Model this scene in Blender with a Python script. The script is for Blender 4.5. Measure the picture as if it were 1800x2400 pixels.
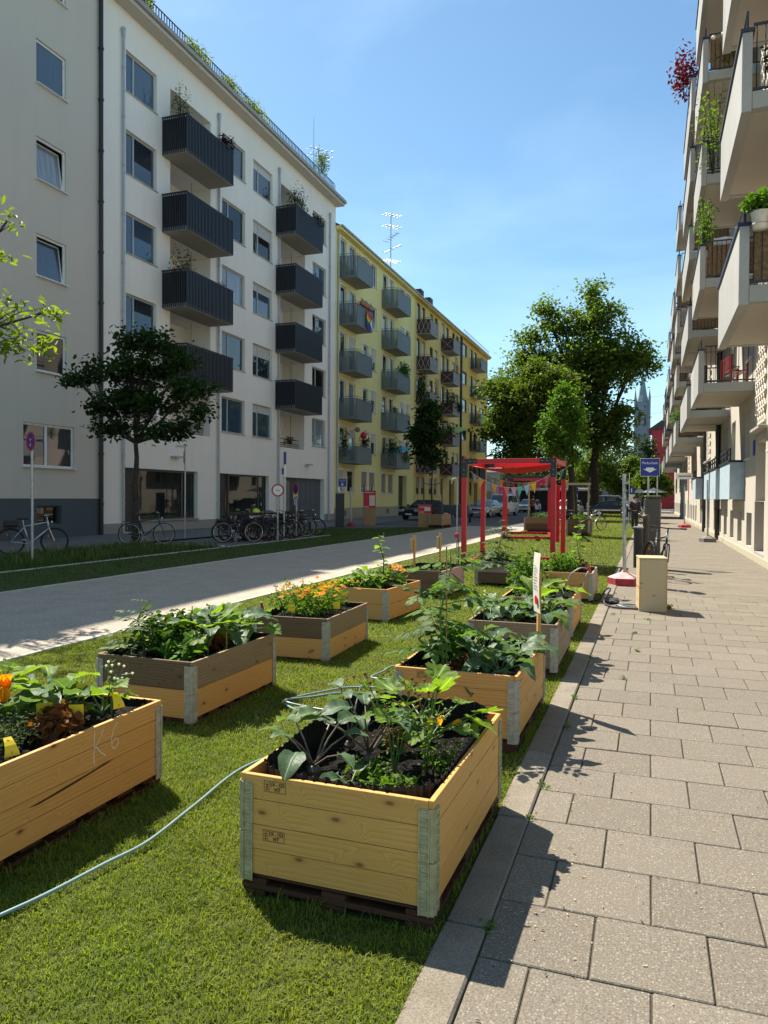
import bpy, bmesh, math, random
import numpy as np
from mathutils import Vector, Matrix, Euler, Quaternion
for o in list(bpy.data.objects): bpy.data.objects.remove(o)
S = bpy.context.scene; COL = S.collection
R = math.radians
rnd = random.Random(7)
# ---------------------------------------------------------------- camera
yaw, pitch, roll = R(19.39), R(1.114), R(0.389)
fwd = Vector((-math.sin(yaw)*math.cos(pitch), math.cos(yaw)*math.cos(pitch), -math.sin(pitch)))
rt = Vector((math.cos(yaw), math.sin(yaw), 0)); up = rt.cross(fwd)
r_ = rt*math.cos(roll)+up*math.sin(roll); u_ = up*math.cos(roll)-rt*math.sin(roll)
cd = bpy.data.cameras.new('camera'); cam = bpy.data.objects.new('camera', cd); COL.objects.link(cam)
M = Matrix((r_, u_, -fwd)).transposed().to_4x4(); M.translation = (0, 0, 1.577); cam.matrix_world = M
cd.sensor_fit = 'VERTICAL'; cd.sensor_height = 36; cd.lens = 26.54; cd.clip_end = 2000; cd.clip_start = .05
S.camera = cam
# ---------------------------------------------------------------- sky, sun, exposure
SUN = Vector((-.62, .45, 1)).normalized()
el = math.asin(SUN.z); az = math.atan2(SUN.x, SUN.y)
W = bpy.data.worlds.new('World'); S.world = W; W.use_nodes = True
nt = W.node_tree; nt.nodes.clear()
wo = nt.nodes.new('ShaderNodeOutputWorld'); bg = nt.nodes.new('ShaderNodeBackground')
sky = nt.nodes.new('ShaderNodeTexSky'); sky.sky_type = 'NISHITA'; sky.sun_disc = False
sky.sun_elevation = el; sky.sun_rotation = az; sky.air_density = 1.0; sky.dust_density = .35; sky.ozone_density = 2.0
tc = nt.nodes.new('ShaderNodeTexCoord'); mp = nt.nodes.new('ShaderNodeMapping'); mp.inputs['Scale'].default_value = (1.2, 2.4, 3.2)
mp.inputs['Rotation'].default_value = (0.3, 0.5, 0.4)
ns = nt.nodes.new('ShaderNodeTexNoise'); ns.inputs['Scale'].default_value = 1.6; ns.inputs['Detail'].default_value = 7; ns.inputs['Distortion'].default_value = .6
rp = nt.nodes.new('ShaderNodeMapRange'); rp.inputs[1].default_value = .44; rp.inputs[2].default_value = .8; rp.inputs[3].default_value = 0; rp.inputs[4].default_value = .17
mx = nt.nodes.new('ShaderNodeMixRGB'); mx.inputs[2].default_value = (13, 13, 13, 1)
L = nt.links.new
L(tc.outputs['Generated'], mp.inputs[0]); L(mp.outputs[0], ns.inputs['Vector']); L(ns.outputs['Fac'], rp.inputs[0])
L(rp.outputs[0], mx.inputs[0]); L(sky.outputs[0], mx.inputs[1]); 
tint = nt.nodes.new('ShaderNodeMixRGB'); tint.blend_type = 'MULTIPLY'; tint.inputs[0].default_value = 1; tint.inputs[2].default_value = (.80, .98, .97, 1)
L(mx.outputs[0], tint.inputs[1]); L(tint.outputs[0], bg.inputs[0]); L(bg.outputs[0], wo.inputs[0])
bg.inputs[1].default_value = .066
sd = bpy.data.lights.new('sun', 'SUN'); sd.energy = 4.05; sd.angle = R(.53); sd.color = (1, .93, .80)
so = bpy.data.objects.new('sun', sd); COL.objects.link(so); so.rotation_euler = SUN.to_track_quat('Z', 'Y').to_euler(); so.location = (-20, 20, 40)
S.view_settings.view_transform = 'Standard'; S.view_settings.look = 'None'; S.view_settings.exposure = 1.45; S.view_settings.gamma = 1
S.view_settings.use_curve_mapping = False
S.render.engine = 'CYCLES'
S.cycles.max_bounces = 6; S.cycles.transparent_max_bounces = 12
# ---------------------------------------------------------------- materials
MATS = {}
class NB:
    def __init__(s, name):
        s.m = bpy.data.materials.new(name); s.m.use_nodes = True; s.t = s.m.node_tree; s.n = s.t.nodes; s.l = s.t.links.new
        s.p = s.n['Principled BSDF']; s.out = s.n['Material Output']; MATS[name] = s.m
    def node(s, t, **kw):
        n = s.n.new(t)
        for k, v in kw.items():
            if k.startswith('i_'):
                kk = k[2:]; kk = int(kk) if kk.isdigit() else kk.replace('_', ' ')
                inp = n.inputs[kk]
                if hasattr(v, 'is_output') or isinstance(v, bpy.types.NodeSocket): s.l(v, inp)
                else: inp.default_value = v
            else: setattr(n, k, v)
        return n
    def coord(s, kind='Object', scale=(1, 1, 1), off=None):
        tcn = s.node('ShaderNodeTexCoord'); m = s.node('ShaderNodeMapping'); m.inputs['Scale'].default_value = scale
        src = tcn.outputs[kind]
        if off is not None:
            a = s.node('ShaderNodeVectorMath', operation='ADD'); s.l(src, a.inputs[0]); s.l(off, a.inputs[1]); src = a.outputs[0]
        s.l(src, m.inputs[0]); return m.outputs[0]
    def noise(s, vec, scale, detail=4, rough=.55, dist=0):
        n = s.node('ShaderNodeTexNoise'); n.inputs['Scale'].default_value = scale; n.inputs['Detail'].default_value = detail
        n.inputs['Roughness'].default_value = rough; n.inputs['Distortion'].default_value = dist; s.l(vec, n.inputs['Vector']); return n.outputs['Fac']
    def ramp(s, f, stops):
        n = s.node('ShaderNodeValToRGB'); e = n.color_ramp.elements
        while len(e) < len(stops): e.new(.5)
        for i, (p, c) in enumerate(stops):
            e[i].position = p; e[i].color = (*c, 1) if len(c) == 3 else c
        s.l(f, n.inputs[0]); return n.outputs[0]
    def mix(s, f, a, b, mode='MIX'):
        n = s.node('ShaderNodeMixRGB', blend_type=mode)
        for i, v in ((0, f), (1, a), (2, b)):
            if isinstance(v, bpy.types.NodeSocket): s.l(v, n.inputs[i])
            else: n.inputs[i].default_value = v if i == 0 else (*v, 1)
        return n.outputs[0]
    def math(s, op, a, b=0., c=None):
        n = s.node('ShaderNodeMath', operation=op)
        for i, v in enumerate((a, b, c)):
            if v is None: continue
            if isinstance(v, bpy.types.NodeSocket): s.l(v, n.inputs[i])
            else: n.inputs[i].default_value = v
        return n.outputs[0]
    def bump(s, h, strength=.3, dist=.01):
        n = s.node('ShaderNodeBump'); n.inputs['Strength'].default_value = strength; n.inputs['Distance'].default_value = dist
        s.l(h, n.inputs['Height']); s.l(n.outputs[0], s.p.inputs['Normal'])
    def base(s, c):
        if isinstance(c, bpy.types.NodeSocket): s.l(c, s.p.inputs['Base Color'])
        else: s.p.inputs['Base Color'].default_value = (*c, 1)
        return s
    def rough(s, r, metal=0, spec=None):
        if isinstance(r, bpy.types.NodeSocket): s.l(r, s.p.inputs['Roughness'])
        else: s.p.inputs['Roughness'].default_value = r
        s.p.inputs['Metallic'].default_value = metal
        if spec is not None: s.p.inputs['Specular IOR Level'].default_value = spec
        return s
def orand(b): return b.node('ShaderNodeObjectInfo').outputs['Random']
def plain(name, c, rough=.5, metal=0, var=.12, scale=6, spec=None, bump=0):
    b = NB(name); v = b.coord('Object'); n = b.noise(v, scale, 5)
    hi = tuple(min(1, x*(1+var)) for x in c); lo = tuple(x*(1-var) for x in c)
    b.base(b.ramp(n, [(.3, lo), (.7, hi)])).rough(rough, metal, spec)
    if bump: b.bump(b.noise(v, scale*8, 3), bump, .004)
    return b.m
def plaster(name, c, stain=.12):
    b = NB(name); v = b.coord('Object'); n1 = b.noise(v, .35, 4); n2 = b.noise(v, 30, 3)
    vs = b.coord('Object', (1.6, 1.6, .09)); n3 = b.noise(vs, 1.2, 5, .6)
    k = b.ramp(n1, [(.3, tuple(x*(1-stain) for x in c)), (.7, c)])
    k = b.mix(b.math('MULTIPLY', b.ramp(n3, [(.5, (0, 0, 0)), (.8, (1, 1, 1))]), .16+stain*1.6), k, tuple(x*.72 for x in c))
    k = b.mix(.12, k, b.ramp(n2, [(.3, tuple(x*.6 for x in c)), (.7, tuple(min(1, x*1.3) for x in c))]))
    b.base(k).rough(.9, 0, .2); b.bump(n2, .25, .006); return b.m
def wood(name, c1, c2, ck, weather=None):
    b = NB(name); r = orand(b)
    off = b.node('ShaderNodeCombineXYZ'); b.l(b.math('MULTIPLY', r, 37.0), off.inputs[0]); b.l(b.math('MULTIPLY', r, 11.3), off.inputs[1]); b.l(b.math('MULTIPLY', r, 5.7), off.inputs[2])
    v = b.coord('Object', (1, 1, 1), off.outputs[0]); vs = b.coord('Object', (1.0, 9, 9), off.outputs[0])
    # knots: warped voronoi cells stretched along the board
    vk = b.coord('Object', (3.6, 3.0, 7.5), off.outputs[0])
    sv = b.node('ShaderNodeSeparateXYZ'); b.l(vk, sv.inputs[0]); cv = b.node('ShaderNodeCombineXYZ'); b.l(sv.outputs[0], cv.inputs[0]); b.l(sv.outputs[2], cv.inputs[1])
    vo = b.node('ShaderNodeTexVoronoi', feature='F1', voronoi_dimensions='2D'); vo.inputs['Scale'].default_value = 1.0; b.l(cv.outputs[0], vo.inputs['Vector'])
    d = vo.outputs['Distance']
    near = b.math('POWER', b.math('MAXIMUM', b.math('SUBTRACT', 1.0, b.math('MULTIPLY', d, 2.2)), 0.0), 2.0)
    warp = b.node('ShaderNodeVectorMath', operation='ADD'); b.l(vs, warp.inputs[0])
    cw = b.node('ShaderNodeCombineXYZ'); b.l(b.math('MULTIPLY', near, 2.2), cw.inputs[2]); b.l(cw.outputs[0], warp.inputs[1])
    wv = b.node('ShaderNodeTexWave', wave_type='BANDS', bands_direction='Z', wave_profile='SAW'); wv.inputs['Scale'].default_value = 1.7
    wv.inputs['Distortion'].default_value = 4.5; wv.inputs['Detail'].default_value = 3; wv.inputs['Detail Scale'].default_value = .8; b.l(warp.outputs[0], wv.inputs['Vector'])
    fine = b.noise(b.coord('Object', (6, 160, 160), off.outputs[0]), 1, 3, .6)
    g = b.math('ADD', b.math('MULTIPLY', wv.outputs['Fac'], .42), b.math('MULTIPLY', fine, .58))
    col = b.ramp(g, [(.2, c1), (.85, c2)])
    col = b.mix(b.math('MULTIPLY', r, .5), col, b.mix(1.0, col, (.86, .78, .68), 'MULTIPLY'))
    kn = b.ramp(d, [(.025, (1, 1, 1)), (.06, (.7, .7, .7)), (.075, (.25, .25, .25)), (.17, (0, 0, 0))])
    keep = b.math('GREATER_THAN', b.node('ShaderNodeSeparateColor', i_0=vo.outputs['Color']).outputs[0], .58)
    col = b.mix(b.math('MULTIPLY', kn, keep), col, ck)
    if weather:
        n = b.noise(b.coord('Object', (2, 8, 8), off.outputs[0]), 1.5, 5, .65)
        col = b.mix(b.math('MULTIPLY', b.ramp(n, [(.35, (0, 0, 0)), (.7, (1, 1, 1))]), .42), col, weather)
    b.base(col).rough(.62, 0, .3); b.bump(g, .12, .002); return b.m
def leaf(name, c1, c2, trans=.45, rough=.42, per='island', veins=False, patch=None):
    b = NB(name)
    r = b.node('ShaderNodeNewGeometry').outputs['Random Per Island'] if per == 'island' else orand(b)
    col = b.ramp(r, [(0, c1), (1, c2)])
    v = b.coord('Object'); n = b.noise(v, 12 if veins else 3, 4)
    col = b.mix(.35, col, b.ramp(n, [(.3, tuple(x*.55 for x in c1)), (.7, tuple(min(1, x*1.35) for x in c2))]))
    if veins:
        uv = b.node('ShaderNodeUVMap'); sx = b.node('ShaderNodeSeparateXYZ'); b.l(uv.outputs[0], sx.inputs[0])
        ax = b.math('ABSOLUTE', b.math('SUBTRACT', sx.outputs[0], .5))
        mid = b.ramp(ax, [(.012, (1, 1, 1)), (.035, (0, 0, 0))])
        w = b.math('FRACT', b.math('SUBTRACT', b.math('MULTIPLY', sx.outputs[1], 6.5), b.math('MULTIPLY', ax, 5.0)))
        lat = b.ramp(w, [(.0, (1, 1, 1)), (.09, (0, 0, 0))])
        f = b.math('MAXIMUM', mid, b.math('MULTIPLY', lat, .55))
        col = b.mix(b.math('MULTIPLY', f, .55), col, tuple(min(1, x*2.2+.05) for x in c2))
        b.bump(f, .3, .004)
    if patch: col = b.mix(b.ramp(b.noise(v, 1.1, 5, .65), [(.42, (0, 0, 0)), (.68, (1, 1, 1))]), col, patch)
    b.base(col).rough(rough+.1, 0, .24)
    tr = b.node('ShaderNodeBsdfTranslucent'); b.l(b.mix(1.0, col, (1.5, 1.55, .55), 'MULTIPLY'), tr.inputs[0])
    ms = b.node('ShaderNodeMixShader'); ms.inputs[0].default_value = trans
    b.l(b.p.outputs[0], ms.inputs[1]); b.l(tr.outputs[0], ms.inputs[2]); b.l(ms.outputs[0], b.out.inputs[0]); return b.m
def glassy(name, c, refl=.0, rough=.02, ior=1.9, curtain=False):
    b = NB(name); v = b.coord('Object', (1, 14, .6)); n = b.noise(v, 1.2, 3)
    b.base(b.ramp(n, [(.35, tuple(x*(.55 if curtain else .8) for x in c)), (.65, c)])).rough(rough); b.p.inputs['IOR'].default_value = ior
    b.bump(b.noise(b.coord('Object'), .7, 2), .05, .02); return b.m
# --- concrete materials of this street
def ground_mat(name, c1, c2, scale=3, fine=90, rough=.9, bump=.4, speck=None, dist=.004):
    b = NB(name); v = b.coord('Object'); n = b.noise(v, scale, 5); f = b.noise(v, fine, 4, .7)
    col = b.ramp(n, [(.3, c1), (.7, c2)]); col = b.mix(.5, col, b.ramp(f, [(.3, tuple(x*.45 for x in c1)), (.7, tuple(min(1, x*1.5) for x in c2))]))
    if speck:
        vo = b.node('ShaderNodeTexVoronoi'); vo.inputs['Scale'].default_value = speck[1]; b.l(v, vo.inputs['Vector'])
        sc = b.node('ShaderNodeSeparateColor', i_0=vo.outputs['Color'])
        k = b.math('MULTIPLY', b.math('GREATER_THAN', sc.outputs[0], speck[2]), b.math('LESS_THAN', vo.outputs['Distance'], .38)); col = b.mix(k, col, speck[0])
    b.base(col).rough(rough, 0, .25); b.bump(f, bump, dist); return b.m
def slab_mat():
    b = NB('slab'); v = b.coord('Object'); w = b.node('ShaderNodeNewGeometry').outputs['Position']; r = orand(b)
    big = b.noise(w, .8, 4); f = b.noise(w, 130, 3, .7); mid = b.noise(w, 14, 4)
    col = b.ramp(r, [(0, (.108, .090, .065)), (1, (.178, .152, .115))])
    col = b.mix(b.ramp(big, [(.35, (.0, 0, 0)), (.7, (.45, .45, .45))]), col, (.12, .097, .072))
    col = b.mix(b.ramp(mid, [(.55, (.0, 0, 0)), (.75, (.3, .3, .3))]), col, (.16, .14, .115))
    col = b.mix(.55, col, b.ramp(f, [(.32, (.05, .04, .03)), (.68, (.29, .25, .20))]))
    vo = b.node('ShaderNodeTexVoronoi'); vo.inputs['Scale'].default_value = 95; b.l(w, vo.inputs['Vector'])
    sc = b.node('ShaderNodeSeparateColor', i_0=vo.outputs['Color'])
    k = b.math('MULTIPLY', b.math('GREATER_THAN', sc.outputs[0], .72), b.math('LESS_THAN', vo.outputs['Distance'], .36)); col = b.mix(b.math('MULTIPLY', k, .45), col, (.38, .35, .30))
    v2 = b.node('ShaderNodeTexVoronoi'); v2.inputs['Scale'].default_value = 4.3; b.l(w, v2.inputs['Vector']); s2 = b.node('ShaderNodeSeparateColor', i_0=v2.outputs['Color'])
    gum = b.math('MULTIPLY', b.math('GREATER_THAN', s2.outputs[0], .6), b.ramp(v2.outputs['Distance'], [(.035, (1, 1, 1)), (.075, (0, 0, 0))])); col = b.mix(b.math('MULTIPLY', gum, .6), col, (.06, .052, .042))
    b.base(col).rough(.85, 0, .3); b.bump(f, .35, .003); return b.m
slab_mat()
b = NB('kerbstone'); w = b.node('ShaderNodeNewGeometry').outputs['Position']; r = orand(b); f = b.noise(w, 120, 3, .7); n = b.noise(w, 5, 5, .65)
c = b.ramp(r, [(0, (.19, .162, .124)), (1, (.27, .235, .185))]); c = b.mix(b.ramp(n, [(.4, (0, 0, 0)), (.7, (.7, .7, .7))]), c, (.085, .068, .048)); c = b.mix(.5, c, b.ramp(f, [(.3, (.05, .042, .033)), (.7, (.34, .29, .23))]))
b.base(c).rough(.9, 0, .2); b.bump(f, .5, .004)
ground_mat('joint_sand', (.045, .038, .026), (.10, .085, .06), 6, 120)
ground_mat('gravel', (.295, .245, .19), (.44, .375, .30), 2.2, 34, .95, .9, ((.48, .45, .4), 30, .8), .02)
ground_mat('asphalt', (.075, .076, .08), (.105, .105, .108), .6, 90, .85, .4)
ground_mat('side_paving', (.13, .125, .115), (.175, .168, .155), .9, 60, .85, .4)
ground_mat('bike_ground', (.10, .095, .085), (.17, .16, .14), 1.2, 40, .95, .6)
ground_mat('lawn_soil', (.030, .040, .006), (.060, .072, .012), 7, 150, 1, .5)
ground_mat('rough_soil', (.05, .055, .02), (.085, .075, .035), 1.3, 40, 1, .5)
ground_mat('earth', (.10, .10, .10), (.14, .14, .13), .05, 5, 1, .1)
ground_mat('soil', (.005, .0036, .003), (.013, .0098, .0072), 9, 55, .95, 1.0, ((.12, .095, .07), 60, .9), .02)
plain('edging', (.42, .40, .36), .8); plain('liner', (.010, .010, .011), .45, 0, .3, 30, .35)
plain('zinc', (.42, .395, .32), .5, .15, .25, 25); plain('zinc_grass_reflection', (.40, .355, .19), .55, .0, .25, 22, .2); plain('steel', (.42, .43, .44), .4, .7, .2, 18)  # nearest bed's zinc hinges have the lawn's green reflection mixed into base colour
wood('wood_new', (.56, .275, .062), (.72, .405, .125), (.26, .10, .028))
wood('wood_tan', (.30, .185, .085), (.42, .275, .135), (.12, .05, .02))
wood('wood_honey', (.53, .25, .062), (.69, .385, .13), (.17, .06, .018))
wood('wood_grey', (.15, .09, .042), (.41, .285, .165), (.06, .035, .018), (.25, .19, .13))
wood('wood_dark', (.075, .04, .018), (.235, .145, .072), (.03, .02, .012), (.13, .095, .062))
wood('wood_pallet', (.045, .019, .009), (.10, .04, .017), (.02, .01, .006))
wood('wood_pale', (.46, .355, .20), (.56, .45, .275), (.27, .16, .07))
wood('wood_pink', (.55, .31, .34), (.62, .37, .40), (.46, .26, .28)); wood('wood_lilac', (.36, .28, .29), (.44, .35, .36), (.2, .15, .15))
plain('ink', (.03, .018, .012), .8); plain('chalk', (.75, .66, .5), .9)
plain('red_paint', (.54, .004, .014), .35, 0, .1, 3); plain('red_cloth', (.62, .005, .018), .75, 0, .1, 5); plain('black_paint', (.012, .012, .013), .4)
leaf('grass', (.065, .12, .007), (.215, .27, .028), .42, .5, patch=(.205, .22, .032))
leaf('grass_dark', (.040, .085, .014), (.075, .13, .022), .3, .5)  # shaded copy of the grass: the left lawns' shade is put into its colour
leaf('grass_dry', (.10, .12, .03), (.20, .18, .07), .3, .6)
leaf('kohl', (.060, .115, .055), (.11, .175, .080), .40, .38, 'object', True)
leaf('squash', (.095, .17, .020), (.17, .26, .035), .48, .45, 'object', True)
leaf('tomato', (.035, .078, .014), (.075, .14, .022), .4, .5, 'island')
leaf('herb', (.06, .12, .018), (.13, .22, .03), .45, .5, 'island'); leaf('thyme', (.05, .08, .035), (.10, .13, .06), .35, .6)
leaf('dark_leaf', (.014, .036, .007), (.034, .070, .014), .35, .45); leaf('tree_leaf', (.056, .10, .015), (.13, .19, .027), .5, .45)
leaf('young_leaf', (.06, .13, .015), (.10, .20, .024), .45, .45); leaf('lime_leaf', (.10, .16, .012), (.18, .25, .025), .5, .45)
leaf('yellowgreen', (.055, .096, .013), (.115, .165, .024), .42, .45); leaf('red_leaf', (.06, .006, .012), (.14, .012, .02), .35, .5); leaf('brown_leaf', (.13, .045, .015), (.26, .10, .03), .4, .6)
leaf('marigold', (.75, .16, .008), (.85, .36, .012), .3, .6); leaf('yellow_petal', (.80, .50, .015), (.85, .62, .05), .3, .6); leaf('squash_flower', (.80, .26, .008), (.88, .40, .01), .45, .5)
leaf('white_petal', (.7, .7, .62), (.8, .8, .75), .3, .6); leaf('purple_leaf', (.022, .008, .014), (.05, .014, .028), .2, .5)
plain('yellow_tag', (.80, .56, .012), .5); plain('stem_green', (.10, .16, .03), .6); plain('stem_purple', (.12, .085, .06), .5); plain('stake', (.38, .22, .09), .7); plain('bark', (.060, .048, .038), .95, 0, .4, 9, .2, .9); plain('bark_light', (.13, .10, .075), .95, 0, .35, 9, .2, .6)
plain('hose', (.20, .30, .30), .35, 0, .1, 10); plain('hose_grey', (.22, .24, .25), .4)
plain('rubber', (.012, .012, .012), .7); plain('bike_black', (.012, .013, .015), .35); plain('bike_silver', (.50, .52, .54), .3, .6); plain('chrome', (.50, .51, .52), .18, 1.0, .1); plain('spoke', (.10, .10, .105), .35, .9)
plain('bike_green', (.03, .06, .05), .35); plain('bike_red', (.18, .02, .02), .35); plain('reflector', (.8, .18, .02), .3); plain('helmet_lime', (.45, .65, .03), .4); plain('leather', (.07, .03, .015), .6)
plaster('plaster_grey', (.60, .56, .485), .06); plaster('plaster_white', (.89, .845, .765), .06); plaster('plinth_dark', (.095, .115, .125), .1); plaster('plinth_grey', (.34, .32, .30), .1); plaster('concrete', (.36, .345, .30), .15)
plaster('plaster_yellow', (.86, .76, .33), .08); plaster('plaster_ochre', (.76, .57, .21), .1); plaster('plaster_amber', (.70, .47, .125), .1); plaster('plinth_sand', (.42, .38, .28), .1); plaster('soffit', (.60, .56, .49), .05)
plaster('plaster_cream', (.50, .46, .395), .2); plaster('balcony_white', (.395, .395, .38), .26); plaster('balcony_under', (.46, .42, .365), .06); plaster('slab_edge', (.36, .37, .34), .2); plaster('plaster_rose', (.55, .46, .40), .1)
plain('frame_white', (.74, .74, .72), .4); plain('frame_grey', (.42, .44, .45), .4, 0); plain('frame_dark', (.045, .042, .04), .45); plain('bronze', (.10, .09, .08), .45)
glassy('glass', (.022, .032, .045)); glassy('glass_blue', (.05, .085, .13)); glassy('glass_curtain', (.30, .34, .37), curtain=True); glassy('glass_dark', (.010, .011, .012), ior=1.6)
plain('rail_dark', (.030, .033, .042), .45, .2); plain('rail_green', (.125, .148, .155), .5, .1); plain('panel_grey', (.20, .20, .185), .6); plain('rail_red', (.055, .014, .013), .6); plain('rail_white', (.55, .52, .5), .6); plain('panel_weather', (.27, .25, .24), .75, 0, .3, 3)
plain('downpipe_zinc', (.42, .44, .46), .45, .4, .15, 12); plain('downpipe_black', (.02, .018, .018), .4); plain('roof_tile', (.075, .055, .05), .8); plain('gutter', (.33, .32, .29), .5)
plain('blue_panel', (.37, .46, .53), .6); plain('navy', (.008, .010, .05), .4); plain('door_wood', (.26, .165, .085), .6, 0, .3, 5); plain('door_dark', (.022, .02, .02), .4); plain('shutter', (.27, .235, .185), .7); plain('gate_grey', (.085, .10, .115), .5)
plain('sign_blue', (.006, .022, .26), .35, 0, .04); plain('sign_white', (.78, .78, .77), .4, 0, .03); plain('sign_red', (.52, .012, .025), .35, 0, .05); plain('sign_yellow', (.70, .52, .03), .5); plain('sign_text', (.03, .03, .04), .6); plain('sign_back', (.36, .37, .38), .45, .4)
plain('machine', (.030, .033, .040), .45, .2); plain('machine_olive', (.085, .078, .065), .5, .2, .1); plain('bin_black', (.022, .022, .02), .5)
plain('foot_red', (.36, .035, .045), .75, 0, .35, 12); plain('foot_pink', (.62, .33, .32), .8, 0, .3, 12); plain('stone_grey', (.17, .16, .145), .9, 0, .3, 14)
plain('car_silver', (.36, .40, .42), .25, .6, .05); plain('car_white', (.72, .74, .75), .25, .0, .05); plain('car_dark', (.03, .034, .038), .22, .3, .05); plain('car_navy', (.02, .028, .045), .25, .3, .05); plain('car_glass', (.03, .05, .065), .05, 0, .2); plain('plastic', (.02, .02, .022), .6); plain('headlamp', (.7, .72, .74), .12, .4); plain('tail_red', (.4, .01, .01), .3); plain('alloy', (.5, .51, .52), .35, .8)
plain('skin', (.55, .34, .25), .6); plain('jacket_brown', (.20, .065, .035), .8); plain('trousers', (.03, .032, .038), .85); plain('shirt_grey', (.30, .30, .31), .85); plain('hair_dark', (.02, .014, .01), .7); plain('shoe', (.05, .045, .04), .7); plain('shirt_white', (.7, .7, .68), .8)
plain('pot_white', (.72, .70, .64), .5); plain('pot_terra', (.40, .13, .06), .8); plain('pot_dark', (.04, .04, .042), .5); plain('reed', (.18, .115, .06), .9, 0, .45, 20); plain('parasol_white', (.75, .74, .70), .8); plain('parasol_lime', (.58, .66, .20), .8); plain('parasol_teal', (.10, .45, .55), .8)
plain('brick_red', (.50, .045, .055), .85); plain('church', (.20, .235, .28), .9, 0, .15, .3); plain('church_copper', (.19, .26, .29), .8); plain('paper', (.70, .64, .54), .8); plain('poster_red', (.55, .022, .05), .6); plain('lattice', (.58, .52, .43), .85); plain('blind', (.52, .52, .50), .7); plain('teal_glass', (.05, .09, .09), .08)  # church tower: distance haze is painted in as a bluer stone colour
flagc = {'grey': (.26, .28, .30), 'orange': (.80, .33, .04), 'red': (.60, .05, .06), 'magenta': (.55, .03, .14), 'plum': (.30, .08, .13), 'pink': (.72, .34, .48), 'mint': (.12, .52, .36), 'sky': (.42, .58, .66), 'yellow': (.82, .58, .04), 'green': (.12, .32, .22), 'coral': (.72, .18, .22), 'olive': (.22, .24, .16)}
for k, cc in flagc.items(): plain('flag_'+k, cc, .8, 0, .05)
for k, cc in dict(red=(.6, .01, .015), orange=(.8, .2, .01), yellow=(.8, .6, .01), green=(.01, .22, .04), blue=(.01, .04, .42), violet=(.16, .01, .22), white=(.75, .75, .75), black=(.02, .02, .02)).items(): plain('pride_'+k, cc, .8, 0, .03)
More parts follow.
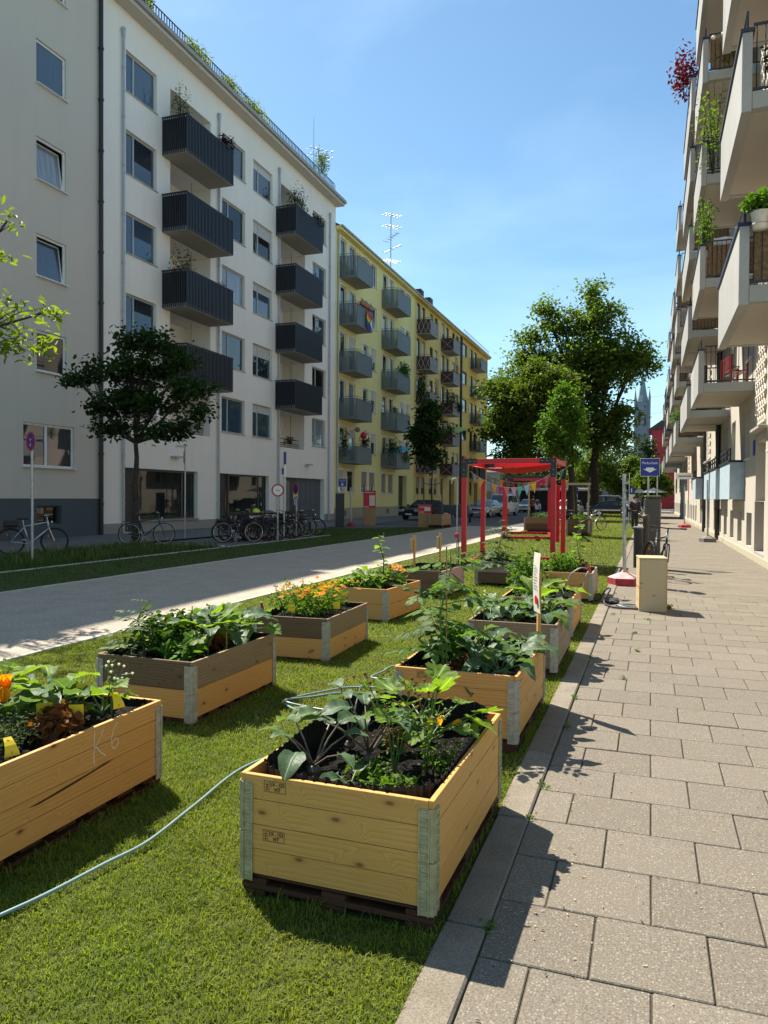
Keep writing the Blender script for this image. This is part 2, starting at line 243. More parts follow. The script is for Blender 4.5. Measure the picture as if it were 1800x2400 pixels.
# ---------------------------------------------------------------- mesh builder
class MB:
    def __init__(s): s.v = []; s.f = []; s.mi = []; s.uv = None
    def add(s, vs, fs, mi=0):
        o = len(s.v); s.v.extend([tuple(p) for p in vs]); s.f.extend([tuple(i+o for i in f) for f in fs]); s.mi.extend([mi]*len(fs)); return s
    def box(s, x0, x1, y0, y1, z0, z1, mi=0):
        return s.add([(x0, y0, z0), (x1, y0, z0), (x1, y1, z0), (x0, y1, z0), (x0, y0, z1), (x1, y0, z1), (x1, y1, z1), (x0, y1, z1)],
                     [(0, 3, 2, 1), (4, 5, 6, 7), (0, 1, 5, 4), (1, 2, 6, 5), (2, 3, 7, 6), (3, 0, 4, 7)], mi)
    def cbox(s, x0, x1, y0, y1, z0, z1, c=.004, mi=0):
        # box with chamfered edges
        bm = bmesh.new(); bmesh.ops.create_cube(bm, size=1)
        for v in bm.verts: v.co = Vector((x0+(x1-x0)*(v.co.x+.5), y0+(y1-y0)*(v.co.y+.5), z0+(z1-z0)*(v.co.z+.5)))
        bmesh.ops.bevel(bm, geom=list(bm.edges), offset=c, segments=1, affect='EDGES', profile=.5)
        bm.verts.index_update(); s.add([v.co for v in bm.verts], [[v.index for v in f.verts] for f in bm.faces], mi); bm.free(); return s
    def quad(s, a, b, c, d, mi=0): return s.add([a, b, c, d], [(0, 1, 2, 3)], mi)
    def tube(s, pts, r, n=8, mi=0, cap=True, closed=False):
        pts = [Vector(p) for p in pts]; N = len(pts); rs = r if isinstance(r, (list, tuple)) else [r]*N
        vs = []; prev = None
        for i, p in enumerate(pts):
            if closed: t = pts[(i+1) % N]-pts[i-1]
            else: t = (pts[min(i+1, N-1)]-pts[max(i-1, 0)])
            t = t.normalized() if t.length > 1e-9 else Vector((0, 0, 1))
            if prev is None:
                a = Vector((0, 0, 1)) if abs(t.z) < .9 else Vector((1, 0, 0)); x = t.cross(a).normalized()
            else:
                x = prev-t*prev.dot(t); x = x.normalized() if x.length > 1e-6 else t.orthogonal().normalized()
            prev = x; y = t.cross(x)
            for k in range(n):
                a = 2*math.pi*k/n; vs.append(p+(x*math.cos(a)+y*math.sin(a))*rs[i])
        fs = []
        for i in range(N if closed else N-1):
            j = (i+1) % N
            for k in range(n): fs.append((i*n+k, i*n+(k+1) % n, j*n+(k+1) % n, j*n+k))
        if cap and not closed: fs.append(tuple(reversed(range(n)))); fs.append(tuple((N-1)*n+k for k in range(n)))
        return s.add(vs, fs, mi)
    def cyl(s, p0, p1, r0, r1=None, n=12, mi=0): return s.tube([p0, p1], [r0, r0 if r1 is None else r1], n, mi)
    def lathe(s, prof, cx=0, cy=0, n=20, mi=0):
        vs = []; m = len(prof)
        for k in range(n):
            a = 2*math.pi*k/n
            for r, z in prof: vs.append((cx+r*math.cos(a), cy+r*math.sin(a), z))
        fs = [(k*m+i, ((k+1) % n)*m+i, ((k+1) % n)*m+i+1, k*m+i+1) for k in range(n) for i in range(m-1)]
        return s.add(vs, fs, mi)
    def prism(s, poly, axis, a, b_, mi=0):
        # poly: 2d points; axis 'x': (y,z) extruded a..b in x; 'y': (x,z); 'z': (x,y)
        def P(u, w, t): return {'x': (t, u, w), 'y': (u, t, w), 'z': (u, w, t)}[axis]
        n = len(poly); vs = [P(u, w, a) for u, w in poly]+[P(u, w, b_) for u, w in poly]
        ar = sum(poly[i][0]*poly[(i+1) % n][1]-poly[(i+1) % n][0]*poly[i][1] for i in range(n))
        fs = [tuple(range(n)), tuple(reversed(range(n, 2*n)))]+[(i, i+n, (i+1) % n+n, (i+1) % n) for i in range(n)]
        return s.add(vs, fs, mi)
    def mesh(s, name, mats, smooth=False):
        me = bpy.data.meshes.new(name); me.from_pydata(s.v, [], s.f); me.update()
        for m in (mats if isinstance(mats, (list, tuple)) else [mats]): me.materials.append(MATS[m])
        if any(s.mi): me.polygons.foreach_set('material_index', s.mi)
        bm = bmesh.new(); bm.from_mesh(me); bmesh.ops.recalc_face_normals(bm, faces=bm.faces); bm.to_mesh(me); bm.free()
        if smooth: me.polygons.foreach_set('use_smooth', [True]*len(me.polygons))
        return me
    def build(s, name, mats, parent=None, smooth=False, loc=None, rot=None): return ob(name, s.mesh(name, mats, smooth), parent, loc, rot)
def ob(name, data, parent=None, loc=None, rot=None, scale=None):
    o = bpy.data.objects.new(name, data); COL.objects.link(o)
    if parent: o.parent = parent
    if loc: o.location = loc
    if rot: o.rotation_euler = rot
    if scale: o.scale = scale if hasattr(scale, '__len__') else (scale,)*3
    return o
def tag(o, label=None, cat=None, group=None, kind=None):
    if label: o['label'] = label
    if cat: o['category'] = cat
    if group: o['group'] = group
    if kind: o['kind'] = kind
    return o
def thing(name, label, cat, loc=(0, 0, 0), rz=0, group=None, rot=None):
    o = ob(name, None, None, loc, rot or (0, 0, rz)); o.empty_display_size = .2; return tag(o, label, cat, group)
def struct(o): o['kind'] = 'structure'; return o
def stuff(o): o['kind'] = 'stuff'; return o
KIDS = {}
def copy_tree(o, loc=None, rz=None, label=None, group=None):
    kids = {}
    for c in bpy.data.objects:
        if c.parent: kids.setdefault(c.parent.name, []).append(c)
    def rec(a, parent):
        c = a.copy(); COL.objects.link(c)
        if parent: c.parent = parent
        for k in kids.get(a.name, []): rec(k, c)
        return c
    n = rec(o, None)
    if loc is not None: n.location = loc
    if rz is not None: n.rotation_euler = (0, 0, rz)
    if label: n['label'] = label
    if group: n['group'] = group
    return n
def text_mesh(txt, size, mat, extrude=.0006, align='CENTER'):
    cu = bpy.data.curves.new('lettering', 'FONT'); cu.body = txt; cu.size = size; cu.extrude = extrude; cu.align_x = align; cu.align_y = 'CENTER'; cu.resolution_u = 2
    o = bpy.data.objects.new('lettering', cu); COL.objects.link(o)
    me = bpy.data.meshes.new_from_object(o.evaluated_get(bpy.context.evaluated_depsgraph_get())); bpy.data.objects.remove(o); bpy.data.curves.remove(cu)
    me.materials.clear(); me.materials.append(MATS[mat]); return me
def text(parent, name, txt, size, mat, loc, rot, sx=1):
    me = text_mesh(txt, size, mat); o = ob(name, me, parent, loc, rot); o.scale = (sx, 1, 1); return o
def np_mesh(name, V, F, mat, smooth=False):
    me = bpy.data.meshes.new(name); k = F.shape[1]
    me.vertices.add(len(V)); me.vertices.foreach_set('co', V.astype(np.float32).ravel())
    me.loops.add(F.size); me.loops.foreach_set('vertex_index', F.astype(np.int32).ravel())
    me.polygons.add(len(F)); me.polygons.foreach_set('loop_start', np.arange(0, F.size, k, dtype=np.int32)); me.polygons.foreach_set('loop_total', np.full(len(F), k, dtype=np.int32))
    me.update(calc_edges=True); me.materials.append(MATS[mat]); return me
# ================================================================ ground
def sheet(name, x0, x1, y0, y1, z, mat, n=1, poly=None):
    m = MB()
    if poly: m.add([(x, y, z) for x, y in poly], [tuple(range(len(poly)))])
    else: m.quad((x0, y0, z), (x1, y0, z), (x1, y1, z), (x0, y1, z))
    return struct(m.build(name, mat))
sheet('ground', -900, 900, -60, 1600, -.03, 'earth')
sheet('road', -15.2, -5.9, 41.5, 190, -.004, 'asphalt')
sheet('gravel_path', -9.72, -5.78, -4, 41.5, 0, 'gravel')
sheet('lawn', -5.72, -.70, -2, 46, 0, 'lawn_soil')
sheet('lawn', 0, 0, 0, 0, 0, 'lawn_soil', poly=[(-12.3, -3), (-9.78, -3), (-9.78, 38.9), (-11.2, 39.2), (-13.4, 37.4), (-15.2, 35.2), (-15.2, 28.6), (-12.3, 28.4)])
sheet('verge', -15.6, -12.36, -3, 20.3, 0, 'rough_soil')
sheet('parking_bay', -16.2, -12.36, 20.36, 28.4, 0, 'bike_ground')
sheet('pavement', -20.8, -15.66, -3, 110, .0, 'side_paving')
sheet('median', -5.72, -.70, 46.02, 110, 0, 'rough_soil')
def edging(x, y0, y1, w=.06, n=1.0):
    k = int((y1-y0)/n); m = MB()
    for i in range(k): m.cbox(x-w/2, x+w/2, y0+i*n+.004, y0+(i+1)*n-.004, -.06, .022+rnd.uniform(-.003, .003), .005)
    return struct(m.build('edging', 'edging'))
edging(-5.75, -3, 44); edging(-9.75, -3, 41); edging(-12.33, -3, 20.3); edging(-12.33, 20.4, 28.4)
m = MB(); m.cbox(-14.9, -12.4, 20.2, 20.42, -.05, .06, .01); struct(m.build('edging', 'edging'))
# right-hand pavement: joint bed, kerbstones, slabs
bed = sheet('pavement', -.70, 2.6, -1, 112, -.009, 'joint_sand')
struct(bed)
slab_cache = {}
def slab_mesh(w, l):
    k = (round(w, 3), round(l, 3))
    if k not in slab_cache: slab_cache[k] = MB().cbox(-w/2, w/2, -l/2, l/2, -.05, 0, .004).mesh('slab', 'slab')
    return slab_cache[k]
slabs = []
PY = .395; y = 2.54-PY*5; row = 0
while y < 46:
    xs = [-.54]; x = -.17 if row % 2 else -.36
    while x < 2.55: xs.append(x); x += .386
    xs.append(2.6)
    for a, b_ in zip(xs[:-1], xs[1:]):
        if b_-a > .05: slabs.append((a, b_, y))
    y += PY; row += 1
def inframe(p, mar=.06):
    d = Vector(p)-cam.location; z = d.dot(fwd)
    if z < .3: return False
    return abs(d.dot(r_)/z) < 900/1769*(1+mar) and abs(d.dot(u_)/z) < 1200/1769*(1+mar)
slabs.sort(key=lambda s: (0 if inframe(((s[0]+s[1])/2, s[2]+.2, 0), .2) else 1, s[2]))
far = MB(); cnt = 0
for a, b_, y in slabs:
    g = .0035; w = b_-a-2*g; l = PY-2*g; z = rnd.uniform(-.002, .0015)
    if cnt < 298:
        o = ob('paving_slab', slab_mesh(w, l), bed, ((a+b_)/2, y+PY/2, z), (rnd.gauss(0, .0035), rnd.gauss(0, .0035), rnd.gauss(0, .003))); cnt += 1
    else: g = .0055; far.box(a+g, b_-g, y+g, y+PY-g, -.05, z)
stuff(far.build('paving_slab', 'slab', bed))
o = sheet('pavement', -.54, 2.6, y+PY*5, 112, -.003, 'slab')
kb = MB().cbox(-.078, .078, -.495, .495, -.2, .012, .008).mesh('kerbstone', 'kerbstone'); kfar = MB()
for i in range(100):
    y = 1.55+i*1.0-.35
    if y < 46: ob('kerbstone', kb, bed, (-.621+rnd.gauss(0, .002), y, rnd.uniform(-.004, .004)), (0, 0, rnd.gauss(0, .003)))
    else: kfar.box(-.70, -.545, y-.495, y+.495, -.1, .012)
stuff(kfar.build('kerbstone', 'kerbstone', bed))
# ---------------------------------------------------------------- grass
PLANTERS = []   # (x0,x1,y0,y1) footprints, filled below
npr = np.random.default_rng(3)
def blades(name, rects, dens, h, w, mat, avoid=(), lean=.5, clump=0, label=None, poly=None):
    P = []
    for x0, x1, y0, y1 in rects:
        n = int((x1-x0)*(y1-y0)*dens); p = npr.random((n, 2))*[x1-x0, y1-y0]+[x0, y0]; P.append(p)
    P = np.concatenate(P)
    keep = np.ones(len(P), bool)
    for a0, a1, b0, b1 in avoid: keep &= ~((P[:, 0] > a0) & (P[:, 0] < a1) & (P[:, 1] > b0) & (P[:, 1] < b1))
    f = np.sin(P[:, 0]*5.1+1.3*np.sin(P[:, 1]*3.7))*np.sin(P[:, 1]*4.3+1.1*np.sin(P[:, 0]*2.9))
    f2 = np.sin(P[:, 0]*17+2*np.sin(P[:, 1]*11+1))*np.sin(P[:, 1]*15+2*np.sin(P[:, 0]*9)); f3 = np.sin(P[:, 0]*41+2*np.sin(P[:, 1]*27))*np.sin(P[:, 1]*37+2*np.sin(P[:, 0]*31)); f = (.5*f+.55*f2+.45*f3).clip(-1, 1)
    keep &= npr.random(len(P)) < .80+.25*f
    P = P[keep]; f = f[keep]; n = len(P)
    hh = h*(.55+.75*npr.random(n))*(1+.38*f); a = npr.random(n)*2*np.pi; ww = w*(.7+.6*npr.random(n))
    dx = np.cos(a); dy = np.sin(a); la = a+np.pi/2+npr.normal(0, .5, n); ln = lean*npr.random(n)**.8*hh*1.6
    lx = np.cos(la)*ln; ly = np.sin(la)*ln; z0 = np.full(n, -.004)
    V = np.zeros((n, 5, 3))
    V[:, 0] = np.c_[P[:, 0]-dx*ww, P[:, 1]-dy*ww, z0]; V[:, 1] = np.c_[P[:, 0]+dx*ww, P[:, 1]+dy*ww, z0]
    V[:, 2] = np.c_[P[:, 0]-dx*ww*.8+lx*.35, P[:, 1]-dy*ww*.8+ly*.35, hh*.6]; V[:, 3] = np.c_[P[:, 0]+dx*ww*.8+lx*.35, P[:, 1]+dy*ww*.8+ly*.35, hh*.6]
    V[:, 4] = np.c_[P[:, 0]+lx, P[:, 1]+ly, hh*(1-.35*ln/np.maximum(hh*1.6, 1e-4))]
    F = np.array([[0, 1, 2], [1, 3, 2], [2, 3, 4]])[None]+np.arange(n)[:, None, None]*5
    o = ob(name, np_mesh(name, V.reshape(-1, 3), F.reshape(-1, 3), mat)); stuff(o); return o
FOOT = [(-1.51, -.71, 2.60, 3.80), (-3.3, -2.5, 2.27, 3.47), (-1.54, -.74, 4.72, 5.92), (-3.72, -2.92, 4.4, 5.6), (-3.7, -2.9, 6.6, 7.8)]
blades('grass', [(-4.3, -.70, 1.55, 4.2)], 19000, .025, .0019, 'grass', FOOT, .95)
blades('grass', [(-5.72, -.70, 4.2, 8)], 7000, .026, .0026, 'grass', FOOT, .9)
blades('grass', [(-5.72, -.70, 8, 16)], 2000, .032, .0042, 'grass', [], .85)
blades('grass', [(-5.72, -.70, 16, 45)], 260, .04, .009, 'grass', [], .8)
blades('grass', [(-3.4, -.70, 1.55, 7)], 220, .034, .0016, 'grass_dry', FOOT, 1.1)
blades('grass', [(-12.3, -9.78, 6, 38), (-15.1, -12.3, 28.6, 35)], 300, .032, .008, 'grass_dark', [], .8)
blades('grass', [(-15.5, -12.38, 8, 20.2)], 420, .16, .007, 'grass_dark', [], .9)
blades('grass', [(-15.5, -12.38, 8, 20.2)], 45, .26, .007, 'grass_dry', [], .9)
blades('grass', [(-5.7, -.75, 46, 95)], 60, .10, .014, 'grass', [], .8)
for a0, a1, b0, b1 in FOOT: blades('grass', [(a0-.05, a1+.05, b0-.06, b0+.01), (a0-.05, a1+.05, b1-.01, b1+.05), (a0-.06, a0+.01, b0, b1), (a1-.01, min(a1+.05, -.70), b0, b1)], 2600, .05, .0022, 'grass', [], .8)
blades('grass', [(-.715, -.69, 1.6, 14)], 900, .035, .002, 'grass', [], .9)
# ================================================================ buildings
def wb(mb, name, mats, root, smooth=False): return mb.build(name, mats, root, smooth, -root.location)
def wall_x(mb, X, s, y0, y1, z0, z1, holes, depth=.16, mi=0, ri=None):
    """wall sheet at x=X facing s (+1/-1) with rectangular openings and their reveals; holes (ya,yb,za,zb[,depth])"""
    ys = sorted({y0, y1, *[h[0] for h in holes], *[h[1] for h in holes]}); zs = sorted({z0, z1, *[h[2] for h in holes], *[h[3] for h in holes]})
    for i in range(len(ys)-1):
        for j in range(len(zs)-1):
            cy, cz = (ys[i]+ys[i+1])/2, (zs[j]+zs[j+1])/2
            if any(h[0] < cy < h[1] and h[2] < cz < h[3] for h in holes): continue
            mb.quad((X, ys[i], zs[j]), (X, ys[i+1], zs[j]), (X, ys[i+1], zs[j+1]), (X, ys[i], zs[j+1]), mi)
    for h in holes:
        d = h[4] if len(h) > 4 else depth; a, b_, c, e = h[:4]; X2 = X-s*d; r = mi if ri is None else ri
        mb.quad((X, a, c), (X2, a, c), (X2, a, e), (X, a, e), r); mb.quad((X, b_, c), (X2, b_, c), (X2, b_, e), (X, b_, e), r)
        mb.quad((X, a, c), (X, b_, c), (X2, b_, c), (X2, a, c), r); mb.quad((X, a, e), (X, b_, e), (X2, b_, e), (X2, a, e), r)
    return mb
WC = {}
def window_meshes(w, h, frame, split, fw=.07, tilt=False):
    k = (round(w, 2), round(h, 2), frame, split, fw, tilt)
    if k in WC: return WC[k]
    f = MB(); t = .05
    f.box(-t, 0, -w/2, w/2, 0, fw); f.box(-t, 0, -w/2, w/2, h-fw, h); f.box(-t, 0, -w/2, -w/2+fw, fw, h-fw); f.box(-t, 0, w/2-fw, w/2, fw, h-fw)
    p = MB(); tb, tt = (-.05, -.23) if tilt else (-.03, -.03)
    if split:
        c = -w/2+w*split; f.box(-t, .004, c-fw*.6, c+fw*.6, fw, h-fw)
        p.quad((tb, -w/2+fw, fw), (tb, c-fw*.6, fw), (tt, c-fw*.6, h-fw), (tt, -w/2+fw, h-fw)); p.quad((-.032, c+fw*.6, fw), (-.032, w/2-fw, fw), (-.026, w/2-fw, h-fw), (-.026, c+fw*.6, h-fw))
    else: p.quad((tb, -w/2+fw, fw), (tb, w/2-fw, fw), (tt, w/2-fw, h-fw), (tt, -w/2+fw, h-fw))
    if tilt:
        a, b_ = (-w/2+fw, (c-fw*.6 if split else w/2-fw)); g = .045
        for (y0, y1, z0, z1) in ((a, a+g, fw, h-fw), (b_-g, b_, fw, h-fw)): f.add([(-.06, y0, z0), (-.06, y1, z0), (-.26, y1, z1), (-.26, y0, z1), (-.02, y0, z0), (-.02, y1, z0), (-.22, y1, z1), (-.22, y0, z1)], [(0, 1, 2, 3), (4, 7, 6, 5), (0, 4, 5, 1), (3, 2, 6, 7), (0, 3, 7, 4), (1, 5, 6, 2)])
        f.box(-.26, -.22, a, b_, h-fw-.05, h-fw)
    s = MB().cbox(-.02, .19, -w/2-.04, w/2+.04, -.03, .0, .004)
    WC[k] = (f.mesh('window', frame), p, s.mesh('sill', 'frame_grey' if frame != 'frame_white' else 'frame_white'))
    return WC[k]
PC = {}
def window(root, x, s, ya, yb, za, zb, frame='frame_white', glass='glass', split=0, rec=.13, sill=True, fw=.07, tilt=False, blind=0):
    w, h = yb-ya, zb-za; fm, p, sm = window_meshes(w, h, frame, split, fw, tilt)
    k = (id(p), glass)
    if k not in PC: PC[k] = p.mesh('pane', glass)
    o = ob('window', fm, root, Vector((x-s*rec, (ya+yb)/2, za))-root.location, (0, 0, 0 if s > 0 else math.pi))
    ob('pane', PC[k], o)
    if sill: ob('sill', sm, o)
    if blind: MB().box(-.024, -.012, -w/2+fw, w/2-fw, h-fw-(h-2*fw)*blind, h-fw).build('blind', 'blind', o)
    return o
def pick_glass(): return rnd.choices(['glass', 'glass_blue', 'glass_curtain', 'glass_dark'], [5, 3, 2, 2])[0]
def downpipe(root, x, y, z0, z1, mat, r=.055, head=True):
    m = MB(); m.cyl((x, y, z0), (x, y, z1), r, None, 10)
    if head: m.cyl((x, y, z1), (x, y, z1+.35), r*1.25, r*1.7, 10)
    z = z0+1.2
    while z < z1: m.cyl((x, y, z), (x, y, z+.07), r*1.3, None, 10); z += 2.0
    return wb(m, 'downpipe', mat, root)
def body(mb, x0, x1, y0, y1, z1, mi=0, z0=0):
    # back, ends and top of a building block, street face left open
    mb.quad((x0, y0, z0), (x1, y0, z0), (x1, y0, z1), (x0, y0, z1), mi); mb.quad((x0, y1, z0), (x1, y1, z0), (x1, y1, z1), (x0, y1, z1), mi)
    mb.quad((x0, y0, z0), (x0, y1, z0), (x0, y1, z1), (x0, y0, z1), mi); mb.quad((x0, y0, z1), (x1, y0, z1), (x1, y1, z1), (x0, y1, z1), mi)
FX = -20.8
# ---- grey house at the left edge
g = thing('apartment_house', 'grey rendered apartment house with dark plinth at the left edge', 'apartment house', (FX, 14, 0))
holes = []; wins = []
for i, (za, zb) in enumerate([(19.75, 21.3), (16.28, 17.85), (12.87, 14.4), (9.43, 10.95), (6.03, 7.5)]):
    for y in (21.47, 16.2, 11): holes.append((y, y+1.47, za, zb)); wins.append((y, y+1.47, za, zb, 0, i in (2, 3)))
holes.append((20.84, 23.35, 2.58, 4.16)); wins.append((20.84, 23.35, 2.58, 4.16, .45, False))
holes.append((13, 15.5, 2.58, 4.16)); wins.append((13, 15.5, 2.58, 4.16, .45, False))
m = MB(); wall_x(m, FX, 1, 6, 24.88, 1.45, 23.35, holes); body(m, FX-11, FX, 6, 24.88, 23.35); wb(m, 'wall', 'plaster_grey', g)
m = MB(); wall_x(m, FX+.03, 1, 6, 24.86, 0, 1.44, [(21.46, 22.65, .5, 1.18)], .2); m.quad((FX+.03, 6, 1.44), (FX+.03, 24.86, 1.44), (FX, 24.86, 1.44), (FX, 6, 1.44)); wb(m, 'plinth', 'plinth_dark', g)
for n_, w in enumerate(wins):
    gl = ['glass_blue', 'glass_curtain', 'glass_blue', 'glass_dark'][n_ // 3 - 1] if 2 < n_ < 15 else 'glass'
    window(g, FX, 1, *w[:4], 'frame_white', gl, w[4], .07, True, .085, w[5])
window(g, FX, 1, 21.46, 22.65, .5, 1.18, 'frame_dark', 'glass_dark', .5, .15, False)
downpipe(g, FX+.12, 24.72, .0, 23.2, 'downpipe_black', .085, False)
# ---- white house with dark balconies
w_ = thing('apartment_house', 'white five-storey apartment house with dark barred balconies and shop windows', 'apartment house', (FX, 36.8, 0))
holes = []; wins = []
zr = [(18.45, 20.15), (15.05, 16.87), (11.75, 13.46), (8.3, 10.08), (4.9, 6.73)]
for i, (za, zb) in enumerate(zr):
    for (ya, yb, sp) in ((26.36, 28.45, .3), (33.87, 36.2, .32), (37.07, 39.32, .32), (44.85, 47.0, .35)):
        holes.append((ya, yb, za, zb)); wins.append((ya, yb, za, zb, sp))
    for ya in (29.45, 40.35): holes.append((ya, ya+3.35, za-1.55 if i < 4 else za-.35, zb-.05, 1.5))   # loggias
shops = [(26.3, 31.72, .02, 2.76), (33.72, 39.0, .02, 2.76), (41.16, 46.9, .02, 2.76)]
for s_ in shops: holes.append((*s_, .35))
m = MB(); wall_x(m, FX, 1, 24.9, 48.6, 0, 21.75, holes, .16); body(m, FX-11, FX, 24.9, 48.6, 21.75)
for za, zb in zr:
    for ya in (29.45, 40.35): m.quad((FX-1.5, ya, za-1.6), (FX-1.5, ya+3.35, za-1.6), (FX-1.5, ya+3.35, zb), (FX-1.5, ya, zb))
wb(m, 'wall', 'plaster_white', w_)
for a, b_ in ((24.9, 26.3), (31.72, 33.72), (39.0, 41.16), (46.9, 48.6)): wb(MB().box(FX-.01, FX+.015, a+.01, b_-.01, 0, .42), 'plinth', 'plinth_grey', w_)
for a, b_ in ((27.4, 31.7), (34.8, 39)): wb(MB().box(FX-.01, FX+.015, a, b_, 0, .44), 'plinth', 'plinth_grey', w_)
for n_, w in enumerate(wins): window(w_, FX, 1, *w[:4], 'frame_grey', ['glass_blue', 'glass_blue', 'glass', 'glass', 'glass_blue', 'glass_dark', 'glass', 'glass_curtain', 'glass_dark', 'glass'][(n_*3) % 10], w[4], .12, True, .075, (n_ % 5) == 1, [0, 0, .22, 0, 0, 0, .35, 0][n_ % 8])
for i, (za, zb) in enumerate(zr):      # loggia glazing, pipe and dark doors
    for ya in (29.45, 40.35): window(w_, FX-1.45, 1, ya+.15, ya+2.0, za-1.5, zb-.2, 'frame_grey', ['glass_dark', 'glass', 'glass_curtain'][i % 3], .5, .0, False, .08); wb(MB().cyl((FX-.5, ya+2.45, za-1.5), (FX-.5, ya+2.45, zb), .035, None, 8), 'pipe', 'zinc', w_)
def interior(root, ya, yb, z1, X, depth=3.2):
    m = MB(); m.quad((X-depth, ya, 0), (X-depth, yb, 0), (X-depth, yb, z1), (X-depth, ya, z1)); m.quad((X, ya, 0), (X-depth, ya, 0), (X-depth, ya, z1), (X, ya, z1)); m.quad((X, yb, 0), (X-depth, yb, 0), (X-depth, yb, z1), (X, yb, z1)); m.quad((X, ya, z1), (X-depth, ya, z1), (X-depth, yb, z1), (X, yb, z1)); m.quad((X, ya, .05), (X-depth, ya, .05), (X-depth, yb, .05), (X, yb, .05))
    return m
b = NB('shop_glass'); b.base((.02, .03, .03)).rough(.02); b.p.inputs['IOR'].default_value = 1.8; tr = b.node('ShaderNodeBsdfTransparent'); tr.inputs[0].default_value = (.55, .62, .6, 1); ms = b.node('ShaderNodeMixShader'); ms.inputs[0].default_value = .5; b.l(b.p.outputs[0], ms.inputs[1]); b.l(tr.outputs[0], ms.inputs[2]); b.l(ms.outputs[0], b.out.inputs[0])
for a, b_, z0, z1 in shops[:2]:
    d = MB(); d.box(FX-.35, FX-.28, a, a+.12, .02, z1); d.box(FX-.35, FX-.28, a+1.0, a+1.14, .02, z1); d.box(FX-.35, FX-.28, a, a+1.14, z1-.1, z1); d.box(FX-.34, FX-.3, a+.12, a+1.0, .02, z1-.1)
    do = wb(d, 'shop_door', 'frame_dark', w_); wb(MB().cyl((FX-.2, a+.9, .8), (FX-.2, a+.9, 1.9), .02, None, 8), 'handle', 'stake', w_)
    wi = MB(); X = FX-.2; wi.box(X-.06, X, a+1.14, b_, .44, .56); wi.box(X-.06, X, a+1.14, b_, z1-.1, z1)
    for yy in (a+1.14, a+4.35, b_-.09): wi.box(X-.06, X, yy, yy+.09, .56, z1-.1)
    wo_ = wb(wi, 'shop_window', 'bronze', w_); p = MB(); p.quad((X-.03, a+1.2, .5), (X-.03, b_, .5), (X-.03, b_, z1-.05), (X-.03, a+1.2, z1-.05)); p.build('pane', 'shop_glass', wo_)
    MB().box(X-.05, FX+.1, a+1.15, b_-.01, .445, .5).build('sill', 'plinth_grey', wo_)
    wb(interior(w_, a, b_, z1, FX-.35), 'shop_interior', 'plinth_grey', w_)
a, b_, z0, z1 = shops[2]
m = MB(); m.box(FX-.35, FX-.3, a+1.9, b_, .02, z1)
for k in range(1, 5): m.box(FX-.3, FX-.285, a+1.9+k*.77-.02, a+1.9+k*.77+.02, .05, z1-.02)
wb(m, 'garage_gate', 'gate_grey', w_)
m = MB(); m.box(FX-.35, FX-.27, a, a+1.9, .02, z1); wb(m, 'door', 'frame_dark', w_); m = MB(); m.box(FX-.27, FX-.262, a+.2, a+1.0, .3, z1-.2); wb(m, 'door_pane', 'glass_curtain', w_)
# balconies of the white house
def bar_balcony(root, X, ya, yb, zb, zt, depth=1.28):
    sl = MB(); sl.cbox(X-.06, X+depth, ya, yb, zb-.02, zb+.16, .01); so_ = wb(sl, 'balcony', 'concrete', root)
    r = MB(); n = int((yb-ya)/.115)
    for k in range(n+1):
        y = ya+(yb-ya)*k/n; r.box(X+depth-.005, X+depth+.035, y-.027, y+.027, zb+.0, zt)
    for yy in (ya, yb):
        n2 = int(depth/.115)
        for k in range(n2): x = X+.06+(depth-.06)*k/n2; r.box(x-.027, x+.027, yy-.02+(-.015 if yy == ya else .015), yy+.02+(-.015 if yy == ya else .015), zb, zt)
    stuff(r.build('railing_bar', 'rail_dark', so_))
    h = MB(); h.box(X, X+depth+.05, ya-.05, ya+.01, zt, zt+.05); h.box(X, X+depth+.05, yb-.01, yb+.05, zt, zt+.05); h.box(X+depth-.02, X+depth+.05, ya+.01, yb-.01, zt, zt+.05)
    h.box(X+.02, X+depth-.03, ya+.04, ya+.05, zb+.18, zt-.05); h.box(X+depth-.035, X+depth-.02, ya+.05, yb-.05, zb+.18, zt-.06); h.build('handrail', 'rail_dark', so_); return so_
for ya, yb in ((28.85, 32.75), (39.75, 43.5)):
    for zb in (16.82, 13.42, 10.02, 6.72): bar_balcony(w_, FX, ya, yb, zb, zb+1.62)
    m = MB(); m.box(FX-.4, FX-.36, ya+.7, ya+3.9, 4.75, 4.78)
    for k in range(3): m.box(FX-.4, FX-.37, ya+.62, ya+3.94, 4.6+k*.25, 4.64+k*.25)
    wb(m, 'parapet_rail', 'rail_dark', w_)
for y, z0 in ((26.1, 0), (33.45, 0), (40.05, 0), (47.45, 0)): downpipe(w_, FX+.1, y, z0, 20.5, 'downpipe_zinc')
m = MB(); m.box(FX-.05, -20.2, 24.85, 48.75, 21.7, 21.98); wb(m, 'eaves', 'soffit', w_)
m = MB(); m.box(-20.22, -20.06, 24.86, 48.8, 21.86, 22.06); wb(m, 'gutter', 'gutter', w_)
m = MB(); m.add([(-20.3, 24.9, 21.99), (-20.3, 48.7, 21.99), (-21.1, 48.7, 23.0), (-21.1, 24.9, 23.0)], [(0, 1, 2, 3)]); m.box(-31, -21.1, 24.9, 48.7, 21.75, 22.99); wb(m, 'roof', 'roof_tile', w_)
m = MB()
for k in range(120): y = 25+k*.2; m.box(-20.98, -20.95, y, y+.035, 22.8, 23.3)
m.box(-20.985, -20.945, 25, 48.7, 23.3, 23.34); stuff(wb(m, 'roof_railing', 'rail_dark', w_))
m = MB(); m.box(FX, FX+.28, 29.5, 30.1, 3.35, 3.42); m.box(FX, FX+.3, 43.8, 44.4, 3.6, 3.68); wb(m, 'wall_lamp', 'frame_grey', w_)
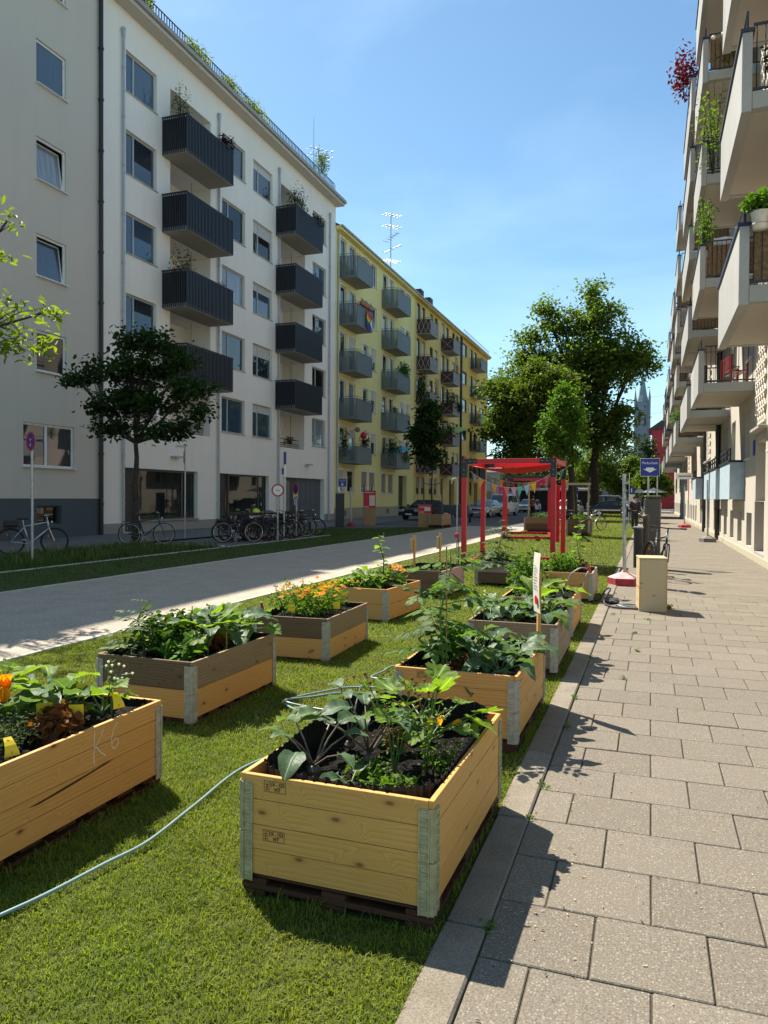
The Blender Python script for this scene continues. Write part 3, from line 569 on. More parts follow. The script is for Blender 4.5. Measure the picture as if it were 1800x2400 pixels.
# ---- yellow houses
def bay_balcony(root, X, ya, yb, zb, zt, side, front, rail, cross=False, depth=1.3, under='concrete'):
    sl = MB(); sl.prism([(X-.05, ya+.0), (X+depth, ya+.15), (X+depth, yb-.15), (X-.05, yb)], 'z', zb, zb+.14); so_ = wb(sl, 'balcony', under, root)
    r = MB(); x1 = X+depth
    for (p, q) in (((X, ya), (x1, ya+.15)), ((X, yb), (x1, yb-.15))):
        P, Q = Vector((*p, 0)), Vector((*q, 0)); n = 13
        if cross:
            r.add([(P.x, P.y, zb+.06), (Q.x, Q.y, zb+.06), (Q.x, Q.y, zt-.1), (P.x, P.y, zt-.1)], [(0, 1, 2, 3)])
            r.add([(P.x, P.y+.02, zb+.06), (Q.x, Q.y+.02, zb+.06), (Q.x, Q.y+.02, zt-.1), (P.x, P.y+.02, zt-.1)], [(3, 2, 1, 0)])
        else:
            for k in range(n+1):
                a = P.lerp(Q, k/n); r.box(a.x-.034, a.x+.034, a.y-.012, a.y+.012, zb+.02, zt-.1)
    if cross:
        for yy, dy in ((ya, .15), (yb, -.15)): MB().prism([(X, yy), (x1, yy+dy), (x1, yy+dy+.02), (X, yy+.02)], 'z', zb+.06, zt-.1).build('side_panel', side, so_)
    else: stuff(r.build('railing_bar', side, so_))
    if cross:
        c = MB(); k3 = 3 if cross == 3 else 1
        for yy, dy in ((ya, .15),):
            for k in range(k3):
                a, b_ = k/k3, (k+1)/k3
                def pt(t, z): return (X+depth*t, yy+dy*t-.02, z)
                c.tube([pt(a, zb+.08), pt(b_, zt-.12)], .014, 4); c.tube([pt(a, zt-.12), pt(b_, zb+.08)], .014, 4)
        c.build('cross_brace', 'rail_white', so_)
    f = MB(); n = int((yb-ya-.3)/.16)
    for k in range(n):
        y = ya+.15+k*(yb-ya-.3)/n; f.box(x1-.015+.004*(k % 2), x1+.015+.004*(k % 2), y+.002, y+(yb-ya-.3)/n-.002, zb-.03, zt-.1)
    f.build('front_panel', front, so_)
    h = MB()
    for z in (zt-.08, zt+.06):
        h.tube([(X, ya, z), (x1+.02, ya+.14, z), (x1+.02, yb-.14, z), (X, yb, z)], .02, 6)
    h.build('handrail', rail, so_); return so_
def yellow_house(label, y0, y1, H, plaster_, plinth, wins_y, rows, balcs, frame, ground_wins, doors, mats, cross, pipe=None, roof='roof_tile', trim=True):
    root = thing('apartment_house', label, 'apartment house', (FX, (y0+y1)/2, 0)); holes = []
    W_ = []
    for ri_, (zs, zt) in enumerate(rows):
        for (a, b_, door) in wins_y: h = (a, b_, zs if not door else zs-.75, zt); holes.append(h); W_.append(h)
    for a, b_, sh in ground_wins: holes.append((a, b_, 1.92, 3.54)); W_.append((a, b_, 1.92, 3.54, sh))
    for a, b_ in doors: holes.append((a, b_, .1, 3.5, .45))
    for a in (y0+1.6, y0+11): holes.append((a, a+.6, .2, .6))
    m = MB(); wall_x(m, FX, 1, y0, y1, .8, H, [h for h in holes if h[2] > .7]+[(a, b_, .8, 3.5, .45) for a, b_ in doors], .14); body(m, FX-11, FX, y0, y1, H); wb(m, 'wall', plaster_, root)
    m = MB(); wall_x(m, FX+.03, 1, y0, y1, 0, .79, [h for h in holes if h[3] < .7]+[(a, b_, 0.0, .79, .45) for a, b_ in doors], .2); m.quad((FX+.03, y0, .79), (FX+.03, y1, .79), (FX, y1, .795), (FX, y0, .795)); wb(m, 'plinth', plinth, root)
    for w in W_:
        if len(w) > 4 and w[4]:
            o = window(root, FX, 1, *w[:4], frame, 'glass', .5, .1, True, .06); z0 = .55 if w[4] < 1 else .06
            wb(MB().box(FX-.09, FX-.06, w[0]+.05, w[1]-.05, w[2]+z0, w[3]-.03), 'roller_shutter', 'shutter', root)
        else: window(root, FX, 1, *w[:4], frame, pick_glass(), 0, .1, True, .075, rnd.random() < .12, rnd.choice([0, 0, 0, 0, .25, .4, .6]))
    if trim:
        m = MB()
        for w in W_:
            a, b_, c, e = w[:4]; t = .09; X = FX+.012
            m.box(FX-.005, X, a-t, a, c-t, e+t); m.box(FX-.005, X, b_, b_+t, c-t, e+t); m.box(FX-.005, X, a, b_, e, e+t); m.box(FX-.005, X, a, b_, c-t, c)
        wb(m, 'window_surround', 'frame_white', root)
    for a, b_ in doors:
        m = MB(); m.box(FX-.45, FX-.4, a, b_, .0, 3.5); m.box(FX-.4, FX-.385, a+.15, a+(b_-a)/2-.05, .3, 2.6); m.box(FX-.4, FX-.385, a+(b_-a)/2+.05, b_-.15, .3, 2.6); d = wb(m, 'door', 'door_dark', root)
        MB().box(FX-.384, FX-.38, a+.2, b_-.2, 2.75, 3.35).build('pane', 'glass', d)
    for (ya, yb, zb, zt) in balcs: bay_balcony(root, FX, ya, yb, zb, zt, mats[0], mats[1], mats[2], cross if not callable(cross) else cross(ya))
    m = MB(); m.box(FX-.1, -20.4, y0, y1, H-.14, H+.12); wb(m, 'eaves', plaster_, root)
    m = MB(); m.box(-20.42, -20.28, y0+.02, y1, H+.02, H+.16); wb(m, 'gutter', 'gutter', root)
    m = MB(); m.add([(-20.45, y0, H+.14), (-20.45, y1, H+.14), (-26.3, y1, H+3.2), (-26.3, y0, H+3.2), (-31.8, y0, H+.14), (-31.8, y1, H+.14)], [(0, 1, 2, 3), (3, 2, 5, 4), (0, 3, 4), (1, 5, 2)]); ro = wb(m, 'roof', roof, root)
    return root, ro
rowsY = [(18.2, 19.9), (14.85, 16.6), (11.6, 13.3), (8.25, 9.95), (4.95, 6.6)]
RX = [(18.55, 17.0, 0), (15.25, 13.7, 0), (11.9, 10.4, 0), (8.6, 7.1, 0), (5.25, 3.98, 0)]
y1h, y1r = yellow_house('pale yellow apartment house with grey barred balconies beside the white house', 48.62, 67.3, 20.3, 'plaster_yellow', 'plinth_sand',
    [(49.5, 50.6, 0), (51.17, 52.45, 1), (54.05, 55.2, 0), (55.82, 57.0, 0), (58.5, 59.7, 0), (60.2, 61.25, 1), (63.05, 64.25, 0), (64.75, 65.95, 0)], rowsY,
    [(49.25, 52.6, b_, a) for a, b_, _ in RX]+[(58.2, 62.0, b_, a) for a, b_, _ in RX], 'frame_white',
    [(49.3, 50.45, 0), (50.95, 52.35, 0), (53.8, 55.05, .5), (55.5, 56.75, .5), (58.35, 59.45, 1), (60.05, 61.25, 1)], [(62.85, 65.2)], ('rail_green', 'rail_green', 'rail_green'), False)
downpipe(y1h, FX+.1, 48.95, 0, 20.1, 'downpipe_zinc', .06, False)
RX2 = [(18.3, 16.88, 0), (14.85, 13.54, 0), (11.55, 10.3, 0), (8.45, 7.1, 0), (5.2, 3.9, 0)]
y2h, y2r = yellow_house('ochre yellow apartment house with dark red cross-braced balconies', 67.3, 85.6, 20.25, 'plaster_ochre', 'plinth_sand',
    [(68.05, 69.2, 0), (69.75, 70.85, 1), (72.5, 73.7, 0), (74.25, 75.4, 0), (76.95, 78.15, 0), (78.8, 79.95, 1), (81.5, 82.7, 0), (83.2, 84.5, 0)], rowsY,
    [(67.95, 71.0, b_, a) for a, b_, _ in RX2]+[(76.7, 79.95, b_, a) for a, b_, _ in RX2], 'frame_dark',
    [(68.1, 69.2, .5), (69.8, 70.9, .5), (72.5, 73.6, .5), (74.3, 75.4, .5), (76.9, 78.0, 0)], [(80.6, 82.8)], ('rail_red', 'panel_weather', 'rail_red'), lambda ya: 3 if ya < 70 else 1, trim=False)
downpipe(y2h, FX+.12, 85.3, 0, 20.1, 'downpipe_black', .14, False)
for y in (73.2, 76.6): wb(MB().box(-22.6, -22.0, y, y+1.1, 21, 22.6), 'chimney', 'roof_tile', y2h)
y3h, y3r = yellow_house('amber apartment house with black railed balconies half behind the big tree', 85.6, 100.7, 20.3, 'plaster_amber', 'plinth_sand',
    [(86.4, 88.6, 0), (90.3, 91.7, 1), (92.5, 94.0, 1), (96.5, 98.5, 0)], [(18.2, 19.7), (14.9, 16.45), (11.7, 13.2), (8.4, 9.75), (5.0, 6.5)],
    [(90.2, 94.0, a, a+1.3) for a in (17.25, 13.9, 10.6, 7.3, 4.0)], 'frame_dark', [(86.4, 88.2, 0), (90.4, 91.6, 0)], [(93, 95)], ('rail_dark', 'rail_dark', 'rail_dark'), False, trim=False)
m = MB()
for k in range(24): y = 86+k*.62; m.box(-20.6, -20.57, y, y+.03, 20.4, 21.1)
m.box(-20.61, -20.56, 86, 100.5, 21.1, 21.14); wb(m, 'snow_guard', 'steel', y3h)
# ---- right-hand houses with white parapet balconies
RXW = 2.6
def box_balcony(root, ya, yb, zb, kind, X1=1.2, cap='navy'):
    """concrete slab, solid white parapet toward the street, barred ends"""
    h = 1.12; sl = MB(); sl.cbox(X1+.02, RXW+.05, ya+.16, yb-.16, zb+.0, zb+.2, .006)
    so_ = wb(sl, 'balcony', 'balcony_under', root)
    p = MB(); p.cbox(X1, X1+.14, ya, yb, zb-.04, zb+h, .006); p.build('parapet', 'balcony_white', so_)
    for yy in (ya, yb-.15): MB().box(X1+.145, RXW, yy, yy+.15, zb-.005, zb+.24).build('slab_edge', 'slab_edge', so_)
    c = MB(); c.box(X1-.03, X1+.17, ya-.02, yb+.02, zb+h, zb+h+.05); c.tube([(X1+.07, ya+.02, zb+h+.05), (X1+.07, ya+.02, zb+h+.3), (X1+.07, yb-.02, zb+h+.3), (X1+.07, yb-.02, zb+h+.05)], .018, 6); c.build('coping', cap, so_)
    r = MB()
    for yy in (ya+.05, yb-.05):
        for k in range(11): x = X1+.2+k*(RXW-X1-.25)/10; r.tube([(x, yy, zb+.3), (x, yy, zb+h+.12)], .008, 4)
        for z in (zb+.3, zb+h+.12): r.box(X1+.15, RXW, yy-.012, yy+.012, z-.018, z+.018)
    stuff(r.build('end_railing', 'rail_dark', so_))
    if kind == 'reed': MB().box(X1+.2, RXW-.08, ya+.09, ya+.12, zb+.33, zb+h+.02).build('reed_screen', 'reed', so_)
    if kind == 'cloth': MB().box(X1+.2, RXW-.3, ya+.1, ya+.12, zb+.33, zb+h-.1).build('cloth_screen', 'panel_weather', so_)
    return so_
def right_house(label, y0, y1, H, groups, levels, plaster_, first=False, X1=1.2, doors=()):
    root = thing('apartment_house', label, 'apartment house', (RXW, (y0+y1)/2, 0)); holes = []; Wn = []; lat = None
    colY = []
    y = y0+1.2
    for ya, yb in groups:
        n = max(1, round((yb-ya)/3.2))
        for k in range(n): c = ya+(yb-ya)*(k+.5)/n; colY.append((c-1.05, c-.05, 0)); colY.append((c+.1, c+1.0, 1))
    gaps = []
    gs = sorted(groups)
    for (a, b_), (c, d) in zip(gs[:-1], gs[1:]):
        if c-b_ > 2: mid = (b_+c)/2; gaps.append(mid); colY.append((mid-.6, mid+.6, 0))
    for zb in levels:
        for a, b_, door in colY:
            if a < y0 or b_ > y1: continue
            if any(abs((a+b_)/2-d) < 1.6 for d, _ in doors) and zb < 6: continue
            h = (a, b_, zb+.2 if door else zb+1.05, zb+2.4); holes.append(h); Wn.append(h)
    for a, b_, door in colY:
        if a < y0 or b_ > y1 or any(abs((a+b_)/2-d) < 1.5 for d, _ in doors): continue
        h = (a, b_, 2.74, 4.16); holes.append(h); Wn.append(h)
    base = []
    for d, wd in doors: holes.append((d-wd/2, d+wd/2, .24, 3.05, .75))
    yy = y0+.6
    while yy < y1-2:
        if not any(abs(yy+.6-d) < 1.9 for d, _ in doors): base.append((yy, yy+1.15, .3, 1.22, .3))
        yy += 2.3
    m = MB(); wall_x(m, RXW, -1, y0, y1, 1.55, H, [h for h in holes if h[3] > 3.4]+[(d-wd/2, d+wd/2, 1.55, 3.05, .75) for d, wd in doors], .18); body(m, RXW+10, RXW, y0, y1, H); wb(m, 'wall', plaster_, root)
    m = MB(); wall_x(m, RXW-.015, -1, y0, y1, 0, 1.54, base+[(d-wd/2, d+wd/2, .0, 1.54, .75) for d, wd in doors], .3); m.quad((RXW-.015, y0, 1.54), (RXW-.015, y1, 1.54), (RXW, y1, 1.545), (RXW, y0, 1.545)); wb(m, 'plinth', 'plaster_cream', root)
    m = MB(); m.box(RXW-.06, RXW-.016, y0, y1, 0, .17); wb(m, 'base_course', 'plinth_sand', root)
    for h in Wn: window(root, RXW, -1, *h, 'frame_white', pick_glass(), 0, .14, True, .075, False, rnd.choice([0, 0, 0, .3, .5]))
    for h in base: window(root, RXW, -1, h[0], h[1], h[2], h[3], 'frame_grey', 'glass_dark', .5, .24, False, .05)
    for d, wd in doors:
        m = MB(); m.box(RXW+.6, RXW+.7, d-wd/2, d+wd/2, .2, 3.05); wb(m, 'door', 'door_wood', root); wb(MB().box(RXW-.02, RXW+.6, d-wd/2+.02, d+wd/2-.02, .02, .24), 'door_step', 'plinth_grey', root)
        m = MB(); m.cbox(RXW-.2, RXW+.02, d-wd/2-.25, d+wd/2+.25, 3.28, 3.36, .01); wb(m, 'canopy', 'concrete', root)
        # pierced concrete lattice above the door
        lt = MB(); ya, yb = d-wd/2, d+wd/2; k = 0
        for zz in np.arange(3.5, H-3, .36):
            for q in range(5):
                c = ya+(yb-ya)*(q+.5)/5; hw = (yb-ya)/10
                lt.tube([(RXW-.02, c-hw, zz), (RXW-.02, c+hw, zz+.36)], .03, 4); lt.tube([(RXW-.02, c-hw, zz+.36), (RXW-.02, c+hw, zz)], .03, 4)
            lt.box(RXW-.05, RXW+.0, ya, yb, zz-.025, zz+.025)
        wb(lt, 'concrete_lattice', 'lattice', root)
    kinds = ['reed', 'bars', 'cloth', 'bars', 'reed', 'bars']
    i = 0
    for ya, yb in groups:
        n = max(1, round((yb-ya)/3.6))
        for zb in levels:
            for k in range(n):
                a = ya+(yb-ya)*k/n; box_balcony(root, a+.03*(k > 0), ya+(yb-ya)*(k+1)/n-.03*(k < n-1), zb, kinds[(i*5+k*3) % 6], X1, ['navy', 'rail_dark'][i % 2]); i += 1
    m = MB(); m.box(RXW-.35, RXW+10, y0, y1, H, H+.25); wb(m, 'roof', 'roof_tile', root)
    return root
LV = [4.5, 7.33, 10.12, 12.88, 15.35]
rh1 = right_house('cream apartment house with white parapet balconies on the right pavement side', 8.0, 47.2, 18.2, [(12.35, 15.9), (22.3, 26.1), (29.0, 35.2), (41.5, 45.2)], LV, 'plaster_cream', True, doors=((20.95, 1.75), (38.3, 1.6)))
# pale blue bay boxes under the ground floor windows, with dark flower rails
for ya, yb in ((24.3, 27.6), (29.3, 32.0), (32.6, 35.4), (41.8, 44.8)):
    m = MB(); m.cbox(2.2, RXW-.001, ya, yb, 1.585, 2.68, .008); o = wb(m, 'bay_panel', 'blue_panel', rh1)
    m = MB(); m.box(2.16, RXW, ya-.03, yb+.03, 2.685, 2.74)
    for z in (2.9, 3.05): m.box(2.2, 2.23, ya, yb, z, z+.04)
    for k in range(4): y = ya+.05+k*(yb-ya-.1)/3; m.box(2.2, 2.24, y-.02, y+.02, 2.74, 3.09)
    m.build('flower_rail', 'rail_dark', o)
downpipe(rh1, 2.5, 32.3, 0, 17.5, 'downpipe_black', .09, False); downpipe(rh1, 2.5, 40.1, 0, 17.5, 'downpipe_black', .08, False)
wb(MB().box(RXW-.03, RXW-.002, 22.0, 22.28, 2.75, 3.15), 'house_number', 'sign_blue', rh1)
rh2 = right_house('rose grey apartment house with white parapet balconies further down the right pavement', 47.2, 70, 15.6, [(49, 55), (60.5, 66.5)], LV[:4], 'plaster_rose', doors=((58, 1.6),))
rh3 = right_house('low cream house at the far end of the right pavement', 70, 92, 12.4, [(71, 77), (83, 88)], LV[:3], 'plaster_cream')
# ================================================================ planters
PM = {}
def plank_mesh(L_, h, t, mat):
    k = (round(L_, 3), round(h, 3), t, mat)
    if k not in PM: PM[k] = MB().cbox(-L_/2, L_/2, -t/2, t/2, -h/2, h/2, .0016).mesh('plank', mat)
    return PM[k]
HM = {}
def hinge_mesh(h, mat):
    k = (round(h, 3), mat)
    if k in HM: return HM[k]
    m = MB(); t = .0025      # corner at the origin: plate A lies on the face y=0 (toward -x), plate B on the face x=0 (toward +y)
    for i in range(2):
        z0, z1 = i*h/2-.028, (i+1)*h/2-.032
        a0, a1 = -.058, -.015
        m.box(a0, a1, -t, 0, z0, z1); m.box(.0, t, .015, .058, z0, z1)
        m.box(a0, a0+.006, -.006, -t, z0, z1); m.box(t, .006, .053, .058, z0, z1); m.box(-.020, -.015, -.008, -t, z0, z1); m.box(t, .008, .015, .020, z0, z1)
        n = 6
        for q in range(n):
            z = z0+.02+q*(z1-z0-.035)/(n-1)
            m.cbox(-.052, -.024, -.0085, -t, z, z+.010, .0035); m.cbox(t, .0085, .024, .052, z, z+.010, .0035)
        for q in range(3):
            z = z0+.035+q*(z1-z0)/3.2
            for s_ in (0, 1):
                c = Vector((-.05, -.004, z)) if s_ == 0 else Vector((.004, .05, z)); d = Vector((0, -.003, 0)) if s_ == 0 else Vector((.003, 0, 0)); m.cyl(c, c+d, .0045, .003, 8)
        m.cyl((-.012, -.001, z0+.01), (-.012, -.001, z1), .0045, None, 8); m.cyl((.001, .012, z0+.01), (.001, .012, z1), .0045, None, 8)
        m.box(-.014, -.0, -.0015, .0, z0, z1); m.box(.0, .0015, .0, .014, z0, z1)
    HM[k] = m.mesh('corner_hinge', mat); return HM[k]
def planter(label, cx, cy, rz, base, mats, boards=1, hinge='zinc', liner=.0, pallet=True, W_=.8, L_=1.2, soil=.09, seed=0):
    rr = random.Random(seed); root = thing('raised_bed', label, 'raised bed', (cx, cy, 0), rz, 'wooden pallet collar raised beds on the lawn')
    H = .395; ch = H/2; t = .021
    for ci, mat in enumerate(mats):
        mm = mat if isinstance(mat, tuple) else (mat, mat)   # (short sides, long sides)
        for b_ in range(boards):
            h = ch/boards; z = base+ci*ch+(b_+.5)*h; hg = h-.0006 if b_ < boards-1 else h-.004
            for s in (-1, 1):
                ob('plank', plank_mesh(L_-.008, hg, t, mm[1]), root, (s*(W_/2-t/2)+rr.gauss(0, .0008), 0, z), (0, 0, math.pi/2))
                ob('plank', plank_mesh(W_-2*t-.002, hg, t, mm[0]), root, (0, s*(L_/2-t/2)+rr.gauss(0, .0008), z), (0, 0, 0 if s < 0 else math.pi))
    hm = hinge_mesh(H, hinge)
    for sx, sy, a in ((1, -1, 0), (1, 1, math.pi/2), (-1, 1, math.pi), (-1, -1, -math.pi/2)):
        ob('corner_hinge', hm, root, (sx*(W_/2+.001), sy*(L_/2+.001), base), (0, 0, a))
    # dimpled black membrane standing inside the boards
    m = MB(); ix, iy = W_/2-t-.006, L_/2-t-.006; rad = .17 if liner > .02 else (.09 if liner > 0 else .03); pts = []
    for (qx, qy, a0) in ((ix-rad, -iy+rad, -90), (ix-rad, iy-rad, 0), (-ix+rad, iy-rad, 90), (-ix+rad, -iy+rad, 180)):
        for k in range(5): a = R(a0+k*22.5); pts.append(Vector((qx+rad*math.cos(a), qy+rad*math.sin(a), 0)))
    path = []
    for i in range(len(pts)):
        p, q = pts[i], pts[(i+1) % len(pts)]; n = max(1, int((q-p).length/.012))
        for k in range(n): path.append(p.lerp(q, k/n))
    zs = [base+H-soil-.1, base+H-.03, base+H-.012, base+H]; n = len(path); vs = []; fs = []
    for i, p in enumerate(path):
        back = (p.y+iy)/(2*iy); top = liner*(.3+.7*back)+(.004 if i % 4 < 2 else -.004)+.006*math.sin(i*.13+seed)-(.004 if liner == 0 else 0); d = (1-(.012 if i % 4 < 2 else 0))
        for j, z in enumerate(zs): vs.append((p.x*d, p.y*d, z+(top if j > 0 else 0)))
    for i in range(n):
        for j in range(3): fs.append((i*4+j, ((i+1) % n)*4+j, ((i+1) % n)*4+j+1, i*4+j+1))
    m.add(vs, fs)
    if liner > 0:
        for i in range(0, n, 4):
            p = path[i]; o_ = Vector((-p.x, -p.y, 0)).normalized()*-.003; m.lathe([(0, vs[i*4+3][2]-.002), (.005, vs[i*4+3][2]-.006), (.006, vs[i*4+3][2]-.014)], p.x+o_.x, p.y+o_.y, 6)
    m.build('liner', 'liner', root)
    # crumbly soil
    N, Mq = 34, 50; vs = []; fs = []
    for j in range(Mq):
        for i in range(N):
            x = -ix+2*ix*i/(N-1); y = -iy+2*iy*j/(Mq-1)
            vs.append((x, y, base+H-soil+.014*math.sin(x*11+seed)*math.cos(y*8)+rr.uniform(-.009, .011)))
    for j in range(Mq-1):
        for i in range(N-1): fs.append((j*N+i, j*N+i+1, (j+1)*N+i+1, (j+1)*N+i))
    m = MB().add(vs, fs); m.build('soil', 'soil', root)
    if pallet:
        p = ob('pallet', None, root)
        hgt = base
        for x in (-.34, 0, .34): ob('pallet_board', plank_mesh(L_+.0, .02, .1, 'wood_pallet'), p, (x, 0, .012), (0, 0, math.pi/2))
        for s in (-1, 1): ob('pallet_board', plank_mesh(W_-.01, .022, .1, 'wood_pallet'), p, (0, s*(L_/2-.055), .034-.021*(hgt < .07)))
        if hgt > .07:
            bmesh_ = MB().cbox(-.05, .05, -.07, .07, -(hgt-.045)/2, (hgt-.045)/2, .003).mesh('pallet_block', 'wood_pallet')
            for x in (-.34, 0, .34):
                for y in (-.52, 0, .52): ob('pallet_block', bmesh_, p, (x, y, .022+(hgt-.045)/2))
        for k in range(6): ob('pallet_board', plank_mesh(W_-.02, .02, .12, 'wood_pallet'), p, (0, -.52+k*.208, hgt-.013))
    return root
bA = planter('new pale wood raised bed nearest the camera, its liner standing proud, stamped LV - 153', -1.11, 3.215, R(-.9), .088, ['wood_new', 'wood_new'], 2, 'zinc_grass_reflection', .05, soil=.125, seed=1)
bE = planter('honey coloured raised bed with K 6 chalked on its side, at the left edge', -2.90, 2.87, 0, .07, [('wood_honey', 'wood_honey'), 'wood_honey'], 2, 'zinc', 0, soil=.05, seed=2)
bF = planter('raised bed with grey upper boards over honey ones, full of tomato and cucumber leaves', -3.32, 5.0, R(-.6), .05, ['wood_honey', ('wood_dark', 'wood_grey')], 1, 'zinc', 0, soil=.06, seed=3)
bC = planter('raised bed of orange marigolds with grey weathered upper boards', -3.30, 7.17, R(2), .02, ['wood_honey', ('wood_dark', 'wood_grey')], 1, 'zinc', 0, pallet=False, soil=.06, seed=4)
bD = planter('honey wood raised bed with a climbing bean and orange flowers beside the gravel path', -3.47, 9.6, R(-4), .02, ['wood_honey', 'wood_honey'], 1, 'zinc', 0, pallet=False, soil=.06, seed=5)
bP = planter('raised bed with a pink painted long side and two little wooden signs on stakes', -3.42, 12.05, R(-3), .03, [('wood_dark', 'wood_pink'), ('wood_dark', 'wood_pink')], 1, 'zinc', .02, pallet=False, soil=.1, seed=6)
bG = planter('second kerb bed, new honey wood stamped LV - 153, with a tall tomato plant', -1.15, 5.24, R(-.5), .085, ['wood_honey', 'wood_honey'], 2, 'zinc', .012, soil=.12, seed=7)
bH = planter('grey weathered raised bed along the kerb packed with kohlrabi, behind the paper sign', -1.16, 7.35, R(.3), .07, [('wood_grey', 'wood_grey'), ('wood_grey', 'wood_grey')], 1, 'zinc', 0, soil=.07, seed=8)
bI = planter('kerb bed with chives and bushy raspberry, honey boards on its pavement side', -1.21, 9.28, R(.4), .05, [('wood_grey', 'wood_honey'), ('wood_grey', 'wood_honey')], 1, 'zinc', 0, soil=.06, seed=9)
bJ = planter('honey wood kerb bed with a grey hose and red connector on its corner', -1.21, 12.45, R(.5), .05, [('wood_honey', 'wood_lilac'), ('wood_honey', 'wood_lilac')], 1, 'zinc', 0, soil=.06, seed=10)
bK = planter('raised bed with lilac upper boards and dark lower boards before the pergola', -2.57, 14.05, R(-1), .04, [('wood_dark', 'wood_dark'), ('wood_lilac', 'wood_lilac')], 1, 'zinc', 0, pallet=False, soil=.12, seed=11)
bM = planter('dark weathered raised bed seen through the pergola, under a bare wooden frame', -4.82, 35.1, R(-4), .1, ['wood_dark', 'wood_grey', ], 1, 'zinc', 0, W_=1.15, L_=.85, soil=.03, seed=12)
bN = planter('dark weathered raised bed right of the pergola posts, tree trunk behind it', -2.82, 33.1, R(-4), .1, ['wood_dark', 'wood_dark'], 1, 'zinc', 0, W_=.95, L_=.9, soil=.03, seed=13)
bL = planter('brown raised bed with a staked young tree across the path', -10.5, 38.75, R(-8), .1, ['wood_tan', 'wood_tan'], 1, 'zinc', 0, W_=.8, L_=1.1, soil=.03, seed=14)
for b_, h in ((bM, .35), (bN, .35), (bL, .35)): b_.scale = (1, 1, 1.45)
# printed stamps and chalk marks
def stamp(root, x, y, z, rz, mat='ink', s=1.0):
    g_ = ob('stamp', None, root, (x, y, z), (R(90), 0, rz)); g_.scale = (s, s, s)
    m = MB(); w, h, t = .047, .022, .0008
    for (a, b_, c, d) in ((-w, w, h-t*1.6, h), (-w, w, -h, -h+t*1.6), (-w, -w+t*1.6, -h, h), (w-t*1.6, w, -h, h), (-w*.55, -w*.55+t*1.4, -h, h)): m.box(a, b_, c, d, 0, .0004)
    for k, zz in enumerate((-.014, -.004, .006)): m.box(-w+.006, -w*.55-.004, zz, zz+.002, 0, .0004)
    m.box(-w+.011, -w+.013, -.017, .017, 0, .0004)
    m.build('stamp_frame', mat, g_)
    text(g_, 'stamp_lettering', 'LV - 153', .0215, mat, (.011, .009, .0003), (0, 0, 0), .82); text(g_, 'stamp_lettering', 'HT', .0225, mat, (.011, -.0105, .0003), (0, 0, 0), .9)
yb = -.6-.0015
stamp(bA, -.245, yb, .443, 0); stamp(bA, -.25, yb, .248, 0); stamp(bG, -.20, yb, .44, 0)
m = MB()
def stroke(mm, pts, w=.0045):
    P = [Vector((0, a, b_)) for a, b_ in pts]
    for p, q in zip(P[:-1], P[1:]):
        d = (q-p).normalized(); nrm = Vector((0, -d.z, d.y))*w/2; mm.add([p-nrm, p+nrm, q+nrm, q-nrm], [(0, 1, 2, 3)])
stroke(m, [(-.045, .115), (-.050, .02), (-.047, .0)], .004); stroke(m, [(.0, .112), (-.015, .085), (-.048, .052)], .004); stroke(m, [(-.040, .060), (-.015, .032), (.012, .012)], .004)
c6 = [(.075, .115), (.055, .095), (.045, .068), (.042, .045), (.050, .026), (.066, .022), (.080, .034), (.080, .050), (.066, .058), (.050, .050), (.043, .040)]
stroke(m, c6, .004); m.build('chalk_mark', 'chalk', bE, False, (.4012, .13, .288)).scale = (1, 1.35, 1.35)
m = MB(); m.add([(0, a, b_) for a, b_ in ((-.52, -.030), (-.40, -.020), (-.25, -.002), (-.1, .012), (.02, .028), (.10, .035), (.05, .018), (-.05, .004), (-.18, -.014), (-.3, -.028), (-.45, -.04))], [tuple(range(11))]); m.build('bark_edge', 'wood_pallet', bE, False, (.4012, .12, .250)).scale = (1, .9, .6)
# ================================================================ garden plants
def leaf_mesh(name, mat, width, n=8, cu=4, fold=.18, curl=-.25, wave=.03, wf=7, seed=0):
    rr = random.Random(seed); V = []; U = []; F = []
    for i in range(n+1):
        v = i/n
        for j in range(cu+1):
            s = -1+2*j/cu; w = width(v); e = abs(s)**2
            V.append((s*w+rr.gauss(0, .006)*e, v+rr.gauss(0, .008)*e, fold*abs(s)*w*1.4+curl*v*v+wave*math.sin(v*wf*2+s*3+seed)*(.4+e))); U.append((.5+s*w, v))
    for i in range(n):
        for j in range(cu): a = i*(cu+1)+j; F.append((a, a+1, a+cu+2, a+cu+1))
    me = bpy.data.meshes.new(name); me.from_pydata(V, [], F); uv = me.uv_layers.new(name='UVMap')
    for p in me.polygons:
        for li in p.loop_indices: uv.data[li].uv = U[me.loops[li].vertex_index]
        p.use_smooth = True
    me.materials.append(MATS[mat]); return me
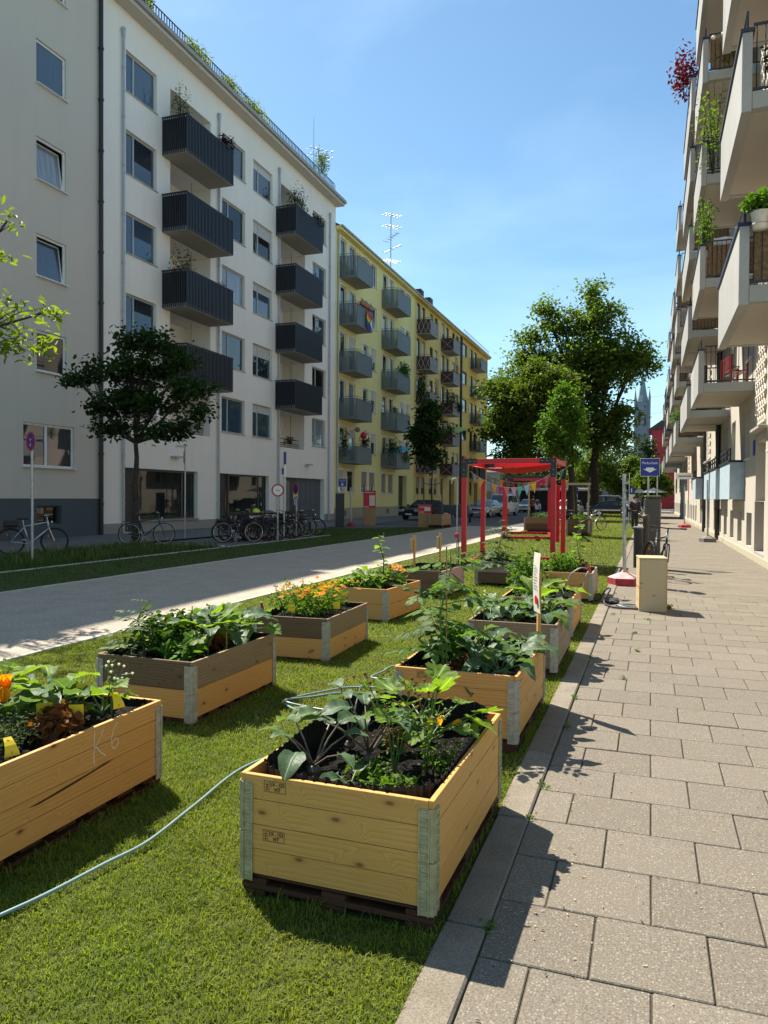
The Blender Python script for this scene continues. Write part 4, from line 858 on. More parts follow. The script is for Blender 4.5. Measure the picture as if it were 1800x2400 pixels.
def lobed_mesh(name, mat, lobes=5, depth=.22, cup=.12, droop=-.25, seed=0, teeth=0.04):
    rr = random.Random(seed); V = [(0, 0, 0)]; U = [(.5, 0)]; F = []; n = 40
    for ring in (.5, 1):
        for k in range(n+1):
            a = R(-90)+2*math.pi*(k/n); t = abs(((k/n*lobes)) % 1-.5)*2
            r = (.5*(1-depth*(t**1.5 if lobes > 1 else 0))+teeth*math.sin(k*2.6)*ring)*ring
            if ring == 1 and (k == 0 or k == n): r *= .25
            x = r*math.cos(a); y = r*math.sin(a)+.42
            V.append((x, y, cup*r*r*3+droop*max(0, y-.2)**2+.02*math.sin(k*1.1+seed)*ring)); U.append((.5+x*.9, y))
    for k in range(n):
        F.append((0, 1+k, 2+k)); F.append((1+k, n+2+k, n+3+k, 2+k))
    me = bpy.data.meshes.new(name); me.from_pydata(V, [], F); uv = me.uv_layers.new(name='UVMap')
    for p in me.polygons:
        for li in p.loop_indices: uv.data[li].uv = U[me.loops[li].vertex_index]
        p.use_smooth = True
    me.materials.append(MATS[mat]); return me
def wk(v): return .42*math.sin(math.pi*min(1, v*.93+.07))**.8*(1.0 if v < .6 else 1-.25*(v-.6))*(.65+.35*min(1, v*3))+.01
def wo2(v): return .26*math.sin(math.pi*(v*.96+.02))**.75+.004
def wn(v): return .13*math.sin(math.pi*(v*.96+.02))**.8+.003
KO = [leaf_mesh('leaf', 'kohl', wk, 8, 4, .22, -.30-.1*i, .045, 7, i) for i in range(4)]
SQ = [lobed_mesh('leaf', 'squash', 5, .26, .16, -.35-.2*i, i) for i in range(3)]
CH = [leaf_mesh('leaf', 'squash', wo2, 8, 4, .3, -.3-.2*i, .05, 5, i) for i in range(2)]
def compound(mat, seed, n=7, size=.42):
    rr = random.Random(seed); m = MB()
    m.tube([(0, 0, 0), (0, .5, -.03), (0, 1, -.16)], [.014, .010, .005], 5)
    for k in range(n):
        t = 1.0 if k == n-1 else .28+.62*(k//2)/max(1, (n-2)//2); s = 0 if k == n-1 else (1 if k % 2 else -1)
        o = Vector((0, t, -.16*t*t)); d = Vector((s*.85, .5 if s else 1, -.25)).normalized(); q = d.cross(Vector((0, 0, 1))).normalized(); L_ = size*(.75+.4*rr.random())*(1.15 if s == 0 else 1)
        pts = [o]
        prof = [(.1, .05), (.3, .26), (.45, .20), (.6, .28), (.8, .15), (1, 0)]
        l = [o+d*L_*a+q*L_*w+Vector((0, 0, -.12*a*a*L_)) for a, w in prof]; r2 = [o+d*L_*a-q*L_*w+Vector((0, 0, -.12*a*a*L_)) for a, w in prof]; c = [o+d*L_*a+Vector((0, 0, .05*L_-.12*a*a*L_)) for a, w in prof]
        m.add([o]+l+c+r2, [(0, 7, 1), (0, 13, 7)]+[(1+i, 7+i, 8+i, 2+i) for i in range(5)]+[(7+i, 13+i, 14+i, 8+i) for i in range(5)])
    return m.mesh('leaf', mat)
TO = [compound('tomato', i) for i in range(3)]; TOL = [compound('young_leaf', 10+i) for i in range(2)]
BEAN = [leaf_mesh('leaf', 'squash', wk, 6, 4, .15, -.3, .02, 5, 9)]
def orient(o, yaw_, tilt, twist=0): o.rotation_euler = Euler((tilt, twist, yaw_), 'XYZ')
def rosette(name, label, cat, root, x, y, n, pet, L_, meshes, stem='stem_green', h0=.05, seed=0, group=None, up=(.5, 1.1), bulb=None, only_stuff=False, yaw0=None, arc=2*math.pi, zoff=0):
    """a leafy plant: central stem, petioles and separate leaves; x,y in the bed's own frame"""
    rr = random.Random(seed); loc = place(root, x, y, zoff)
    t = thing(name, label, cat, loc, root.rotation_euler.z if root else 0, group); m = MB()
    if bulb: m.lathe([(.001, 0), (bulb, bulb*.5), (bulb*1.05, bulb), (bulb*.7, bulb*1.6), (.006, bulb*1.9)], 0, 0, 10)
    m.tube([(0, 0, -.02), (0, 0, h0)], .007, 6); a0 = rr.random()*6.28 if yaw0 is None else yaw0; lst = []
    for k in range(n):
        a = a0+arc*(k+rr.uniform(-.25, .25))/n; e = rr.uniform(*up); p = pet*rr.uniform(.75, 1.2); d = Vector((math.sin(-a)*math.cos(e), math.cos(a)*math.cos(e), math.sin(e)))
        s0 = Vector((0, 0, h0*rr.uniform(.5, 1))); mid = s0+d*p*.55+Vector((0, 0, p*.05)); e0 = s0+d*p+Vector((0, 0, -p*.03)); m.tube([s0, mid, e0], [.0055, .0045, .0035], 5)
        lst.append((a, e, e0, rr.uniform(.75, 1.2)*L_))
    m.build('stem', stem, t)
    for k, (a, e, e0, l) in enumerate(lst):
        o = ob('leaf', rr.choice(meshes), t, e0-Vector((math.sin(-a), math.cos(a), 0))*.004, None, (l*rr.uniform(.9, 1.1), l, l)); orient(o, a, e-rr.uniform(.25, .85), rr.uniform(-.35, .35))
    return t
def place(root, x, y, zoff=0):
    p = Vector((x, y, SOILZ.get(root.name, .4)+zoff)); return root.matrix_basis @ p if root else p
SOILZ = {}
for b_, z in ((bA, .36), (bE, .415), (bF, .385), (bC, .355), (bD, .355), (bP, .325), (bG, .36), (bH, .395), (bI, .385), (bJ, .385), (bK, .315), (bM, .45), (bN, .45), (bL, .45)): SOILZ[b_.name] = z
def clump_np(name, mat, n, rx, ry, h, size, seed=0, hang=0, shell=.0, aspect=.55):
    """many small leaves filling a dome, as one mesh"""
    q = np.random.default_rng(seed); u = q.normal(size=(n, 3)); u /= np.linalg.norm(u, axis=1)[:, None]; r = (shell+(1-shell)*q.random(n)**.5)[:, None]
    c = u*r*[rx, ry, h*.5]+[0, 0, h*.5]; c *= (1+.12*np.sin(c[:, [1]]*23+seed)); return leaves_at(name, mat, c, size, q, aspect)
def leaves_at(name, mat, c, size, q, aspect=.55, flat=.5):
    n = len(c); d = q.normal(size=(n, 3)); d[:, 2] = d[:, 2]*.6-.15; d /= np.linalg.norm(d, axis=1)[:, None]
    nn = q.normal(size=(n, 3)); nn[:, 2] += flat*2; s = np.cross(d, nn); s /= np.linalg.norm(s, axis=1)[:, None]+1e-9; up_ = np.cross(s, d)
    L_ = (size*(.6+.7*q.random(n)))[:, None]; w = L_*aspect*.5
    V = np.zeros((n, 6, 3)); V[:, 0] = c; V[:, 1] = c+d*L_*.35+s*w+up_*L_*.10; V[:, 2] = c+d*L_*.75+s*w*.7+up_*L_*.05; V[:, 3] = c+d*L_-up_*L_*.08; V[:, 4] = c+d*L_*.75-s*w*.7+up_*L_*.05; V[:, 5] = c+d*L_*.35-s*w+up_*L_*.10
    F = np.array([[0, 1, 2, 3], [0, 3, 4, 5]])[None]+np.arange(n)[:, None, None]*6
    return np_mesh(name, V.reshape(-1, 3), F.reshape(-1, 4), mat)
def bush(name, label, cat, root, x, y, n, rx, ry, h, size, mat, seed=0, group=None, stems=5, stem='stem_green', zoff=0, loc=None, aspect=.55):
    rr = random.Random(seed); t = thing(name, label, cat, loc if loc is not None else place(root, x, y, zoff), 0, group)
    m = MB()
    for k in range(stems): a = rr.random()*6.28; m.tube([(0, 0, -.01), (math.cos(a)*rx*.3, math.sin(a)*ry*.3, h*.5), (math.cos(a)*rx*.6, math.sin(a)*ry*.6, h*.9)], [.005, .004, .002], 4)
    m.build('stem', stem, t); o = ob('foliage', clump_np('foliage', mat, n, rx, ry, h, size, seed, aspect=aspect), t); stuff(o); return t
def flower_heads(t, mesh, pts, s, rr):
    for p in pts: ob('flower', mesh, t, p, (rr.gauss(0, .45), rr.gauss(0, .45), rr.random()*6), s*rr.uniform(.8, 1.25))
def flower_mesh(mat, petals=10, layers=2, center=None, L_=1.0):
    m = MB()
    for ly in range(layers):
        for k in range(petals):
            a = 2*math.pi*(k+.5*ly)/petals; r = L_*(1-.3*ly); c, s = math.cos(a), math.sin(a); z = .12*ly; w = 2.6/petals*r*.5
            def P(d, o, h): return (c*d-s*o, s*d+c*o, h+z)
            m.add([P(.1, 0, 0), P(.6*r, w, .18), P(r, w*.5, .12), P(r, -w*.5, .12), P(.6*r, -w, .18)], [(0, 1, 2, 3, 4)])
    m.lathe([(.001, .25), (.22, .2), (.3, .05)], 0, 0, 8, 1)
    return m.mesh('flower', [mat, center or mat])
FM = flower_mesh('marigold', 9, 3); FY = flower_mesh('yellow_petal', 9, 2, 'marigold'); FW = flower_mesh('white_petal', 7, 1, 'yellow_petal'); FO = flower_mesh('marigold', 11, 1, 'leather')
GK = 'kohlrabi plants in the raised beds'
# ---- nearest bed (A)
rosette('kohlrabi_plant', 'kohlrabi with broad blue green leaves at the front left of the nearest bed', 'vegetable plant', bA, -.25, -.24, 8, .23, .12, KO, 'stem_purple', .06, 21, GK, (.5, 1.2), .03)
rosette('kohlrabi_plant', 'kohlrabi on purple stalks left of centre in the nearest bed', 'vegetable plant', bA, -.08, -.02, 9, .23, .125, KO, 'stem_purple', .07, 22, GK, (.6, 1.25), .028)
rosette('kohlrabi_plant', 'kohlrabi half way along the left rim of the nearest bed', 'vegetable plant', bA, -.24, .14, 7, .24, .115, KO, 'stem_purple', .07, 24, GK, (.55, 1.2), .026)
rosette('kohlrabi_plant', 'small kohlrabi seedling low at the front of the nearest bed', 'vegetable plant', bA, -.03, -.36, 5, .08, .11, KO, 'stem_green', .03, 25, GK, (.3, .8))
rosette('squash_plant', 'bright green squash plant with orange flowers at the back of the nearest bed', 'vegetable plant', bA, .13, .22, 16, .24, .145, SQ, 'stem_green', .10, 26, None, (.45, 1.35))
t = [o for o in bpy.data.objects if o.get('label', '').startswith('bright green squash')][0]; rr = random.Random(2)
fl = leaf_mesh('flower', 'squash_flower', wo2, 5, 4, .9, .1, .02)
for k in range(3): ob('flower', fl, t, (rr.uniform(-.08, .12), rr.uniform(-.14, .02), rr.uniform(.12, .22)), (rr.uniform(.6, 1.2), 0, rr.random()*6), .065)
def wiry(label, root, x, y, h, n, seed, heads='stem_green', leafmat='herb', nl=90):
    rr = random.Random(seed); t = thing('flower_stalk', label, 'wild flower', place(root, x, y)); m = MB(); hd = MB(); pts = []
    for k in range(n):
        a = rr.random()*6.28; l = rr.uniform(.25, .8)*h*.55; P = [Vector((0, 0, 0)), Vector((math.cos(a)*l*.25, math.sin(a)*l*.25, h*rr.uniform(.4, .6))), Vector((math.cos(a)*l, math.sin(a)*l, h*rr.uniform(.75, 1.05)))]
        m.tube(P, [.0035, .0028, .0018], 4); pts += [P[1], P[2], P[1].lerp(P[2], .5), P[0].lerp(P[1], .6)]
        for q in range(3):
            e = P[2]+Vector((rr.gauss(0, .03), rr.gauss(0, .03), rr.gauss(0, .02))); m.tube([P[1].lerp(P[2], .7), e], .0014, 3); hd.lathe([(.001, e.z-.008), (.007, e.z-.003), (.008, e.z+.003), (.001, e.z+.008)], e.x, e.y, 6)
    m.build('stem', 'stem_green', t); stuff(hd.build('seed_head', heads, t))
    c = np.array([list(p) for p in pts]); q = np.random.default_rng(seed); idx = q.integers(0, len(c), nl); o = ob('foliage', leaves_at('foliage', leafmat, c[idx]+q.normal(0, .02, (nl, 3)), .03, q, .35), t); stuff(o); return t
wiry('wiry stalk with brown seed heads rising from the middle of the nearest bed', bA, .08, -.12, .42, 7, 31, 'brown_leaf')
wiry('thin flowering weed arching over the right side of the nearest bed', bA, .20, -.05, .30, 6, 32)
bush('weed_clump', 'low clump of fine green weeds at the front right of the nearest bed', 'weeds', bA, .16, -.33, 190, .13, .10, .10, .035, 'herb', 41)
bush('weed_clump', 'sparse purslane seedlings in the middle of the nearest bed', 'weeds', bA, -.02, -.18, 120, .12, .12, .09, .03, 'herb', 42)
bush('weed_clump', 'weeds along the right liner of the nearest bed', 'weeds', bA, .27, .05, 110, .08, .2, .10, .03, 'herb', 43)
bush('weed_clump', 'bronze withered leaves behind the kohlrabi in the nearest bed', 'weeds', bA, -.02, .2, 60, .07, .07, .12, .05, 'brown_leaf', 44)
# ---- second kerb bed (G)
rr = random.Random(5)
for k, (x, y, lab) in enumerate([(.12, -.1, 'in the middle of the second kerb bed'), (.26, .12, 'by the pavement side of the second kerb bed'), (.02, .2, 'behind the tomato in the second kerb bed'), (.24, -.34, 'at the front right of the second kerb bed'), (.25, .38, 'below the paper sign in the second kerb bed'), (-.12, .38, 'at the back of the second kerb bed')]):
    rosette('kohlrabi_plant', 'kohlrabi with grey green leaves '+lab, 'vegetable plant', bG, x, y, 9, .17, .145, KO, 'stem_green', .06, 60+k, GK, (.4, 1.15))
rosette('kohlrabi_plant', 'pale kohlrabi seedling at the front rim of the second kerb bed', 'vegetable plant', bG, .06, -.46, 6, .07, .12, KO, 'stem_green', .03, 67, GK, (.3, .8))
bush('lettuce', 'red lettuce low in front of the kohlrabi in the second kerb bed', 'vegetable plant', bG, -.05, -.22, 160, .10, .09, .12, .06, 'brown_leaf', 68)
def tall(name, label, root, x, y, h, n, L_, meshes, seed, stake=True, group=None, lean=.05, leafn='vegetable plant', z0=.2, loc=None):
    rr = random.Random(seed); t = thing(name, label, leafn, loc if loc is not None else place(root, x, y), 0, group); m = MB(); P = [Vector((lean*math.sin(k*1.1+seed)*k/6, lean*math.cos(k*.9+seed)*k/6, h*k/6)) for k in range(7)]
    m.tube(P, [.011, .010, .009, .008, .007, .005, .003], 6); m.build('stem', 'stem_green', t)
    if stake: m = MB(); m.cyl((.02, .015, -.02), (.015, .01, h*1.03), .005, None, 6); m.build('stake', 'stake', t)
    for k in range(n):
        f = z0+(1-z0)*(k+rr.uniform(0, .6))/n; i = min(5, int(f*6)); p = P[i].lerp(P[i+1], f*6-i); a = k*2.4+rr.uniform(-.5, .5); l = L_*(1.15-.55*f)*rr.uniform(.8, 1.2)
        o = ob('leaf', rr.choice(meshes), t, p, None, l); orient(o, a, rr.uniform(-.25, .45), rr.uniform(-.3, .3))
    return t
tall('tomato_plant', 'tall staked tomato plant rising from the left of the second kerb bed', bG, -.16, -.28, .86, 22, .33, TO[:1]+TOL, 71)
bush('tomato_plant', 'bushy low tomato beside the tall one in the second kerb bed', 'vegetable plant', bG, -.24, .05, 220, .14, .2, .34, .07, 'tomato', 72)
wiry('stalk with pale flowers above the second kerb bed', bG, .1, -.2, .62, 2, 73, 'white_petal', 'herb', 20)
# ---- third and fourth kerb beds (H, I), J, K
for k, (x, y) in enumerate([(-.24, -.3), (0, -.32), (.22, -.3), (-.22, .02), (.02, .0), (.25, .05), (-.1, .3), (.24, .36)]):
    pos = ['front left', 'front middle', 'front right', 'left side', 'centre', 'pavement side', 'back', 'back right'][k]
    rosette('kohlrabi_plant', f'kohlrabi with silvery leaves at the {pos} of the weathered grey kerb bed', 'vegetable plant', bH, x, y, 9, .15, .16, KO, 'stem_green', .05, 80+k, GK, (.45, 1.15))
rosette('chard_plant', 'bright green chard leaf standing up at the back of the weathered grey kerb bed', 'vegetable plant', bH, .05, .42, 4, .2, .30, CH, 'stem_green', .08, 89, None, (.8, 1.3))
bush('raspberry_bush', 'bushy raspberry filling the left of the fourth kerb bed', 'shrub', bI, -.2, .0, 900, .26, .36, .56, .06, 'young_leaf', 90)
m = thing('chives', 'upright tuft of chives in the fourth kerb bed', 'herb', place(bI, .14, -.2)); mm = MB(); rr = random.Random(1)
for k in range(70): a = rr.random()*6.28; r0 = rr.random()*.03; l = rr.random()*.09; mm.tube([(r0*math.cos(a), r0*math.sin(a), 0), ((r0+l*.4)*math.cos(a), (r0+l*.4)*math.sin(a), .16), ((r0+l)*math.cos(a), (r0+l)*math.sin(a), rr.uniform(.22, .32))], [.0025, .002, .001], 3)
stuff(mm.build('chive_leaf', 'young_leaf', m))
bush('strawberry_plant', 'strawberry leaves at the front left of the fourth kerb bed', 'vegetable plant', bI, -.05, -.42, 160, .2, .12, .16, .07, 'herb', 91)
rosette('chard_plant', 'chard with curled leaves at the right rim of the fourth kerb bed', 'vegetable plant', bI, .26, -.1, 6, .12, .2, CH, 'stem_green', .04, 92, None, (.4, 1.1))
bush('herb_patch', 'dense bright green herbs filling the bed behind the paper sign', 'herbs', bJ, -.08, -.15, 900, .30, .36, .32, .06, 'young_leaf', 93)
bush('red_sorrel', 'dark red leaves beside the hose connector in the kerb bed', 'herbs', bJ, .18, -.1, 130, .1, .12, .26, .06, 'red_leaf', 94)
tall('bean_plant', 'slim bean plant on a cane at the back of the kerb bed with the hose', bJ, .12, .3, .85, 14, .2, BEAN, 95)
tall('tomato_plant', 'tomato plant sprawling over the left corner of the lilac bed', bK, -.25, -.35, .35, 12, .4, TO, 96, False, lean=.2, z0=.3)
tall('tomato_plant', 'tall staked tomato plant at the front of the lilac bed', bK, .0, -.35, .85, 14, .32, TO, 97)
tall('tomato_plant', 'young tomato low in the front middle of the lilac bed', bK, .12, -.45, .3, 9, .36, TO, 98, False)
# ---- left row
rr = random.Random(9)
tall('tomato_plant', 'tomato plant with curled top at the left corner of the bed with grey upper boards', bF, -.2, -.34, .42, 18, .22, TO, 101, False, z0=.05)
bush('tomato_plant', 'dense dark tomato bush along the left of the bed with grey upper boards', 'vegetable plant', bF, -.1, -.1, 650, .22, .34, .30, .07, 'tomato', 102)
for k, (x, y, l) in enumerate([(.06, .02, 'centre'), (-.1, .3, 'back left'), (.16, .26, 'back'), (.2, .45, 'far right corner'), (-.05, .45, 'far end'), (.2, -.1, 'right side')]):
    rosette('cucumber_plant', f'cucumber with big sunlit leaves, {l} of the grey boarded bed', 'vegetable plant', bF, x, y, 8, .18, .2, SQ+KO[:2], 'stem_green', .08, 103+k, 'cucumber plants in the grey boarded bed', (.3, 1.15))
bush('lettuce', 'brown red lettuce between the cucumbers', 'vegetable plant', bF, .12, .12, 120, .1, .1, .16, .07, 'brown_leaf', 110)
bush('strawberry_plant', 'strawberry plants at the front right of the bed with grey upper boards', 'vegetable plant', bF, .14, -.36, 150, .16, .14, .16, .08, 'young_leaf', 111)
# marigolds
t = bush('marigold_bed', 'thick mass of orange marigolds filling the bed with grey boards', 'flowers', bC, .02, .0, 1500, .31, .5, .30, .06, 'herb', 120, None, 12, aspect=.25)
pts = []
for k in range(85):
    x, y = rr.uniform(-.28, .3), rr.uniform(-.46, .5); pts.append((x, y, .20+.12*rr.random()+.03*(1-abs(x)/.3)))
flower_heads(t, FM, pts[:62], .027, rr); flower_heads(t, FY, pts[62:], .026, rr)
bush('shrub_daisy', 'loose daisy sprigs at the left of the marigold bed', 'flowers', bC, -.28, -.1, 200, .1, .4, .36, .035, 'herb', 121)
t = bush('herb_patch', 'mixed leafy herbs filling the bed with the climbing bean', 'herbs', bD, -.1, -.2, 500, .28, .34, .2, .08, 'herb', 130)
for k, (x, y, l) in enumerate([(-.26, -.4, 'front left'), (-.05, -.25, 'front'), (.1, .1, 'middle'), (-.2, .2, 'back left')]):
    rosette('pepper_plant', f'pepper plant with pointed leaves at the {l} of the bed with the climbing bean', 'vegetable plant', bD, x, y, 8, .12, .2, CH, 'stem_green', .08, 131+k, 'pepper plants in the climbing bean bed', (.3, 1.1))
t = bush('rudbeckia', 'clump of orange rudbeckia at the right end of the climbing bean bed', 'flowers', bD, .22, .2, 140, .14, .16, .22, .05, 'herb', 136); flower_heads(t, FO, [(rr.uniform(-.12, .14), rr.uniform(-.15, .15), .2+.08*rr.random()) for k in range(11)], .05, rr)
tall('bean_plant', 'climbing bean winding up a dark cane above the left row of beds', bD, .02, .12, .72, 16, .17, BEAN, 137, True)
bush('herb_patch', 'young lettuces low in the pink bed, left part', 'herbs', bP, -.15, -.2, 160, .2, .25, .1, .06, 'young_leaf', 140); bush('herb_patch', 'young lettuces low in the pink bed beside the right wooden sign', 'herbs', bP, .2, .2, 160, .15, .25, .12, .06, 'young_leaf', 141)
# ---- bed at the left edge (E)
rosette('squash_plant', 'squash plant with an orange flower and big leaves at the left edge of the picture', 'vegetable plant', bE, -.2, .02, 14, .22, .155, SQ, 'stem_green', .08, 150, None, (.4, 1.2))
t = [o for o in bpy.data.objects if o.get('label', '').startswith('squash plant with an orange')][0]
fl2 = leaf_mesh('flower', 'squash_flower', wo2, 6, 4, 1.1, .25, .02)
for k in range(5): ob('flower', fl2, t, (.16, -.06, .19), (.95, 0, k*1.256), .10)
for k in range(4): ob('flower', fl2, t, (.19, -.10, .16), (1.3, 0, k*1.57), .08)
for k, (x, y, l) in enumerate([(.02, .0, 'in the middle'), (.08, .26, 'at the back'), (-.1, .32, 'at the back left')]):
    rosette('chard_plant', f'chard with upright green leaves {l} of the chalk marked bed', 'vegetable plant', bE, x, y, 7, .12, .19, CH+KO[:1], 'stem_green', .05, 151+k, 'chard in the chalk marked bed', (.6, 1.25))
rosette('kohlrabi_plant', 'kohlrabi with a grey green leaf near the back rim of the chalk marked bed', 'vegetable plant', bE, .12, .1, 6, .16, .16, KO, 'stem_green', .05, 155, GK, (.5, 1.2))
bush('thyme', 'grey green thyme cushion at the front of the chalk marked bed', 'herbs', bE, .12, -.26, 1700, .20, .22, .17, .020, 'thyme', 156, aspect=.4)
bush('lettuce', 'bronze oak leaf lettuce beside the thyme', 'vegetable plant', bE, .24, -.02, 420, .11, .14, .15, .05, 'brown_leaf', 157, aspect=.9)
bush('lettuce', 'dark red lettuce at the left edge of the chalk marked bed', 'vegetable plant', bE, .02, -.44, 150, .12, .12, .14, .06, 'red_leaf', 158)
wiry('thin weed with white flower heads at the back of the chalk marked bed', bE, .26, .36, .26, 4, 159, 'white_petal', 'herb', 30)
rosette('strawberry_plant', 'small strawberry with bright toothed leaves near the back right corner of the chalk marked bed', 'vegetable plant', bE, .22, .34, 5, .16, .10, SQ, 'stem_green', .03, 160, None, (.5, 1.2))
def yellow_tag(label, root, x, y, h, rz, curl=0):
    t = thing('sticky_trap', label, 'sticky trap', place(root, x, y), rz, 'yellow sticky traps on sticks'); MB().cyl((0, 0, -.02), (0, 0, h), .0025, None, 6).build('stick', 'stake', t)
    m = MB(); w, hh = .034, .072; n = 5; V = [(s*w*(1-.5*curl*i/n), curl*(i/n)**2*.05-.003, h-.02+hh*i/n) for i in range(n+1) for s in (-1, 1)]
    m.add(V, [(2*i, 2*i+1, 2*i+3, 2*i+2) for i in range(n)])
    m.build('card', 'yellow_tag', t)
for (x, y, h, rz, c, l) in [(.30, .06, .10, .5, 0, 'square one in the middle of the chalk marked bed'), (.16, .0, .11, .9, 0, 'one behind the bronze lettuce in the chalk marked bed'), (.15, .28, .14, .7, 0, 'one at the back of the chalk marked bed'), (.34, .32, .09, 1.2, 1, 'curled one by the back right corner of the chalk marked bed'), (.33, -.36, .06, 1.2, 1, 'narrow edge on one by the thyme')]: yellow_tag('yellow sticky trap, '+l, bE, x, y, h, rz, c)
for (x, y, l) in [(-.02, -.5, 'left one at the front rim of the marigold bed'), (.34, -.2, 'right one at the corner of the marigold bed')]: yellow_tag('yellow sticky trap, '+l, bC, x, y, .12, .2, 0)
# hand tool and canes
t = thing('hand_trowel', 'hand trowel with a dark red handle stuck in the left corner of the marigold bed', 'trowel', place(bC, -.36, -.40), 0, None, (R(-12), R(-22), 0)); m = MB(); m.lathe([(.002, .02), (.011, .04), (.015, .12), (.012, .16), (.001, .17)], 0, 0, 10); m.build('handle', 'bike_red', t); MB().cyl((0, 0, -.06), (0, 0, .03), .005, None, 8).build('blade', 'steel', t)
for (root, x, y, h, l) in [(bF, -.02, .02, .34, 'thin cane standing in the middle of the bed with grey upper boards'), (bF, .30, .0, .22, 'short bamboo cane near the right rim of the bed with grey upper boards'), (bK, .35, .1, .5, 'dark cane at the back of the lilac bed'), (bJ, .0, .1, .6, 'dark cane among the herbs of the bed with the hose'), (bJ, .33, .35, 1.0, 'long thin bamboo cane at the back corner of the bed with the hose')]:
    tag(MB().cyl((0, 0, -.03), (0, 0, h), .005, .004, 6).build('garden_cane', 'stake', None, False, place(root, x, y)), l, 'cane')
# wooden signs and the paper sign
def wood_sign(label, root, x, y, h, rz):
    t = thing('garden_sign', label, 'sign', place(root, x, y), rz, 'small wooden signs in the pink bed'); MB().cbox(-.018, .018, -.012, .012, -.05, h, .002).build('stake', 'wood_honey', t); MB().cbox(-.07, .07, .013, .031, h-.26, h-.05, .003).build('board', 'wood_pale', t)
wood_sign('small wooden sign on a stake in the pink bed, left one', bP, -.24, -.12, .62, R(66)); wood_sign('small wooden sign on a stake in the pink bed, right one', bP, .13, .12, .66, R(72))
t = thing('paper_sign', 'paper sheet with a red dot on a wooden stake at the second kerb bed', 'sign', place(bG, .35, .63, -.36), R(-66)); MB().cbox(-.022, .022, -.012, .012, 0, 1.02, .002).build('stake', 'wood_honey', t)
m = MB(); n = 8; V = []; F = []
for i in range(n+1):
    for j in range(2): V.append((-.02+(.17*j)-.06, -.016-.012*math.sin(i/n*3), .70+.46*i/n))
for i in range(n): F.append((2*i, 2*i+1, 2*i+3, 2*i+2))
o = m.add(V, F).build('sheet', 'paper', t)
m = MB()
for k in range(9): m.box(-.06, .045-.03*(k % 3 == 2), -.031, -.0305, .88+k*.022, .884+k*.022)
m.build('printed_lines', 'sign_text', t)
m = MB(); m.lathe([(.0, 0), (.035, 0), (.035, .0006), (0, .0006)], 0, 0, 20); o = m.build('red_dot', 'sign_red', t, False, (.02, -.031, .80), (R(90), 0, 0))
# hoses
def hose(label, pts, r, mat, n=10):
    P = [Vector(p) for p in pts]; out = []
    for i in range(len(P)-1):
        p0, p1, p2, p3 = P[max(0, i-1)], P[i], P[i+1], P[min(len(P)-1, i+2)]
        for k in range(8):
            u = k/8; out.append(.5*((2*p1)+(p2-p0)*u+(2*p0-5*p1+4*p2-p3)*u*u+(3*p1-p0-3*p2+p3)*u**3))
    out.append(P[-1]); return tag(MB().tube(out, r, n).build('garden_hose', mat, None, True), label, 'hose')
z = .03
hose('pale blue garden hose running across the lawn from the left edge to the nearest bed', [(-2.45, 1.3, z), (-2.27, 2.0, z), (-2.19, 2.29, z), (-2.14, 2.58, z), (-2.10, 2.81, z), (-2.13, 3.22, z), (-2.17, 3.75, z), (-2.05, 4.1, z), (-1.8, 4.25, z), (-1.78, 4.5, z), (-2.1, 4.75, z), (-2.5, 5.0, z), (-2.58, 5.18, z), (-2.42, 5.5, z), (-2.28, 5.68, z), (-2.0, 5.75, z+.01), (-1.92, 5.95, z+.02), (-2.2, 5.97, z+.02), (-2.22, 6.3, z), (-2.17, 6.6, z), (-1.75, 7.0, z), (-1.62, 7.3, z)], .0078, 'hose')
hose('loop of pale blue garden hose lying left behind the nearest bed', [(-1.62, 5.3, z), (-1.9, 5.42, z), (-2.25, 5.5, z), (-2.45, 5.3, z), (-2.56, 5.06, z+.02), (-2.3, 5.02, z), (-1.9, 4.98, z), (-1.65, 5.0, z)], .0078, 'hose')
hose('thin grey hose on the lawn behind the chalk marked bed', [(-3.6, 3.9, z), (-3.4, 4.3, z), (-3.2, 4.2, z), (-3.8, 4.6, z), (-3.9, 5.0, z)], .006, 'hose_grey')
hose('grey hose hanging down the front of the kerb bed from its red connector', [(-.86, 11.83, .48), (-.90, 11.78, .40), (-.93, 11.76, .25), (-1.02, 11.74, .1), (-1.15, 11.7, .03), (-1.05, 11.5, .03), (-.9, 11.45, .03)], .012, 'hose_grey')
hose('grey hose coming over the rim to the red connector', [(-.86, 11.86, .50), (-.98, 11.84, .52), (-1.12, 11.8, .42), (-1.16, 11.78, .3)], .011, 'hose_grey')
hose('black rubber hose coiled on the pavement between the kerb bed and the wooden box', [(-.82, 11.75, .03), (-.70, 11.9, .06), (-.62, 12.1, .18), (-.55, 11.95, .20), (-.62, 11.6, .06), (-.5, 11.35, .02), (-.2, 11.25, .02), (-.02, 11.3, .02)], .014, 'rubber')
hose('grey hose end lying in a loop on the pavement beside the wooden box', [(-.45, 11.55, .016), (-.3, 11.75, .016), (-.12, 11.7, .016), (-.2, 11.5, .016), (-.42, 11.5, .03), (-.3, 11.38, .016), (-.15, 11.42, .016)], .012, 'hose_grey')
tag(MB().lathe([(.012, .46), (.022, .47), (.024, .53), (.014, .55)], -.86, 11.84, 10).build('hose_connector', 'sign_red'), 'red plastic hose connector on the corner of the kerb bed', 'hose connector')
tag(MB().cbox(-.64, -.44, 11.75, 12.25, .012, .045, .01).build('rubber_mat', 'rubber'), 'flat black rubber mat on the kerb beside the coiled hose', 'mat')
